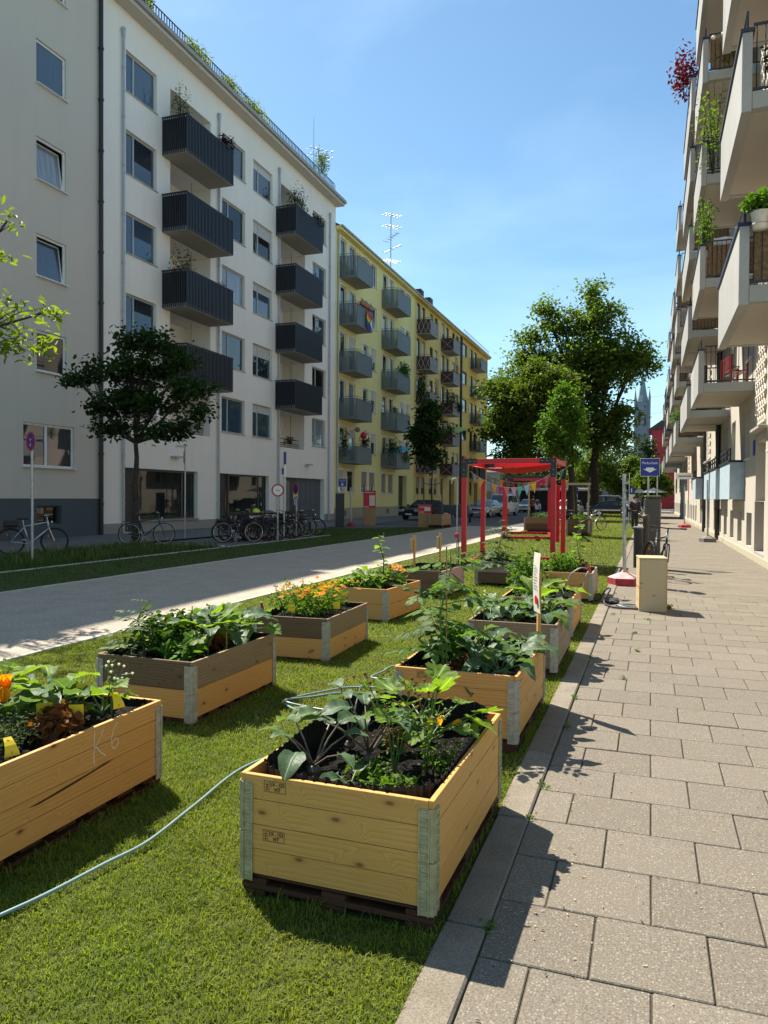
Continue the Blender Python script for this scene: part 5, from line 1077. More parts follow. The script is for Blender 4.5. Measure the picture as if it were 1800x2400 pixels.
# ================================================================ pergolas
def pergola(label, cx, cy, w, d, h, rz, shade, front_beam=None):
    t = thing('pergola', label, 'pergola', (cx, cy, 0), rz, 'red wooden pergolas on the lawn'); a = .055; pm = MB().cbox(-a, a, -a, a, .0, h, .006).mesh('post', 'red_paint')
    for sx in (-1, 1):
        for sy in (-1, 1):
            p = ob('post', pm, t, (sx*(w/2-a), sy*(d/2-a), 0)); e = a+.004
            m = MB(); m.box(-e, e, -e, e, h-.42, h+.003); m.box(-e, e, -e, e, .0, .22)
            m.box(*( (-.30, -e) if sx > 0 else (e, .30)), -e, e, h-.115, h+.003); m.box(*( (-.26, -e) if sx > 0 else (e, .26)), -e, e, .0, .1)
            br = m.build('bracket', 'black_paint', p) if True else None
            if br:
                s = MB()
                for z in (h-.36, h-.25, h-.06, .06, .16): s.cyl((0, sy*e, z), (0, sy*(e+.006), z), .011, None, 8)
                for k in (.14, .25): s.cyl((-sx*k, sy*e, h-.055), (-sx*k, sy*(e+.006), h-.055), .011, None, 8)
                s.build('screw', 'zinc', br)
            MB().add([(-.035, -.035, h+.003), (.035, -.035, h+.003), (.035, .035, h+.003), (-.035, .035, h+.003), (0, 0, h+.075)], [(0, 1, 4), (1, 2, 4), (2, 3, 4), (3, 0, 4)]).build('finial', 'red_paint', p)
    bx = MB().cbox(-w/2+2*a, w/2-2*a, -a, a, -a, a, .005).mesh('beam', 'red_paint'); by = MB().cbox(-a, a, -d/2+2*a, d/2-2*a, -a, a, .005).mesh('beam', 'red_paint')
    for z in (h-a, a):
        for s in (-1, 1): ob('beam', (MB().cbox(-w/2+2*a, w/2-2*a, -a, a, -a, a, .005).mesh('beam', front_beam) if front_beam and s < 0 and z > 1 else bx), t, (0, s*(d/2-a), z)); ob('beam', by, t, (s*(w/2-a), 0, z))
    if shade:
        m = MB(); n = 12; V = []; F = []
        for i in range(n+1):
            for j in range(n+1):
                x = (-1+2*i/n); y = (-1+2*j/n); V.append((x*(w/2-.12), y*(d/2-.12), h-.13-.16*(1-x*x)*(1-.45*y*y)-.015*math.sin(y*9+x*3)))
        for i in range(n):
            for j in range(n): q = i*(n+1)+j; F.append((q, q+1, q+n+2, q+n+1))
        m.add(V, F).build('shade_cloth', 'red_cloth', t, True)
    return t
PG = pergola('nearer bright red wooden pergola with black corner brackets, red cloth roof and pennants', -3.03, 18.1, 2.13, 2.2, 2.47, R(0), True)
PG2 = pergola('second red pergola without cloth, seen through the nearer one', -4.72, 31.2, 1.95, 4.2, 2.45, R(9), False, 'black_paint')
# wooden panel and box fixed to the front right posts, rope down the right side
tag(MB().cbox(-2.03, -1.965, 17.02, 17.16, .98, 1.32, .004).build('switch_box', 'zinc'), 'small grey metal box fixed to the front right post of the nearer pergola', 'metal box')
tag(MB().cbox(-2.32, -2.10, 19.0, 19.06, .5, 1.9, .004).build('hanging_banner', 'red_cloth'), 'narrow red banner hanging beside the right posts of the nearer pergola', 'banner')
def bunting(label, P0, P1, sag, cols, sz, yaw_=0):
    t = thing('bunting', label, 'bunting', P0); P0 = Vector(P0); P1 = Vector(P1); n = len(cols); pts = []
    for k in range(25): u = k/24; pts.append(P0.lerp(P1, u)-P0+Vector((0, 0, -sag*4*u*(1-u))))
    MB().tube(pts, .004, 4).build('string', 'sign_white', t)
    for k, c in enumerate(cols):
        u = (k+.7)/(n+.4); a = P0.lerp(P1, u-.42/n)-P0+Vector((0, 0, -sag*4*(u-.42/n)*(1-u+.42/n))); b_ = P0.lerp(P1, u+.42/n)-P0+Vector((0, 0, -sag*4*(u+.42/n)*(1-u-.42/n)))
        mid = (a+b_)/2; tip = mid+Vector((rnd.gauss(0, .02), rnd.gauss(0, .03), -sz)); nrm = Vector((0, .003, 0)); m = MB()
        m.add([a, b_, tip, a+nrm, b_+nrm, tip+nrm], [(0, 1, 2), (5, 4, 3), (0, 3, 4, 1), (1, 4, 5, 2), (2, 5, 3, 0)]); m.build('pennant', 'flag_'+c, t)
bunting('front string of coloured pennants under the nearer pergola roof', (-3.95, 17.25, 2.20), (-2.08, 17.25, 2.16), .36, ['grey', 'orange', 'grey', 'orange', 'magenta', 'coral', 'pink', 'mint', 'sky', 'yellow', 'magenta', 'coral'], .235)
bunting('back string of darker pennants under the nearer pergola roof', (-3.95, 19.0, 2.2), (-1.95, 19.0, 2.33), .30, ['grey', 'olive', 'orange', 'plum', 'plum', 'olive', 'grey', 'orange', 'magenta', 'red', 'plum', 'green', 'green'], .22)
t = thing('garden_tap', 'standpipe with curved spout and red valve at the nearer pergola left front post', 'standpipe', (-4.18, 16.95, 0)); MB().tube([(0, 0, 0), (0, 0, 1.8), (.0, 0, 1.95), (-.05, 0, 2.03), (-.12, 0, 2.0), (-.14, 0, 1.9)], .016, 8).build('pipe', 'steel', t); MB().tube([(0.03, .02, .0), (.05, 0, .4), (.02, 0, .7)], .012, 6).build('hose', 'rubber', t); MB().cbox(-.05, .05, -.04, .04, .66, .76, .01).build('valve', 'sign_red', t)
# bare timber frames over the far beds
def timber_frame(label, x0, x1, y, h, rz=0):
    t = thing('garden_arch', label, 'timber frame', ((x0+x1)/2, y, 0), rz); w = (x1-x0)/2
    for s in (-1, 1): MB().cbox(s*w-.03, s*w+.03, -.03, .03, .0, h, .003).build('post', 'wood_pale', t)
    MB().cbox(-w-.1, w+.1, -.065, -.035, h-.1, h, .003).build('beam', 'wood_pale', t); return t
timber_frame('bare timber frame over the dark bed behind the pergola, left one', -5.25, -4.2, 35.0, 2.28); timber_frame('bare timber frame round the dark bed right of the pergola', -3.45, -2.45, 33.0, 2.25)
t = tag(MB().cbox(-3.5, -3.36, 32.3, 32.36, .3, 2.2, .003).build('garden_stake', 'wood_pale'), 'upright pale plank beside the trunk in the dark bed', 'stake')
bush('flower_patch', 'pink and white flowers in the dark bed right of the pergola', 'flowers', bN, .05, -.1, 260, .35, .3, .3, .09, 'herb', 201)
bush('flower_patch', 'small pink flowers in the dark bed behind the pergola', 'flowers', bM, .1, -.1, 200, .4, .3, .3, .08, 'young_leaf', 202)
# ================================================================ signs and street furniture
def disc(m, y, r, z, mi, th=.003, n=28, x=0):
    V = [(x+r*math.cos(2*math.pi*k/n), y, z+r*math.sin(2*math.pi*k/n)) for k in range(n)]+[(x+r*math.cos(2*math.pi*k/n), y+th, z+r*math.sin(2*math.pi*k/n)) for k in range(n)]
    m.add(V, [tuple(range(n)), tuple(range(2*n-1, n-1, -1))]+[(k, k+n, (k+1) % n+n, (k+1) % n) for k in range(n)], mi)
def stop_face(parent, z, y, r=.21, no_stop=True, x=0):
    m = MB(); disc(m, y, r, z, 0); disc(m, y-.001, r*.97, z, 1, .001); disc(m, y-.002, r*.76, z, 2, .001)
    o = m.build('sign_disc', ['sign_back', 'sign_red', 'sign_blue'], parent); m = MB(); w = r*.095
    for s in ((1, -1) if no_stop else (1,)):
        d = Vector((s*.707, 0, .707)); q = Vector((-.707*s, 0, .707)).cross(Vector((0, 1, 0))) ; q = Vector((d.z, 0, -d.x)); c = Vector((x, y-.0035, z)); L_ = r*.78
        m.add([c-d*L_-q*w, c-d*L_+q*w, c+d*L_+q*w, c+d*L_-q*w], [(0, 1, 2, 3)])
    m.build('sign_bar', 'sign_red', o); return o
def sign_pole(label, x, y, h, rz=0, mat='steel', r=.03, group=None):
    t = thing('traffic_sign', label, 'traffic sign', (x, y, 0), rz, group); MB().cyl((0, 0, 0), (0, 0, h), r, None, 12).build('pole', mat, t); return t
t = sign_pole('no stopping sign with a white arrow on a grey pole before the grey house', -13.65, 13.95, 2.65, R(-20)); o = stop_face(t, 2.83, -.035, .23)
m = MB(); m.add([(-.012, -.042, 2.7), (.012, -.042, 2.7), (.012, -.042, 2.78), (-.012, -.042, 2.78)], [(0, 1, 2, 3)]); m.add([(.04, -.042, 2.87), (-.02, -.042, 2.9), (-.02, -.042, 2.84)], [(0, 1, 2)]); m.add([(-.04, -.042, 2.74), (.02, -.042, 2.77), (.02, -.042, 2.71)], [(0, 1, 2)]); m.build('sign_arrow', 'sign_white', o)
t = sign_pole('sign pole with an edge on disc and small arm before the first shop window', -16.15, 23.8, 3.5, R(-50)); stop_face(t, 3.0, -.04, .24); MB().box(-.04, .04, -.34, .0, 3.36, 3.44).build('arm', 'steel', t)
t = sign_pole('round white sign with a red ring on a pole among the parked bicycles', -12.47, 24.05, 1.62, R(30)); m = MB(); disc(m, -.04, .23, 1.8, 0); disc(m, -.041, .225, 1.8, 1, .001); disc(m, -.042, .17, 1.8, 2, .001); o = m.build('sign_disc', ['sign_back', 'sign_red', 'sign_white'], t); text(o, 'sign_lettering', 'frei', .10, 'sign_text', (0, -.044, 1.8), (R(90), 0, 0))
t = sign_pole('tall pole with a narrow blue street sign seen edge on, among the bicycles', -12.5, 24.6, 3.2, R(75)); MB().cbox(-.06, .06, -.05, -.035, 2.75, 3.2, .004).build('sign_board', 'sign_blue', t); MB().cbox(-.05, .05, -.05, -.035, 2.3, 2.72, .004).build('sign_board', 'sign_white', t); MB().cbox(-.16, -.05, -.03, -.02, 2.38, 2.6, .004).build('sign_board', 'sign_blue', t)
t = sign_pole('no stopping sign with tow away plate and white text plate before the garage gate', -12.93, 26.5, 1.95, R(-36)); stop_face(t, 1.88, -.04, .21); o = MB().cbox(-.13, .13, -.045, -.035, 1.45, 1.64, .004).build('sign_plate', 'sign_white', t); m = MB(); m.box(-.10, .03, -.047, -.046, 1.49, 1.53); m.box(.04, .10, -.047, -.046, 1.50, 1.58); m.box(-.10, -.08, -.047, -.046, 1.53, 1.57); m.build('pictogram', 'sign_text', o)
o = MB().cbox(-.13, .13, -.045, -.035, 1.24, 1.43, .004).build('sign_plate', 'sign_white', t); m = MB()
for k in range(3): m.box(-.09, .09-.03*k, -.047, -.046, 1.37-k*.045, 1.385-k*.045)
m.build('printed_lines', 'sign_text', o)
o = tag(MB().cbox(FX-.28, FX-.26, 42.7, 43.4, 1.45, 1.95, .004).build('gate_notice', 'sign_yellow'), 'small yellow notice with dark lines on the grey garage gate', 'notice')
m = MB(); m.box(FX-.259, FX-.257, 42.8, 43.3, 1.75, 1.83); m.box(FX-.259, FX-.257, 42.8, 43.3, 1.58, 1.66); m.build('printed_lines', 'sign_text', o)
def park_sign(t, z0, w, h, y=-.05, letters=.075):
    o = MB().cbox(-w/2, w/2, y, y+.006, z0, z0+h, .002).build('sign_board', 'sign_white', t); m = MB(); m.cbox(-w/2+.006, w/2-.006, y-.0015, y, z0+.006, z0+h-.006, .0006); m.build('sign_face', 'sign_blue', o)
    text(o, 'sign_lettering', 'Parkschein', letters, 'sign_white', (0, y-.0025, z0+h*.74), (R(90), 0, 0), .92); return o
t = thing('parking_sign', 'blue Parkschein sign with a white down arrow above the ticket machine on the right pavement', 'parking sign', (-.01, 19.0, 0), R(4)); o = park_sign(t, 2.12, .43, .42, -.05, .088)
m = MB(); zc = 2.29; m.add([(-.085, -.0535, zc+.035), (-.085, -.0535, zc-.0), (-.155, -.0535, zc-.0), (0, -.0535, zc-.085), (.155, -.0535, zc-.0), (.085, -.0535, zc-.0), (.085, -.0535, zc+.035)], [tuple(range(7))]); m.build('sign_arrow', 'sign_white', o)
for x in (-.03, .17): MB().cyl((x, .0, 0), (x, .0, 2.5), .024 if x < 0 else .016, None, 10).build('pole', 'steel', t)
t = thing('parking_sign', 'small blue Parkschein sign with an arrow before the pale yellow house', 'parking sign', (-15.5, 37.3, 0), R(25)); o = park_sign(t, 2.13, .44, .43, -.04, .075); m = MB(); m.box(-.018, .018, -.045, -.044, 2.24, 2.36); m.add([(-.07, -.0445, 2.25), (0, -.0445, 2.17), (.07, -.0445, 2.25), (.05, -.0445, 2.275), (0, -.0445, 2.215), (-.05, -.0445, 2.275)], [(0, 1, 4, 5), (1, 2, 3, 4)]); m.build('sign_arrow', 'sign_white', o); MB().cyl((0, 0, 0), (0, 0, 2.5), .025, None, 10).build('pole', 'steel', t)
def machine(label, x, y, w, d, h, mat, rz):
    t = thing('ticket_machine', label, 'ticket machine', (x, y, 0), rz); MB().cbox(-w/2, w/2, -d/2, d/2, 0, h-.06, .025).build('housing', mat, t); MB().cbox(-w/2-.01, w/2+.01, -d/2-.01, d/2+.01, h-.055, h, .02).build('cap', mat, t)
    m = MB(); [m.box(-w/2+w*k/4-.004, -w/2+w*k/4+.004, -d/2-.003, -d/2+.001, .1, h-.1) for k in (1, 2, 3)]; m.build('rib', mat, t); MB().cbox(w/2-.001, w/2+.012, -.09, .09, 1.2, 1.5, .004).build('ticket_panel', 'sign_white', t); return t
machine('olive grey ticket machine under the Parkschein sign on the right pavement', .06, 18.1, .34, .3, 1.66, 'machine_olive', R(3)); machine('dark slim ticket machine on the far side before the pale yellow house', -15.42, 36.8, .46, .34, 1.77, 'machine', R(24))
t = thing('litter_bin', 'black ribbed litter bin at the lawn edge behind the wooden box', 'litter bin', (-.22, 16.9, 0)); m = MB(); prof = [(.001, .12)]+[(.094+.004*(k % 2), .12+k*.026) for k in range(33)]+[(.10, .98)]; m.lathe(prof, 0, 0, 20); m.build('bin_body', 'bin_black', t, False); MB().lathe([(.0, 1.0), (.104, .995), (.108, .97), (.1, .96)], 0, 0, 20).build('lid', 'steel', t); MB().cyl((0, .12, 0), (0, .12, .9), .03, None, 10).build('post', 'machine', t)
tag(MB().lathe([(.001, 1.24), (.06, 1.235), (.075, 1.21), (.076, 1.14), (.068, 1.13), (.068, 0), (.001, 0)], -.07, 17.5, 20).build('bollard', 'machine_olive', None, True), 'thick olive bollard with a rounded cap between litter bin and ticket machine', 'bollard')
def footed_pole(label, x, y, h, foot, rz=0, r=.03, fr=.28):
    t = thing('traffic_sign', label, 'traffic sign', (x, y, 0), rz); MB().cyl((0, 0, .1), (-.03, 0, h), r, None, 12).build('pole', 'steel', t)
    f = MB(); f.lathe([(.001, 0), (fr, 0), (fr, .13)], 0, 0, 6); fo = f.build('foot', foot[0], t); MB().lathe([(fr, .131), (fr*.9, .15), (.06, .235), (.045, .27), (.001, .275)], 0, 0, 6).build('foot_top', foot[1], fo); return t
t = footed_pole('temporary sign pole in a red and pink weighted foot beside the wooden box', -.42, 14.55, 2.04, ('foot_red', 'foot_pink'), R(0), .033, .30)
m = MB(); 
for z, r in ((1.83, .21),):
    V = [(.06, r*math.cos(a*.2244), z+r*math.sin(a*.2244)) for a in range(28)]+[(.064, r*math.cos(a*.2244), z+r*math.sin(a*.2244)) for a in range(28)]; m.add(V, [tuple(range(28)), tuple(range(55, 27, -1))]+[(k, k+28, (k+1) % 28+28, (k+1) % 28) for k in range(28)])
m.cbox(.055, .062, -.16, .16, 1.38, 1.60, .002); m.cbox(.055, .062, -.16, .16, 1.0, 1.34, .002); m.build('sign_board', 'sign_back', t); m = MB(); [m.box(-.03, .06, -.04, .04, z, z+.04) for z in (1.2, 1.5, 1.85)]; m.build('clamp', 'steel', t)
footed_pole('sign pole in a red weighted foot, edge on, before the pale yellow house', -15.31, 38.1, 2.1, ('foot_red', 'foot_red'), 0, .045, .26)
footed_pole('sign pole in a grey concrete foot beside the black downpipe on the right pavement', 2.05, 30.5, 2.3, ('stone_grey', 'stone_grey'), 0, .035, .30); footed_pole('sign pole in a dark red foot further along the right house wall', 1.85, 45.5, 2.3, ('foot_red', 'foot_red'), 0, .035, .34)
# wooden display box on the pavement
t = thing('wooden_box', 'tall pale plywood box with a greenish lid standing on the right pavement', 'wooden box', (.035, 11.42, 0), R(6)); MB().cbox(-.185, .185, -.24, .24, 0, .735, .003).build('box_body', 'wood_pale', t); MB().cbox(-.19, .19, -.25, .25, .737, .757, .003).build('lid', 'wood_pale', t); m = MB(); m.box(-.186, -.172, -.2425, -.2405, 0, .733); m.box(.172, .186, -.2425, -.2405, 0, .733); m.build('edge_strip', 'wood_honey', t)
bush('dry_weed', 'tuft of dry weeds against the right side of the wooden box', 'weeds', None, 0, 0, 60, .07, .1, .06, .04, 'grass_dry', 301, loc=(.28, 11.62, 0))
# information boards across the path
def info_board(label, x, y, rz, w, h0, h1, pm):
    t = thing('information_board', label, 'information board', (x, y, 0), rz); MB().cbox(-w/2, w/2, -.12, .12, 0, h1, .005).build('wooden_body', 'wood_tan', t)
    o = MB().box(-w/2+.01, w/2-.01, -.124, -.1215, h0, h1-.02).build('poster', 'poster_red', t); m = MB(); m.box(-.02, w/2-.05, -.1255, -.1245, h0+.12, h0+(h1-h0)*.72); m.build('map_print', 'paper', o); m = MB(); m.box(-w/2+.06, w/2-.1, -.1255, -.1245, h1-.14, h1-.11); m.box(-w/2+.04, -.05, -.1255, -.1245, h0+.04, h0+.08); m.build('printed_lines', 'paper', o); return t
info_board('wooden stand with a red poster and white map before the pale yellow house', -14.84, 39.7, R(26), .68, .98, 1.96, 0)
t = info_board('low wooden box with a small red poster and white sheet beside the staked tree', -11.25, 38.45, R(20), .70, .75, 1.2, 0)
# bits at the far end
tag(MB().cbox(-13.3, -12.3, 74.9, 75.0, .38, .92, .01).build('road_barrier', 'sign_red'), 'low red and white road barrier beside the silver van', 'barrier'); bar = [o for o in bpy.data.objects if o.name == 'road_barrier'][0]
MB().box(-13.1, -12.9, 74.88, 74.895, .45, .85).build('white_panel', 'sign_white', bar); MB().box(-12.7, -12.5, 74.88, 74.895, .45, .85).build('white_panel', 'sign_white', bar)
for k, x in enumerate((-4.1, -3.9)): tag(MB().tube([(-3.9, 57.5+2.0*k, 0), (-3.9, 57.5+2*k, .6), (-3.7, 57.5+2*k, .72), (-2.0, 58.5+2*k, .72), (-1.85, 58.6+2*k, .6), (-1.85, 58.6+2*k, 0)], .03, 8).build('cycle_stand', 'steel', None, True), ['near', 'far'][k]+' bent steel cycle stand on the median beyond the lawn', 'cycle stand', 'cycle stands on the median')
def parasol(label, x, y, h, r, mat, tilt=0, pole=True, rz=0, z=0):
    t = thing('parasol', label, 'parasol', (x, y, z), 0, None, (tilt, 0, rz)); n = 8
    if pole: MB().cyl((0, 0, 0), (0, 0, h+.05), .02, None, 8).build('pole', 'steel', t)
    m = MB(); V = [(0, 0, h)]; 
    for k in range(n): a = 2*math.pi*k/n; V.append((r*math.cos(a), r*math.sin(a), h-r*.32))
    m.add(V, [(0, 1+k, 1+(k+1) % n) for k in range(n)]); m.add([(p[0], p[1], p[2]-.01) for p in V], [(0, 1+(k+1) % n, 1+k) for k in range(n)]); m.build('canopy', mat, t); return t
parasol('white cafe parasol on the right pavement far down the street', .3, 66, 2.5, 1.15, 'parasol_white'); parasol('second white cafe parasol behind the first', -.9, 74, 2.5, 1.1, 'parasol_white')
parasol('lime green parasol leaning out from an ochre house balcony', FX+1.2, 79.4, 2.1, 1.6, 'parasol_lime', R(18), True, R(-30), 7.2); parasol('teal parasol over a plant filled balcony of the pale yellow house', FX+1.0, 60.9, 1.9, 1.1, 'parasol_teal', R(15), True, R(-20), 4.05)
t = thing('shop_sign', 'small white projecting sign on the right house far down the pavement', 'shop sign', (2.6, 48.5, 0)); MB().cbox(-1.15, -.15, -.03, .03, 2.78, 3.15, .01).build('sign_board', 'sign_white', t); MB().box(-.15, 0, -.02, .02, 2.95, 3.0).build('bracket', 'steel', t); MB().box(-1.0, -.3, -.035, -.031, 2.93, 2.99).build('printed_lines', 'sign_text', t)
def blue_post(label, x, y): t = thing('parking_sign', label, 'parking sign', (x, y, 0)); MB().cyl((0, 0, 0), (0, 0, 2.4), .03, None, 8).build('pole', 'steel', t); MB().cbox(-.25, .25, -.04, -.03, 1.95, 2.5, .005).build('sign_board', 'sign_blue', t); MB().cbox(-.2, .2, -.04, -.03, 1.4, 1.93, .005).build('sign_plate', 'sign_white', t); m = MB(); m.box(-.04, .04, -.043, -.041, 2.1, 2.4); m.build('pictogram', 'sign_white', t)
blue_post('blue parking sign left of the big trunk in the distance', -6.0, 66); blue_post('blue parking sign right of the big trunk beyond the parked cars', -1.35, 62)
# antennas on the roofs
def aerial(label, x, y, z, h, n, r=.03):
    t = thing('aerial', label, 'aerial', (x, y, z)); MB().cyl((0, 0, 0), (0, 0, h), r, None, 6).build('mast', 'steel', t); m = MB()
    for k in range(n):
        zz = h*(.97-.17*k); a = [.5, .5, 2.2, 2.0, .4][k % 5]; d = Vector((math.sin(a), math.cos(a), .12)); q = Vector((d.y, -d.x, 0)); m.tube([Vector((0, 0, zz))-d*.9, Vector((0, 0, zz))+d*1.2], r*.7, 4)
        for j in range(5): c = Vector((0, 0, zz))+d*(-.8+.45*j); m.tube([c-q*.35, c+q*.35], r*.4, 4)
    m.build('antenna_rods', 'steel', t)
aerial('tall rooftop aerial with five crossed antennas on the pale yellow house', -22.5, 65.3, 21.3, 6.1, 5, .045); aerial('rooftop aerial above the far end of the white house', -21.8, 47.9, 22.95, 2.6, 3, .03)
tag(MB().cyl((-21.9, 47.3, 22.95), (-21.9, 47.3, 27.4), .03, .012, 6).build('lightning_rod', 'steel'), 'thin lightning rod beside the aerial on the white house', 'lightning rod')
# ================================================================ bicycles
def torus(m, R_, r, c=(0, 0, 0), n=36, k=8, mi=0): m.tube([(c[0]+R_*math.cos(2*math.pi*i/n), c[1], c[2]+R_*math.sin(2*math.pi*i/n)) for i in range(n)], r, k, mi, False, True)
BW = {}
def wheel_parts(rim):
    if rim in BW: return BW[rim]
    ty = MB(); torus(ty, .335, .019); ri = MB(); torus(ri, .312, .011, n=36, k=6); sp = MB()
    for i in range(20): a = 2*math.pi*i/20; s = .03*(1 if i % 2 else -1); sp.tube([(0, s, 0), (.312*math.cos(a), 0, .312*math.sin(a))], .0016, 3, 0, False)
    sp.cyl((0, -.045, 0), (0, .045, 0), .02, None, 8)
    BW[rim] = (ty.mesh('wheel', 'rubber', True), ri.mesh('rim', rim, True), sp.mesh('spokes', 'spoke')); return BW[rim]
BF = {}
def bicycle(label, x, y, rz, frame='bike_black', style='city', steer=0, lean=0, rim='chrome', bag=None, basket=False, fender='bike_black', saddle='rubber', group='bicycles parked in the street', z=0):
    t = thing('bicycle', label, 'bicycle', (x, y, z), 0, group, (lean, 0, rz)); X0, X1 = -.53, .53; wr = .354
    ty, ri, sp = wheel_parts(rim)
    def wheel(cx, par, off=(0, 0, 0)): w = ob('wheel', ty, par, (cx+off[0], off[1], wr+off[2])); ob('rim', ri, w); ob('spokes', sp, w); return w
    wheel(X0, t); bb = Vector((-.08, 0, .29)); st = Vector((-.22, 0, .80)); hd = Vector((.36, 0, .86)); hb = Vector((.40, 0, .70)); key = (frame, style)
    if key not in BF:
        m = MB(); r = .017
        if style == 'step': m.tube([bb, (.12, 0, .34), (.30, 0, .55), hb], r*1.25, 8); m.tube([(-.15, 0, .52), (.1, 0, .5), (.38, 0, .76)], r*.8, 8)
        else: m.tube([bb, hb], r*1.2, 8); m.tube([st-Vector((-.015, 0, .05)), hd], r*1.05, 8)
        m.tube([bb, st], r, 8); m.tube([hb-Vector((.01, 0, .03)), hd+Vector((0, 0, .05))], r*1.3, 8)
        for s in (-1, 1): m.tube([(X0, s*.06, wr), (bb.x, s*.035, bb.z)], .010, 6); m.tube([(X0, s*.06, wr), (st.x+.01, s*.02, st.z-.08)], .009, 6)
        BF[key] = m.mesh('frame', frame, True)
    ob('frame', BF[key], t)
    sd = ob('saddle', SADDLE[saddle], t, (-.24, 0, .94)); MB().cyl(st, (-.243, 0, .93), .013, None, 8).build('seat_post', 'chrome', t)
    f = ob('front_assembly', None, t, (hb.x, 0, 0)); f.rotation_euler = (0, 0, steer)
    fm = MB(); fx = X1-hb.x
    for s in (-1, 1): fm.tube([(fx, s*.055, wr), (.03, s*.055, .62), (0, s*.045, .70)], [.010, .013, .014], 6)
    fm.cyl((0, -.05, .70), (0, .05, .70), .016, None, 8); fm.cyl((0, 0, .69), (-.06, 0, 1.0), .014, None, 8); fk = fm.build('fork', frame, t, False, None); fk.parent = f
    w = wheel(fx, f); hbm = MB(); hx = -.065
    hbm.tube([(hx-.12, -.29, 1.03), (hx-.02, -.22, 1.05), (hx+.05, -.08, 1.02), (hx+.05, .08, 1.02), (hx-.02, .22, 1.05), (hx-.12, .29, 1.03)] if style != 'mtb' else [(hx-.04, -.33, 1.03), (hx+.04, -.06, 1.01), (hx+.04, .06, 1.01), (hx-.04, .33, 1.03)], .012, 8); h = hbm.build('handlebar', 'chrome' if style != 'mtb' else 'bike_black', f)
    g = MB(); [g.cyl((hx-.14, s*.30, 1.03), (hx-.06, s*.25, 1.04), .016, None, 8) if style != 'mtb' else g.cyl((hx-.045, s*.34, 1.03), (hx-.02, s*.22, 1.025), .017, None, 8) for s in (-1, 1)]; g.build('grip', 'rubber', h)
    l = MB(); l.lathe([(.001, -.02), (.03, -.015), (.036, .02), (.001, .03)], 0, 0, 10); l.build('lamp', 'headlamp', f, False, (.06, 0, .86), (0, R(90), 0))
    dr = MB(); torus(dr, .085, .006, (bb.x, .045, bb.z), 20, 5); dr.cyl((bb.x, -.06, bb.z), (bb.x, .06, bb.z), .018, None, 8); dr.tube([(bb.x, .065, bb.z), (bb.x+.12, .07, bb.z-.12)], .009, 6); dr.tube([(bb.x, -.065, bb.z), (bb.x-.12, -.07, bb.z+.12)], .009, 6); dr.box(bb.x+.08, bb.x+.17, .07, .16, bb.z-.135, bb.z-.11); dr.box(bb.x-.17, bb.x-.08, -.16, -.07, bb.z+.11, bb.z+.135)
    dr.tube([(bb.x, .045, bb.z+.085), (X0, .045, wr+.035)], .004, 4); dr.tube([(bb.x, .045, bb.z-.085), (X0, .045, wr-.035)], .004, 4); dr.build('drivetrain', 'steel', t)
    if style != 'mtb':
        for par, cx, nm, a0, a1 in ((t, X0, 'mudguard', 20, 210), (f, fx, 'mudguard', -10 if False else 40, 185)):
            fm = MB(); pts = [(cx+.368*math.cos(R(a0+(a1-a0)*k/14)), 0, wr+.368*math.sin(R(a0+(a1-a0)*k/14))) for k in range(15)]; V = []; F = []
            for p in pts: V += [(p[0], -.026, p[2]-.004), (p[0], 0, p[2]+.006), (p[0], .026, p[2]-.004)]
            for k in range(14): F += [(3*k, 3*k+1, 3*k+4, 3*k+3), (3*k+1, 3*k+2, 3*k+5, 3*k+4)]
            fm.add(V, F).build(nm, fender, par)
        rk = MB(); [rk.tube([(X0-.2, s*.06, .745), (X0+.24, s*.06, .745)], .006, 5) for s in (-1, 0, 1)]; [rk.tube([(X0-.1, s*.06, .745), (X0, s*.07, wr)], .005, 5) for s in (-1, 1)]; rk.cyl((X0-.2, -.06, .745), (X0-.2, .06, .745), .006, None, 5); rk.build('rack', 'bike_black', t); MB().cbox(X0-.235, X0-.21, -.03, .03, .66, .70, .004).build('rear_lamp', 'tail_red', t)
    rf = MB()
    for cx in (X0,): [rf.box(cx+.2*math.cos(a)-.012, cx+.2*math.cos(a)+.012, -.012, .012, wr+.2*math.sin(a)-.03, wr+.2*math.sin(a)+.03) for a in (R(-70), R(110))]
    rf.build('reflector', 'reflector', t); r2 = MB(); [r2.box(fx+.2*math.cos(a)-.012, fx+.2*math.cos(a)+.012, -.012, .012, wr+.2*math.sin(a)-.03, wr+.2*math.sin(a)+.03) for a in (R(-60), R(140))]; r2.build('reflector', 'reflector', f)
    if bag: MB().cbox(X0-.16, X0+.18, -.16, .16, .50 if bag == 'pannier' else .76, .80 if bag == 'pannier' else .93, .03).build('bag', 'plastic', t)
    if basket:
        m = MB(); [m.tube([(.0+.17*math.cos(a)*(.8+.2*k), .17*math.sin(a)*(.8+.2*k), .82+.1*k) for a in [2*math.pi*i/16 for i in range(16)]], .006, 4, 0, False, True) for k in range(3)]; [m.tube([(.136*math.cos(a), .136*math.sin(a), .82), (.204*math.cos(a), .204*math.sin(a), 1.02)], .004, 4) for a in [2*math.pi*i/16 for i in range(16)]]; m.build('basket', 'leather', f, False, (.16, 0, 0))
    if style != 'mtb' or True: MB().tube([(-.12, -.03, .29), (-.10, -.16, .0)], .008, 5).build('kickstand', 'steel', t)
    return t
SADDLE = {}
for mt in ('rubber', 'leather'):
    m = MB(); m.prism([(-.13, -.075), (-.14, 0), (-.13, .075), (-.06, .06), (.02, .022), (.13, .016), (.14, 0), (.13, -.016), (.02, -.022), (-.06, -.06)], 'z', -.02, .03); SADDLE[mt] = m.mesh('saddle', mt)
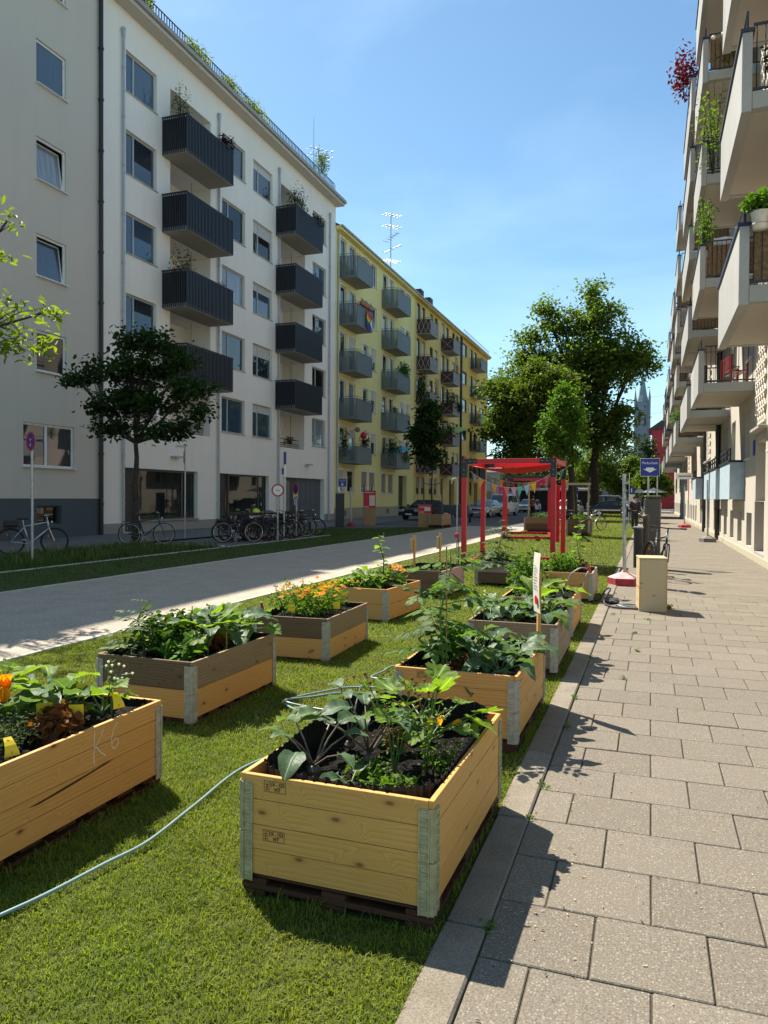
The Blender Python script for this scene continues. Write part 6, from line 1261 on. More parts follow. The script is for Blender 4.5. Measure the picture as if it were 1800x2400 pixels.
bicycle('silver framed bicycle with a black saddle bag leaning by the no stopping pole', -15.35, 15.7, R(46), 'bike_silver', 'city', R(-6), R(2), 'bike_black', 'top')
bicycle('dark bicycle with chrome mudguards behind the small tree trunk', -15.2, 20.3, R(36), 'bike_green', 'city', R(4), R(1), 'chrome', None, False, 'chrome')
spec = [(-13.2, 22.6, 40, 'bike_black', 'city', 'chrome', None, False, 'bike_black', 'black bicycle with pale rims, first in the parking bay'),
 (-13.45, 22.9, 46, 'bike_black', 'step', 'bike_black', 'pannier', False, 'bike_black', 'black step through bicycle with a pannier, second in the bay'),
 (-13.1, 23.3, 38, 'bike_black', 'city', 'bike_black', None, True, 'bike_black', 'black bicycle with a front basket under the red ring sign'),
 (-13.6, 23.5, 52, 'bike_red', 'mtb', 'bike_black', 'top', False, 'bike_black', 'dark red bicycle half hidden behind the basket bicycle'),
 (-13.0, 24.0, 44, 'bike_black', 'step', 'bike_black', 'pannier', False, 'bike_black', 'black bicycle with a big pannier in the middle of the bay'),
 (-13.4, 24.2, 58, 'bike_black', 'city', 'bike_black', 'top', False, 'bike_black', 'black bicycle with a rear bag beside the tall street sign pole'),
 (-13.5, 24.8, 50, 'bike_green', 'city', 'bike_black', 'pannier', False, 'bike_black', 'dark green bicycle behind the tall street sign pole'),
 (-13.0, 25.1, 42, 'bike_black', 'city', 'bike_black', None, True, 'bike_silver', 'black bicycle with a wicker basket and pale front mudguard'),
 (-13.4, 25.6, 55, 'bike_black', 'step', 'bike_black', 'pannier', True, 'bike_black', 'black bicycle with basket and pannier behind the tow away sign'),
 (-13.3, 26.1, 47, 'bike_black', 'mtb', 'bike_black', None, False, 'bike_black', 'black mountain bicycle before the garage gate'),
 (-13.1, 26.6, 40, 'bike_black', 'city', 'chrome', 'top', True, 'bike_black', 'black bicycle with basket and rear bag near the end of the bay'),
 (-13.4, 27.1, 52, 'bike_black', 'step', 'bike_black', 'pannier', False, 'bike_black', 'last but one bicycle in the bay, black with a pannier'),
 (-13.1, 27.6, 45, 'bike_black', 'city', 'bike_black', None, False, 'bike_black', 'last bicycle in the parking bay, beside the lawn')]
for (x, y, a, fr, st, rim, bag, bas, fen, lab) in spec: bicycle(lab, x, y, R(a), fr, st, R(rnd.uniform(-25, 15)), R(rnd.uniform(-4, 4)), rim, bag, bas, fen)
t = thing('bicycle_helmet', 'lime green bicycle helmet hung on a parked bicycle', 'helmet', (-12.75, 23.0, 1.03)); MB().lathe([(.125, 0), (.13, .04), (.11, .1), (.06, .14), (.001, .15)], 0, 0, 14).build('shell', 'helmet_lime', t, True); m = MB(); [m.box(-.1, .1, y-.008, y+.008, .05, .137) for y in (-.04, 0, .04)]; m.build('vent', 'rubber', t)
bicycle('black bicycle facing the camera on the pavement behind the wooden box', .14, 16.1, R(-72), 'bike_black', 'mtb', R(-18), R(-5), 'bike_black')
bicycle('bicycle standing against the planter bed right of the pergola', -3.75, 36.5, R(60), 'bike_black', 'city', 0, 0, 'bike_black')
for k, (x, y) in enumerate([(-3.2, 37.5), (-2.6, 38.6), (-1.2, 58), (-.9, 56.4)]): bicycle(['bicycle parked behind the dark bed, nearer one', 'bicycle parked behind the dark bed, farther one', 'bicycle leaning by the stooping person on the median', 'bicycle parked in front of the stooping person'][k], x, y, R(70-20*k), ['bike_black', 'bike_silver'][k % 2], 'city')
# ================================================================ cars
def car(label, x, y, rz, paint, kind='saloon', plate=True):
    t = thing('parked_car' if kind != 'van' else 'parked_van', label, 'car' if kind != 'van' else 'van', (x, y, 0), rz, 'vehicles parked at the end of the street')
    if kind == 'van': L_, W_, low, top = 4.9, 1.9, [(-2.45, .32), (-2.45, 1.05), (-2.40, 1.15), (1.35, 1.15), (2.25, 1.0), (2.42, .85), (2.45, .32)], [(-2.38, 1.15), (-2.25, 1.9), (.55, 1.93), (1.45, 1.15)]
    elif kind == 'estate': L_, W_, low, top = 4.6, 1.8, [(-2.3, .3), (-2.3, .8), (-2.25, .92), (.95, .92), (2.05, .78), (2.25, .65), (2.3, .3)], [(-2.22, .92), (-1.9, 1.42), (.15, 1.47), (1.05, .92)]
    else: L_, W_, low, top = 4.5, 1.8, [(-2.25, .3), (-2.25, .75), (-2.15, .92), (-1.5, .95), (.95, .92), (2.0, .78), (2.2, .65), (2.25, .3)], [(-1.65, .94), (-.95, 1.38), (.1, 1.42), (1.05, .92)]
    def loft(poly, w0, w1, zmid):
        V = []; n = len(poly)
        for s in (-1, 1):
            for u, z in poly: V.append((s*(w0 if z < zmid else w1)/2, u, z))
        return V, [tuple(range(n)), tuple(range(2*n-1, n-1, -1))]+[(i, (i+1) % n, (i+1) % n+n, i+n) for i in range(n)]
    def bev(V, F, c):
        bm = bmesh.new(); vs = [bm.verts.new(v) for v in V]; [bm.faces.new([vs[i] for i in f]) for f in F]; bmesh.ops.recalc_face_normals(bm, faces=bm.faces); bmesh.ops.bevel(bm, geom=list(bm.edges), offset=c, segments=2, affect='EDGES', profile=.6); bm.verts.index_update(); m = MB().add([v.co for v in bm.verts], [[v.index for v in f.verts] for f in bm.faces]); bm.free(); return m
    zb = low[2][1]; V, F = loft(low, W_, W_*.97, .7); bev(V, F, .06).build('body', paint, t, True)
    V, F = loft(top, W_*.92, W_*.74, zb+.2); cab = bev(V, F, .05).build('cabin', paint, t, True)
    # windows, slightly proud of the cabin
    u0, z0 = top[0]; u1, z1 = top[1]; u2, z2 = top[2]; u3, z3 = top[3]; g = MB(); e = .012
    def P(s, u, z): f = (z-z0)/(z1-z0); return (s*(W_*.92+(W_*.74-W_*.92)*min(1, f/1.0))/2*1.0+s*e, u, z)
    zt = z1-.09
    for s in (-1, 1):
        segs = [(u0+.22, u0+.22+(u1-u0)*.85, (u1+u2)/2-.1, (u1+u2)/2-.1), ((u1+u2)/2, (u1+u2)/2, u2-.02, u3-.22)]
        for a, b_, c, d in segs: g.add([P(s, a, z0+.05), P(s, d, z0+.05), P(s, c, zt), P(s, b_, zt)], [(0, 1, 2, 3)])
    fz = lambda k: z3+(z2-z3)*k; fu = lambda k: u3+(u2-u3)*k
    g.add([(-W_*.40, fu(.08)+e*2, fz(.08)+e), (W_*.40, fu(.08)+e*2, fz(.08)+e), (W_*.34, fu(.88)+e*2, fz(.88)+e), (-W_*.34, fu(.88)+e*2, fz(.88)+e)], [(0, 1, 2, 3)])
    rz_ = lambda k: z0+(z1-z0)*k; ru = lambda k: u0+(u1-u0)*k
    g.add([(-W_*.40, ru(.12)-e*2, rz_(.12)), (W_*.40, ru(.12)-e*2, rz_(.12)), (W_*.34, ru(.86)-e*2, rz_(.86)), (-W_*.34, ru(.86)-e*2, rz_(.86))], [(0, 1, 2, 3)])
    g.build('window', 'car_glass', cab)
    for s in (-1, 1):
        for u in (-1.38, 1.38):
            w = MB(); w.tube([(s*(W_/2-.2), u, .32), (s*(W_/2+.012), u, .32)], .32, 20); wo_ = w.build('wheel', 'rubber', t); m = MB(); m.cyl((s*(W_/2+.0), u, .32), (s*(W_/2+.02), u, .32), .2, .19, 12); m.build('rim', 'alloy', wo_)
    F_ = low[-1][0]
    for s in (-1, 1):
        MB().cbox(s*.62-.2, s*.62+.2, F_-.10, F_+.012, .60, .74, .02).build('headlight', 'headlamp', t); MB().cbox(s*.72-.14, s*.72+.14, -F_-.012, -F_+.1, .65, .85, .02).build('tail_light', 'tail_red', t); MB().cbox(s*(W_/2+.08)-.09, s*(W_/2+.08)+.09, .75, .85, zb+.02, zb+.16, .03).build('wing_mirror', paint, t)
    MB().cbox(-.38, .38, F_-.06, F_+.015, .58, .70, .01).build('grille', 'plastic', t); MB().cbox(-.88, .88, F_-.2, F_+.03, .30, .46, .03).build('bumper', 'plastic' if kind == 'van' else paint, t); MB().cbox(-.26, .26, F_+.03, F_+.04, .36, .46, .003).build('number_plate', 'sign_white', t); return t
car('silver saloon car parked nose to the camera on the far side of the road', -12.9, 62.2, R(172), 'car_silver'); car('white van parked behind the silver saloon', -12.7, 68.5, R(175), 'car_white', 'van')
car('dark saloon at the left of the silver car, half hidden by the planter and tree', -15.3, 52.5, R(165), 'car_navy'); car('dark estate car parked broadside beyond the lawn right of the big trunk', -2.9, 69.0, R(-82), 'car_dark'); car('silver people carrier parked broadside behind the dark estate car', -3.6, 80.0, R(-82), 'car_silver', 'van'); car('white hatchback seen between the pergola posts and the trunk', -6.6, 66.5, R(174), 'car_white', 'estate'); car('white estate car far behind the van', -12.9, 86, R(175), 'car_white', 'estate')
t = thing('trailer', 'dark blue box trailer standing by the staked tree', 'trailer', (-12.0, 47.8, 0), R(12)); MB().cbox(-.95, .95, -.8, .8, .35, 1.12, .03).build('box_body', 'car_navy', t)
for s in (-1, 1): m = MB(); m.tube([(s*.98, 0, .28), (s*1.1, 0, .28)], .28, 16); m.build('wheel', 'rubber', t)
MB().box(-.6, -.35, -.815, -.805, .5, .6).build('reflector_plate', 'sign_white', t); MB().tube([(0, -.8, .4), (0, -1.7, .42)], .04, 6).build('drawbar', 'steel', t)
# ================================================================ people
def person(label, loc, rz, joints, clothes, group=None, seat=False):
    """joints: dict of positions; one skinned body plus clothing shells as children"""
    J = {k: Vector(v) for k, v in joints.items()}
    t = thing('person', label, 'person', loc, rz, group)
    E_ = [('pel', 'chest'), ('chest', 'neck'), ('neck', 'head'), ('head', 'crown')]
    for s in 'LR': E_ += [('chest', 'sh'+s), ('sh'+s, 'el'+s), ('el'+s, 'ha'+s), ('pel', 'hip'+s), ('hip'+s, 'kn'+s), ('kn'+s, 'an'+s), ('an'+s, 'to'+s)]
    rad = dict(pel=.135, chest=.145, neck=.055, head=.085, crown=.075, sh=.07, el=.045, ha=.032, hip=.095, kn=.06, an=.042, to=.035)
    def skin(name, edges, mat, grow, parent):
        names = []; [names.append(n) for e in edges for n in e if n not in names]
        me = bpy.data.meshes.new(name); me.from_pydata([J[n] for n in names], [(names.index(a), names.index(b_)) for a, b_ in edges], []); me.materials.append(MATS[mat]); o = ob(name, me, parent)
        md = o.modifiers.new('skin', 'SKIN'); sv = me.skin_vertices[0].data
        for i, n in enumerate(names): r = rad.get(n, rad.get(n[:-1], .05))+grow; sv[i].radius = (r, r*(.72 if n in ('pel', 'chest') else 1)); sv[i].use_root = (i == 0)
        o.modifiers.new('sub', 'SUBSURF').levels = 1; o.modifiers['sub'].render_levels = 2; return o
    skin('body', E_, 'skin', 0, t)
    skin('jacket', [e for e in E_ if e[0] in ('pel', 'chest', 'shL', 'shR', 'elL', 'elR') and e[1] not in ('hipL', 'hipR', 'neck')], clothes[0], .05, t); skin('trousers', [e for e in E_ if e[0] in ('pel', 'hipL', 'hipR', 'knL', 'knR') and e[1] != 'chest'], clothes[1], .034, t)
    for s in 'LR':
        a, b_ = J['an'+s], J['to'+s]; MB().tube([a-(b_-a)*.3+Vector((0, 0, -.02)), (a+b_)/2+Vector((0, 0, -.01)), b_], [.05, .05, .035], 8).build('shoe', 'shoe', t, True)
    h = J['head']+(J['crown']-J['head'])*.55; back = Vector((0, -.02, .02)); m = MB(); bm = bmesh.new(); bmesh.ops.create_uvsphere(bm, u_segments=12, v_segments=8, radius=.108); m.add([v.co+h+back for v in bm.verts], [[v.index for v in f.verts] for f in bm.faces]); bm.free(); m.build('hair', 'hair_dark', t, True); return t
ride = dict(pel=(0, -.24, .98), chest=(0, .0, 1.36), neck=(0, .06, 1.50), head=(0, .10, 1.58), crown=(0, .11, 1.70), shL=(-.2, .02, 1.40), elL=(-.26, .2, 1.2), haL=(-.27, .40, 1.07), shR=(.2, .02, 1.40), elR=(.26, .2, 1.2), haR=(.27, .40, 1.07), hipL=(-.1, -.22, .93), knL=(-.12, .12, .72), anL=(-.11, -.02, .28), toL=(-.11, .12, .22), hipR=(.1, -.22, .93), knR=(.12, .06, .55), anR=(.11, -.12, .16), toR=(.11, .04, .10))
person('cyclist in a brown jacket riding away from the camera on the road', (-8.75, 60.5, 0), R(-6), ride, ('jacket_brown', 'trousers'))
bicycle('bicycle ridden by the cyclist in the brown jacket', -8.75, 60.55, R(84), 'bike_black', 'city', 0, 0, 'bike_black', None, False, 'bike_black', 'rubber', None)
stoop = dict(pel=(0, -.15, .92), chest=(0, .22, 1.15), neck=(0, .36, 1.18), head=(0, .44, 1.14), crown=(0, .53, 1.09), shL=(-.18, .24, 1.14), elL=(-.22, .34, .88), haL=(-.16, .48, .70), shR=(.18, .24, 1.14), elR=(.22, .34, .88), haR=(.16, .48, .70), hipL=(-.1, -.13, .87), knL=(-.12, -.02, .47), anL=(-.12, -.08, .08), toL=(-.12, .08, .04), hipR=(.1, -.13, .87), knR=(.12, .02, .47), anR=(.12, -.04, .08), toR=(.12, .12, .04))
person('stooping person in a grey shirt bending over a bicycle on the median', (-1.45, 56.5, 0), R(70), stoop, ('shirt_grey', 'trousers'))
stand = dict(pel=(0, 0, .93), chest=(0, .02, 1.32), neck=(0, .02, 1.48), head=(0, .04, 1.57), crown=(0, .04, 1.70), shL=(-.19, .0, 1.38), elL=(-.24, -.02, 1.1), haL=(-.2, .14, .92), shR=(.19, .0, 1.38), elR=(.24, -.02, 1.1), haR=(.2, .16, .95), hipL=(-.09, 0, .88), knL=(-.10, .03, .48), anL=(-.10, 0, .08), toL=(-.11, .15, .04), hipR=(.09, 0, .88), knR=(.10, .03, .48), anR=(.10, 0, .08), toR=(.11, .15, .04))
person('standing person in dark clothes left of the ticket machine far down the lawn edge', (-.75, 42, 0), R(200), stand, ('trousers', 'trousers'))
person('person in a grey shirt standing on the lowest visible balcony of the amber house', (FX+.85, 92.3, 4.16), R(-40), stand, ('shirt_grey', 'trousers'), 'people on the amber house balcony'); person('person in dark clothes beside the grey shirted one on the amber house balcony', (FX+.8, 93.2, 4.16), R(120), stand, ('trousers', 'trousers'), 'people on the amber house balcony')
# ================================================================ trees
def tree(name, label, loc, r0, h, blobs, leafsize, mat, bark='bark', nclus=60, per=40, seed=0, lean=(0, 0), group=None, spread=.32, sub=5, aspect=.6, cat='tree', trunk=True):
    """tapered trunk, limbs into every blob, twigs ending in leaf clusters. blobs: (x,y,z,rx,ry,rz,weight) relative to the base"""
    rr = random.Random(seed); q = np.random.default_rng(seed); t = thing(name, label, cat, loc, 0, group); m = MB()
    top = Vector((lean[0], lean[1], h)); n = 7; P = [Vector((lean[0]*(k/n)**1.5+rr.gauss(0, r0*.15), lean[1]*(k/n)**1.5+rr.gauss(0, r0*.15), h*k/n)) for k in range(n+1)]
    rad = [r0*(1.35 if k == 0 else 1)*(1-.45*k/n) for k in range(n+1)]
    if trunk: m.tube(P, rad, 10)
    cs = []; W_ = sum(b_[6] for b_ in blobs)
    for b_ in blobs:
        c = Vector(b_[:3]); s = P[-1] if c.z > h*.9 else P[max(2, int(n*min(1, c.z/h*.8)))]; mid = s.lerp(c, .5)+Vector((0, 0, -.06*(c-s).length)); m.tube([s, mid, c], [r0*.5, r0*.32, r0*.16], 7)
        k = max(3, int(nclus*b_[6]/W_))
        u = q.normal(size=(k, 3)); u /= np.linalg.norm(u, axis=1)[:, None]; pts = u*(q.random((k, 1))**.45)*np.array(b_[3:6])+np.array(b_[:3]); cs.append(pts)
        for p in pts[::max(1, 3)]:
            p = Vector(p); st = mid.lerp(c, rr.random()); bend = st.lerp(p, .55)+Vector((rr.gauss(0, .06), rr.gauss(0, .06), .05))*(p-st).length; m.tube([st, bend, p], [r0*.14, r0*.08, r0*.025], 5)
    m.build('trunk', bark, t, True)
    cs = np.concatenate(cs); cr = spread*(.6+.8*q.random(len(cs)))
    L_ = np.repeat(cs, per, 0)+q.normal(size=(len(cs)*per, 3))*np.repeat(cr, per)[:, None]*[.62, .62, .42]
    o = ob('crown', leaves_at('crown', mat, L_, leafsize, q, aspect, .7), t); stuff(o); return t
tree('street_tree', 'small dark street tree with a flat spreading crown before the white house', (-15.75, 20.45, 0), .125, 3.3, [(.3, 0, 6.45, 1.2, 1.1, .35, 2.0), (-.1, 0, 5.6, 1.8, 1.5, .42, 3.2), (-2.2, -.1, 5.45, .6, .6, .2, .7), (1.6, .1, 5.9, .6, .6, .25, .7), (2.0, 0, 5.0, .75, .8, .28, 1.1), (.2, 0, 4.6, 1.9, 1.5, .38, 2.8), (-1.4, .1, 4.5, .5, .5, .3, .5), (-.8, 0, 3.75, .75, .7, .28, .9), (1.2, 0, 3.7, 1.0, .8, .3, 1.1), (2.3, 0, 4.15, .4, .4, .2, .4)], .17, 'dark_leaf', 'bark', 250, 30, 11, spread=.26)
tree('young_tree', 'slim staked young tree with drooping leaves in the brown bed across the path', (-10.95, 38.75, .6), .06, 2.4, [(-.25, 0, 5.4, .55, .6, .75, 2.4), (-.3, 0, 4.2, .85, .9, .8, 3), (-.15, 0, 3.1, .75, .7, .55, 1.6), (-.75, 0, 4.2, .5, .5, .35, .7)], .22, 'dark_leaf', 'bark', 190, 26, 12, spread=.3)
for x in (-11.35, -10.35): tag(MB().cyl((x, 38.7, .3), (x-.04, 38.7, 2.6), .04, .035, 8).build('tree_stake', 'bark_light'), ['left', 'right'][x > -11]+' wooden stake of the young tree in the brown bed', 'stake')
tag(MB().tube([(-11.37, 38.68, 2.35), (-11.1, 38.66, 2.28), (-10.9, 38.62, 2.26), (-10.6, 38.66, 2.3), (-10.36, 38.68, 2.38)], .02, 6).build('tie_rope', 'bark_light'), 'rope tied between the two stakes of the young tree', 'rope')
tree('young_tree', 'bright green young tree growing out of the dark bed by the pergola', (-2.95, 33.2, .55), .085, 3.0, [(-.65, 0, 4.9, .55, .6, .7, 2.4), (-.95, 0, 3.3, .5, .6, .6, 1.7), (-.3, 0, 3.5, .55, .6, .7, 1.7), (-1.3, 0, 4.0, .35, .45, .75, 1.2), (-.6, 0, 5.75, .25, .28, .4, .5), (.0, 0, 4.4, .3, .4, .55, .8), (-.15, 0, 2.7, .35, .4, .3, .5)], .13, 'young_leaf', 'bark', 210, 36, 13, (-.25, 0), spread=.25)
BT = 'tall street trees on the median'
tree('street_tree', 'tallest broad street tree with a dark trunk at the end of the lawn', (-5.0, 74.5, 0), .55, 6.5, [(-2.0, 0, 13.5, 4.3, 4, 3.3, 5), (1.2, 0, 15.0, 3.6, 3.5, 3.0, 4), (-3.0, 0, 18.2, 2.8, 2.6, 1.8, 1.2), (.2, 0, 18.6, 2.8, 2.5, 1.7, 1.7), (3.4, 0, 14.6, 2.3, 2.3, 1.7, 1.5), (2.3, 0, 9.2, 2.0, 2.2, 1.5, 1.2), (-1.5, 0, 9.3, 3.8, 3.4, 2.4, 3), (.8, 0, 7.4, 2.8, 2.5, 1.4, 1.6), (-4.6, 0, 20.0, 1.0, .9, 1.0, .4), (-.3, 0, 21.0, 1.0, .9, 1.3, .5), (-6.5, 0, 17.2, 1.5, 1.2, .9, .5), (-5.8, 0, 14.6, 2.8, 2.4, 1.6, 1.8), (-7.6, 0, 12.2, 2.8, 2.4, 2.0, 2.0), (-5.0, 0, 10.0, 2.6, 2.5, 2.2, 1.6)], .34, 'tree_leaf', 'bark', 900, 40, 14, group=BT, spread=.75)
tree('street_tree', 'wide low branching street tree left of the tallest one, overhanging the road', (-5.5, 57, 0), .33, 5.0, [(-3.6, 0, 8.6, 2.4, 2.4, 1.7, 3), (-1.5, 0, 9.6, 2.2, 2.2, 1.7, 3), (-5.3, 0, 7.2, 1.8, 1.8, 1.5, 2.0), (-3.0, 0, 6.2, 2.0, 2.0, 1.2, 2.2), (-.4, 0, 7.0, 1.8, 1.8, 1.3, 1.8), (-5.0, 0, 9.8, 1.6, 1.4, .9, .9), (-4.0, 0, 4.9, 1.6, 1.4, .7, 1.0), (-2.6, 0, 11.2, 1.2, 1.2, .7, .6)], .25, 'yellowgreen', 'bark', 600, 56, 15, group=BT, spread=.55)
for k, (x, y, h, s, mat, lab) in enumerate([(-2.2, 98, 6.0, .7, 'yellowgreen', 'light green tree right of the big trunk, before the church'), (.2, 93, 5.2, .55, 'tree_leaf', 'small tree close to the far right houses'), (-1.0, 116, 9.5, .75, 'dark_leaf', 'dark tree in front of the red house at the end of the right pavement'), (-3.2, 132, 8.5, .9, 'dark_leaf', 'dark tree below the church spire'), (-7.0, 100, 8.5, 1.0, 'tree_leaf', 'dark tree behind the tallest tree, left of its trunk'), (-12.5, 108, 9.0, 1.1, 'dark_leaf', 'dark tree at the far end of the road beside the amber house'), (-4.5, 118, 9.0, 1.1, 'dark_leaf', 'dark tree in the far row straight behind the tallest trunk'), (-17.5, 112, 8, 1.1, 'dark_leaf', 'dark tree behind the corner of the amber house'), (-9.5, 126, 9.5, 1.2, 'dark_leaf', 'farthest dark tree closing the street')]):
    tree('street_tree', lab, (x, y, 0), .25*s, h*.35, [(0, 0, h*.7, 3.2*s, 3.0*s, h*.26, 4), (-1.6*s, 0, h*.5, 2.2*s, 2*s, h*.2, 2), (1.8*s, 0, h*.55, 2.0*s, 2*s, h*.2, 2), (.3, 0, h*.98, 1.8*s, 1.6*s, h*.14, 1)], .34, mat, 'bark', 150, 36, 30+k, group='background trees at the end of the street', spread=.6)
tree('street_tree', 'tree just outside the left edge whose sunlit twigs hang into the picture', (-10.4, 8.3, 0), .075, 4.0, [(1.55, .1, 4.15, .42, .4, .30, 2.2), (1.95, .1, 3.72, .45, .4, .22, 2.0), (2.45, .0, 4.08, .28, .3, .12, .9), (1.25, 0, 6.75, .20, .25, .12, .45), (1.25, 0, 6.22, .16, .2, .08, .3), (1.85, 0, 5.42, .22, .2, .07, .4), (1.7, 0, 4.98, .22, .2, .10, .4), (-.6, 0, 5.6, 1.3, 1.3, 1.2, 3)], .135, 'lime_leaf', 'bark', 105, 7, 50, spread=.15, aspect=.34)
# ================================================================ things on roofs and balconies
GB = 'plants on balconies and roofs'
def bplant(name, label, loc, n, rx, ry, h, size, mat, seed, pot=None, aspect=.5, cat='plant'):
    t = thing(name, label, cat, loc, 0, GB); rr = random.Random(seed); m = MB(); z0 = 0
    if pot: z0 = .28; pm = MB(); pm.lathe([(.001, 0), (.13, 0), (.17, .27), (.18, .28), (.15, .28), (.001, .25)], 0, 0, 14); pm.build('pot', pot, t, False)
    for k in range(6): a = rr.random()*6.28; m.tube([(0, 0, z0*.9), (math.cos(a)*rx*.3, math.sin(a)*ry*.3, z0+h*.5), (math.cos(a)*rx*.7, math.sin(a)*ry*.7, z0+h*.95)], [.012, .009, .004], 4)
    m.build('stem', 'bark', t); o = ob('foliage', clump_np('foliage', mat, n, rx, ry, h, size, seed, aspect=aspect), t, (0, 0, z0)); stuff(o); return t
zf = {0: 17.0, 1: 13.6, 2: 10.2, 3: 6.9}
bplant('bamboo', 'tall bamboo on the top left balcony of the white house', (FX+.7, 29.3, zf[0]), 420, .45, .5, 2.9, .12, 'grass_dark', 401, 'pot_dark', .3)
bplant('japanese_maple', 'dark red maple over the right corner of the top left white house balcony', (-19.75, 32.35, zf[0]+1.35), 420, .5, .6, .75, .13, 'purple_leaf', 402, None, .4)
bplant('flower_box', 'small flowering plant on the second left balcony of the white house', (-19.75, 32.2, zf[1]+1.2), 160, .25, .4, .5, .09, 'dark_leaf', 403)
bplant('bamboo', 'leafy shrub on the third left balcony of the white house', (FX+.7, 29.4, zf[2]), 520, .5, .7, 2.3, .14, 'dark_leaf', 404, 'pot_dark', .35)
bplant('flower_box', 'dark plants at the right corner of the third left white house balcony', (-19.75, 32.2, zf[2]+1.25), 150, .2, .4, .5, .09, 'purple_leaf', 405)
bplant('bamboo', 'bushy shrubs on the top right balcony of the white house', (FX+.8, 40.9, zf[0]), 700, .6, .9, 2.7, .15, 'dark_leaf', 406, 'pot_dark', .4)
bplant('japanese_maple', 'dark red maple over the right corner of the top right white house balcony', (-19.75, 43.0, zf[0]+1.2), 420, .5, .7, .8, .15, 'purple_leaf', 407, None, .4)
bplant('flower_box', 'plants at the corner of the second right balcony of the white house', (-19.8, 42.8, zf[1]+1.2), 220, .25, .6, .55, .11, 'dark_leaf', 408)
bplant('flower_box', 'geraniums at the back of the third right balcony of the white house', (-20.4, 43.0, zf[2]+1.1), 140, .25, .5, .5, .11, 'dark_leaf', 409)
bplant('potted_plant', 'potted plants on the low loggia rail of the white house', (FX+.0, 41.6, 4.75), 160, .25, .5, .5, .12, 'dark_leaf', 410)
for k, (y, w, n, lab) in enumerate([(27.0, .7, 260, 'first'), (31.0, 1.3, 520, 'second'), (34.0, 1.0, 380, 'third'), (36.6, 1.5, 500, 'fourth'), (45.5, .9, 420, 'last, bushy')]): bplant('roof_grass', f'green tufts on the white house roof edge, {lab} from left', (-20.45, y, 22.0 if k < 4 else 22.6), n, .35, w, .9 if k < 4 else 1.6, .2, 'grass' if k < 4 else 'yellowgreen', 420+k, None, .18)
# pale yellow house
def trough(label, x, y0, y1, z, mat='pot_terra', leafm='herb', seed=0, n=60, h=.35):
    t = thing('flower_box', label, 'flower box', (x, (y0+y1)/2, z), 0, GB); l = (y1-y0)/2; MB().cbox(-.09, .09, -l, l, 0, .2, .01).build('trough', mat, t); o = ob('foliage', clump_np('foliage', leafm, n, .1, l, h, .08, seed), t, (0, 0, .17)); stuff(o)
for k, (y0, y1, l) in enumerate([(49.9, 50.7, 'left'), (50.75, 51.4, 'middle'), (51.5, 52.3, 'right')]): trough(f'terracotta flower box with dry stalks on the flag balcony, {l} one', -19.42, y0, y1, 15.2, 'pot_terra', 'grass_dry', 440+k)
t = thing('flag', 'rainbow flag draped over the front of the second balcony of the pale yellow house', 'flag', (-19.40, 51.05, 15.05)); cols = ['red', 'orange', 'yellow', 'green', 'blue', 'violet']
for k, c in enumerate(cols):
    m = MB(); n = 6; V = []
    for i in range(n+1):
        for j in range(2): q = k+j; V.append((.03*math.sin(i*1.4+q*.3), 1.05*i/n*(1-.03*q), -.2*q-.30*i/n+.02*math.sin(i*2)))
    m.add(V, [(2*i, 2*i+1, 2*i+3, 2*i+2) for i in range(n)]); m.build('stripe', 'pride_'+c, t)
m = MB(); m.add([(.045, .95, -.45), (.045, 1.12, -1.3), (.045, .62, -.85)], [(0, 1, 2)]); m.build('chevron', 'pride_white', t); m = MB(); m.add([(.04, .62, -.75), (.04, .95, -.38), (.04, .98, -1.3), (.04, .55, -.9)], [(0, 1, 2, 3)]); m.build('chevron', 'pride_black', t)
bplant('climbing_plant', 'bright leafy plant spilling over a balcony of the pale yellow house', (-19.7, 60.6, 11.5), 460, .5, .9, 1.4, .22, 'young_leaf', 450, None)
bplant('potted_plant', 'dark conifer on the lowest left balcony of the pale yellow house', (-19.8, 51.9, 4.6), 420, .4, .6, 1.5, .13, 'dark_leaf', 451, 'pot_dark')
bplant('climbing_plant', 'vine by the wall on the lowest left balcony of the pale yellow house', (FX+.4, 49.5, 4.2), 460, .25, .5, 2.2, .13, 'dark_leaf', 452)
bplant('climbing_plant', 'dense creeper over the screen of the balcony under the teal parasol', (-20.0, 59.0, 4.6), 700, .7, .9, 1.9, .14, 'dark_leaf', 453); bplant('flower_box', 'flowering plants hanging over the front of the balcony under the teal parasol', (-19.45, 60.6, 4.5), 320, .3, 1.1, .9, .13, 'herb', 454)
bplant('flower_box', 'dark plants in a box on the fourth balcony of the pale yellow house', (-19.9, 59.0, 8.5), 180, .3, .7, .55, .12, 'dark_leaf', 455); bplant('flower_box', 'dry plants along the rail of the top left balcony of the pale yellow house', (-19.6, 50.6, 18.2), 140, .15, .8, .5, .10, 'grass_dry', 456)
for (y, z, r, mat, l) in [(51.15, 6.05, .24, 'sign_red', 'red paper lantern under a pale yellow house balcony'), (51.45, 5.95, .22, 'pot_white', 'white paper lantern beside the red one'), (49.9, 6.35, .19, 'stone_grey', 'grey ball lamp under a pale yellow house balcony')]:
    tag(MB().lathe([(max(.001, r*math.sin(math.pi*k/10)), r*-math.cos(math.pi*k/10)) for k in range(11)], 0, 0, 16).build('lantern', mat, None, True, (-19.6, y, z)), l, 'lantern')
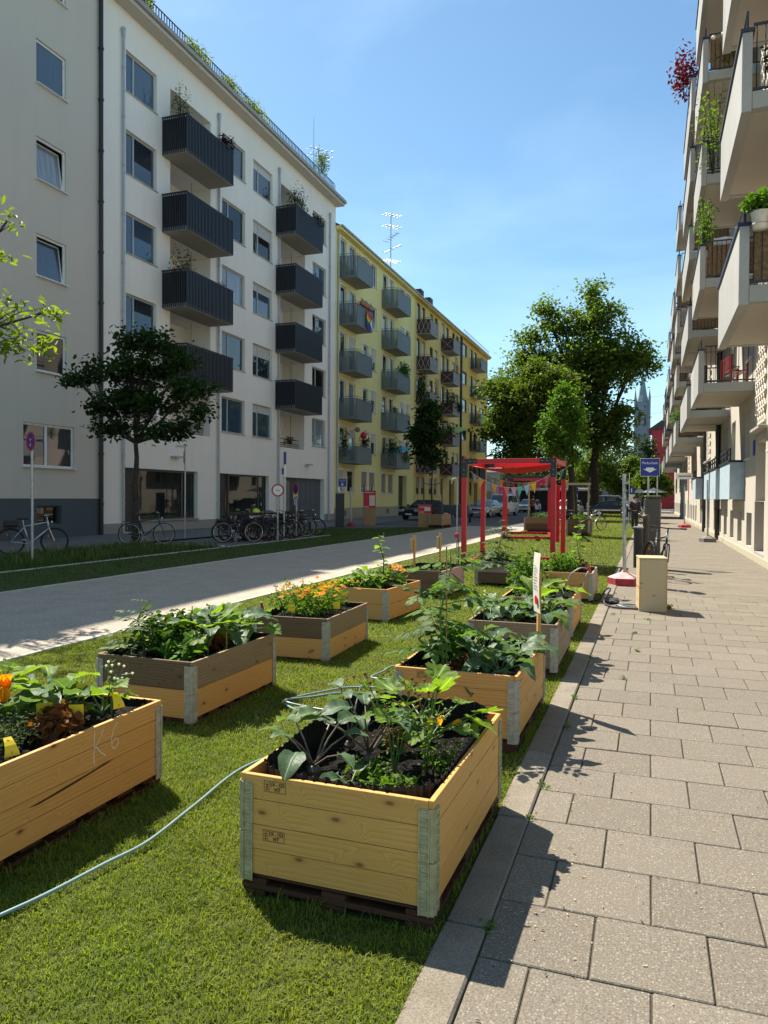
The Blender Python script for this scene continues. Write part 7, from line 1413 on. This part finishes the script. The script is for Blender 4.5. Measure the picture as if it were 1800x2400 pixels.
# ochre house
bplant('climbing_plant', 'dark vine up the wall beside a cross braced balcony of the ochre house', (FX+.5, 68.1, 10.2), 900, .5, .6, 3.3, .16, 'dark_leaf', 460); bplant('climbing_plant', 'vines over the third right balcony of the ochre house', (-20.0, 77.3, 10.3), 800, .8, .9, 2.6, .17, 'dark_leaf', 461); bplant('climbing_plant', 'round bush hanging from the front of the third right balcony of the ochre house', (-19.4, 79.0, 10.7), 420, .5, .8, 1.1, .17, 'dark_leaf', 462); bplant('climbing_plant', 'tall plants on the balcony under the lime parasol', (-20.1, 77.6, 7.2), 700, .6, 1.0, 2.4, .17, 'dark_leaf', 463); bplant('flower_box', 'sunlit sunflowers on the amber house balcony', (FX+1.3, 93.0, 5.2), 160, .4, .8, .6, .2, 'yellowgreen', 464)
for (y, z0, lab) in [(70.3, 10.4, 'wooden trellis on a cross braced balcony of the ochre house'), (78.0, 13.9, 'wooden trellis below the top right balcony of the ochre house')]:
    m = MB(); [m.box(-19.62, -19.59, y+k*.3-.02, y+k*.3+.02, z0, z0+2.7) for k in range(5)]; [m.box(-19.615, -19.595, y-.05, y+1.25, z0+k*.3, z0+k*.3+.04) for k in range(9)]; tag(m.build('trellis', 'stake'), lab, 'trellis')
# right-hand balconies
t = thing('hanging_pot', 'white flower pot in a wire holder with a bright bush on the big near balcony', 'flower pot', (1.46, 12.2, 5.50), 0, GB); MB().lathe([(.001, 0), (.098, 0), (.128, .22), (.138, .225), (.138, .25), (.11, .25), (.001, .22)], 0, 0, 20).build('pot', 'pot_white', t, True); m = MB(); m.tube([(.115*math.cos(2*math.pi*k/16), .115*math.sin(2*math.pi*k/16), .07) for k in range(16)], .004, 5, 0, False, True); [m.tube([(s*.09, -.09, .0), (s*.105, -.1, .26), (s*.09, .02, .3)], .004, 5) for s in (-1, 1)]; m.build('wire_holder', 'steel', t); o = ob('foliage', clump_np('foliage', 'young_leaf', 420, .24, .2, .34, .085, 470, aspect=.7), t, (0, 0, .22)); stuff(o)
bplant('japanese_maple', 'red maple leaning out against the sky from a high right hand balcony', (1.05, 31.0, 16.6), 420, .55, .9, 2.1, .17, 'red_leaf', 471, None, .5)
for k, (x, y, z, rx, h, lab) in enumerate([(1.5, 22.4, 10.2, .5, 2.6, 'climber hanging below a high right hand balcony'), (1.35, 22.6, 8.3, .3, 1.6, 'trailing creeper lower on the right hand house'), (1.8, 12.6, 7.9, .3, .5, 'herbs in pots behind the bars of the near upper balcony'), (1.9, 22.6, 13.2, .4, .8, 'plants and white flower balls on a high right hand balcony'), (1.4, 46, 5.6, .4, 1.2, 'creeper on a lower far right hand balcony')]): bplant('climbing_plant', lab, (x, y, z), int(420*rx/.4), rx, rx*1.1, h, .10, ['herb', 'young_leaf', 'dark_leaf'][k % 3], 480+k)
for k, (y, z, lab) in enumerate([(22.75, 7.53, 'leafy pot behind the bars below the laundry balcony'), (29.5, 7.53, 'dark shrub on a middle right hand balcony'), (29.5, 10.3, 'shrub on the balcony above the middle one on the right'), (22.8, 15.5, 'green pot plant on the topmost near right hand balcony'), (29.4, 4.7, 'pot plant on the low double balcony on the right'), (41.9, 4.7, 'bushy pot plant on a low far right hand balcony')]): bplant('potted_plant', lab, (1.75+.1*(k % 3), y, z), 150, .25, .28, .75, .10, ['dark_leaf', 'herb'][k % 2], 540+k, 'pot_dark')
bplant('potted_plant', 'dark potted plant on the near upper right hand balcony', (1.95, 12.7, 7.62), 120, .2, .25, .45, .10, 'dark_leaf', 490, 'pot_dark')
for k in range(5): tag(MB().lathe([(max(.001, .055*math.sin(math.pi*j/8)), -.055*math.cos(math.pi*j/8)) for j in range(9)], 0, 0, 12).build('paper_ball', 'pot_white', None, True, (1.45+.24*k, 22.2, 13.95+.05*(k % 2))), f'white paper ball on a high right hand balcony, {["first", "second", "third", "fourth", "fifth"][k]} from the street', 'paper ball')
t = thing('bench', 'red brown slatted garden bench on the low right hand balcony', 'bench', (2.0, 23.2, 4.72), R(-80)); m = MB(); [m.box(-.5, .5, -.02, .02, .42+k*.09, .48+k*.09) for k in range(5)]; m.build('backrest', 'bike_red', t); m = MB(); [m.box(-.5, .5, .05+k*.1, .12+k*.1, .38, .41) for k in range(4)]; m.build('seat', 'bike_red', t)
for sx in (-.48, .44):
    for yy in (-.02, .4): MB().box(sx, sx+.05, yy-.03, yy+.02, 0, .84 if yy < 0 else .6).build('leg', 'bike_red', t)
t = thing('laundry', 'white laundry on the third right hand balcony', 'laundry', (1.55, 22.5, 7.75)); m = MB(); n = 10; V = []
for i in range(n+1): V += [(i*.08, .04*math.sin(i*1.3), .95), (i*.08, .09*math.sin(i*1.3+.4), .15+.1*math.sin(i))]
m.add(V, [(2*i, 2*i+1, 2*i+3, 2*i+2) for i in range(n)]).build('sheet', 'shirt_white', t)
# weeds in the pavement joints and small litter
rr = random.Random(77)
for k, (x, y) in enumerate([(-.54, 2.72), (-.535, 3.72), (-.54, 4.16), (-.52, 5.3), (-.54, 6.1), (-.2, 6.9), (-.1, 8.2), (-.53, 7.7), (-.15, 9.3), (-.5, 8.9), (.0, 10.4), (-.45, 10.7), (-.52, 13.1), (-.3, 14.6)]):
    bush('pavement_weed', f'small green weed in a pavement joint, {["first", "second", "third", "fourth", "fifth", "sixth", "seventh", "eighth", "ninth", "tenth", "eleventh", "twelfth", "thirteenth", "fourteenth"][k]} counted from the camera', 'weed', None, 0, 0, 26, .035, .05, .028, .022, 'herb', 500+k, 'weeds in the pavement joints', 2, loc=(x, y, -.004), aspect=.4)
m = MB()
for k in range(420):
    x = rr.uniform(-.66, .9)**1; x = -.54+abs(rr.gauss(0, .22)) if k % 2 else x; y = rr.uniform(2, 9); a = rr.random()*3; l = rr.uniform(.002, .009); w = rr.uniform(.0012, .003); z = .004+.0
    m.add([(x-l*math.cos(a)-w*math.sin(a), y-l*math.sin(a)+w*math.cos(a), z), (x+l*math.cos(a)-w*math.sin(a), y+l*math.sin(a)+w*math.cos(a), z+.001), (x+l*math.cos(a)+w*math.sin(a), y+l*math.sin(a)-w*math.cos(a), z), (x-l*math.cos(a)+w*math.sin(a), y-l*math.sin(a)-w*math.cos(a), z+.002)], [(0, 1, 2, 3)], k % 3)
o = m.build('plant_litter', ['stake', 'wood_pale', 'bark']); stuff(o); tag(o, 'dry seeds and bits scattered on the right pavement', 'litter')
# ================================================================ the far end
t = thing('church', 'haze tinted grey blue church tower with a tall pointed spire beyond the trees', 'church', (-3.05, 300, 0)); m = MB(); m.box(-2.5, 2.5, -2.5, 2.5, 0, 37.5); [m.box(sx*2.5-.4, sx*2.5+.4, sy*2.5-.4, sy*2.5+.4, 0, 39) for sx in (-1, 1) for sy in (-1, 1)]; [m.box(-2.62, 2.62, -2.62, 2.62, z, z+.4) for z in (20, 27, 34, 37.5)]; tw = m.build('tower', 'church', t)
m = MB(); [m.box(x-.4, x+.4, -2.53, -2.501, z, z+4) for x in (-1, 1) for z in (22, 29)]; m.build('belfry_window', 'frame_dark', tw)
m = MB(); m.lathe([(2.3, 37.9), (1.6, 40.5), (1.0, 44), (.35, 49), (.01, 51.5)], 0, 0, 8); m.build('spire', 'church_copper', t); m = MB(); [m.lathe([(.45, 39), (.01, 43)], sx*2.5, sy*2.5, 6) for sx in (-1, 1) for sy in (-1, 1)]; m.build('pinnacle', 'church', t)
t = thing('town_house', 'bright red house with a dark pitched roof at the far end of the right pavement', 'house', (5, 140, 0)); MB().box(-4.8, 6, -6, 6, 0, 13.2).build('wall', 'brick_red', t); m = MB(); m.prism([(-5.4, 13.21), (.6, 17.5), (6.6, 13.21)], 'y', -6.3, 6.3); m.build('roof', 'roof_tile', t)
for y in (-4, 0, 4): window(t, .2, -1, y+138.5-140+140, y+139.7-140+140, 8.5, 10.2, 'frame_white', 'glass', 0, .03)
t = thing('town_house', 'long plain grey house closing the view behind the far trees', 'house', (-22, 172, 0)); m = MB(); wall = m.box(-26, 24, 0, 10, 0, 7.5); m.build('wall', 'panel_grey', t); m = MB(); m.prism([(-.5, 7.5), (5, 9.5), (10.5, 7.5)], 'x', -26.5, 24.5); m.build('roof', 'roof_tile', t)
wm = MB().box(-.6, .6, -.06, -.01, 0, 1.7).mesh('window', 'glass_dark')
for i in range(14):
    for j in range(2): ob('window', wm, t, (-23.5+i*3.5, 0, 1.5+j*3))
t = thing('shelter', 'flat white roofed shelter glimpsed beyond the pergola at the end of the road', 'shelter', (-10.5, 94, 0)); MB().cbox(-5, 4.5, -1.2, 1.2, 2.55, 2.85, .03).build('roof', 'sign_white', t); [MB().box(x, x+.1, -1, -.9, 0, 2.55).build('post', 'machine', t) for x in (-4.5, -1.5, 1.5, 4)]
MB().box(-4.9, 4.4, .9, 1.0, 0, 2.5).build('back_wall', 'machine', t)
for k, (y, z0, z1) in enumerate([(78, 9.6, 10.5), (86, 8.8, 10), (91, 6.4, 8.6)]): tag(MB().tube([(-20.8, y, z1+2), (-10, y, (z0+z1)/2+.2), (2.6, y, z0+2.2)], .012, 4).build('overhead_cable', 'rubber'), ['nearest', 'middle', 'farthest'][k]+' thin cable slung across the street high up', 'cable', 'cables across the street')
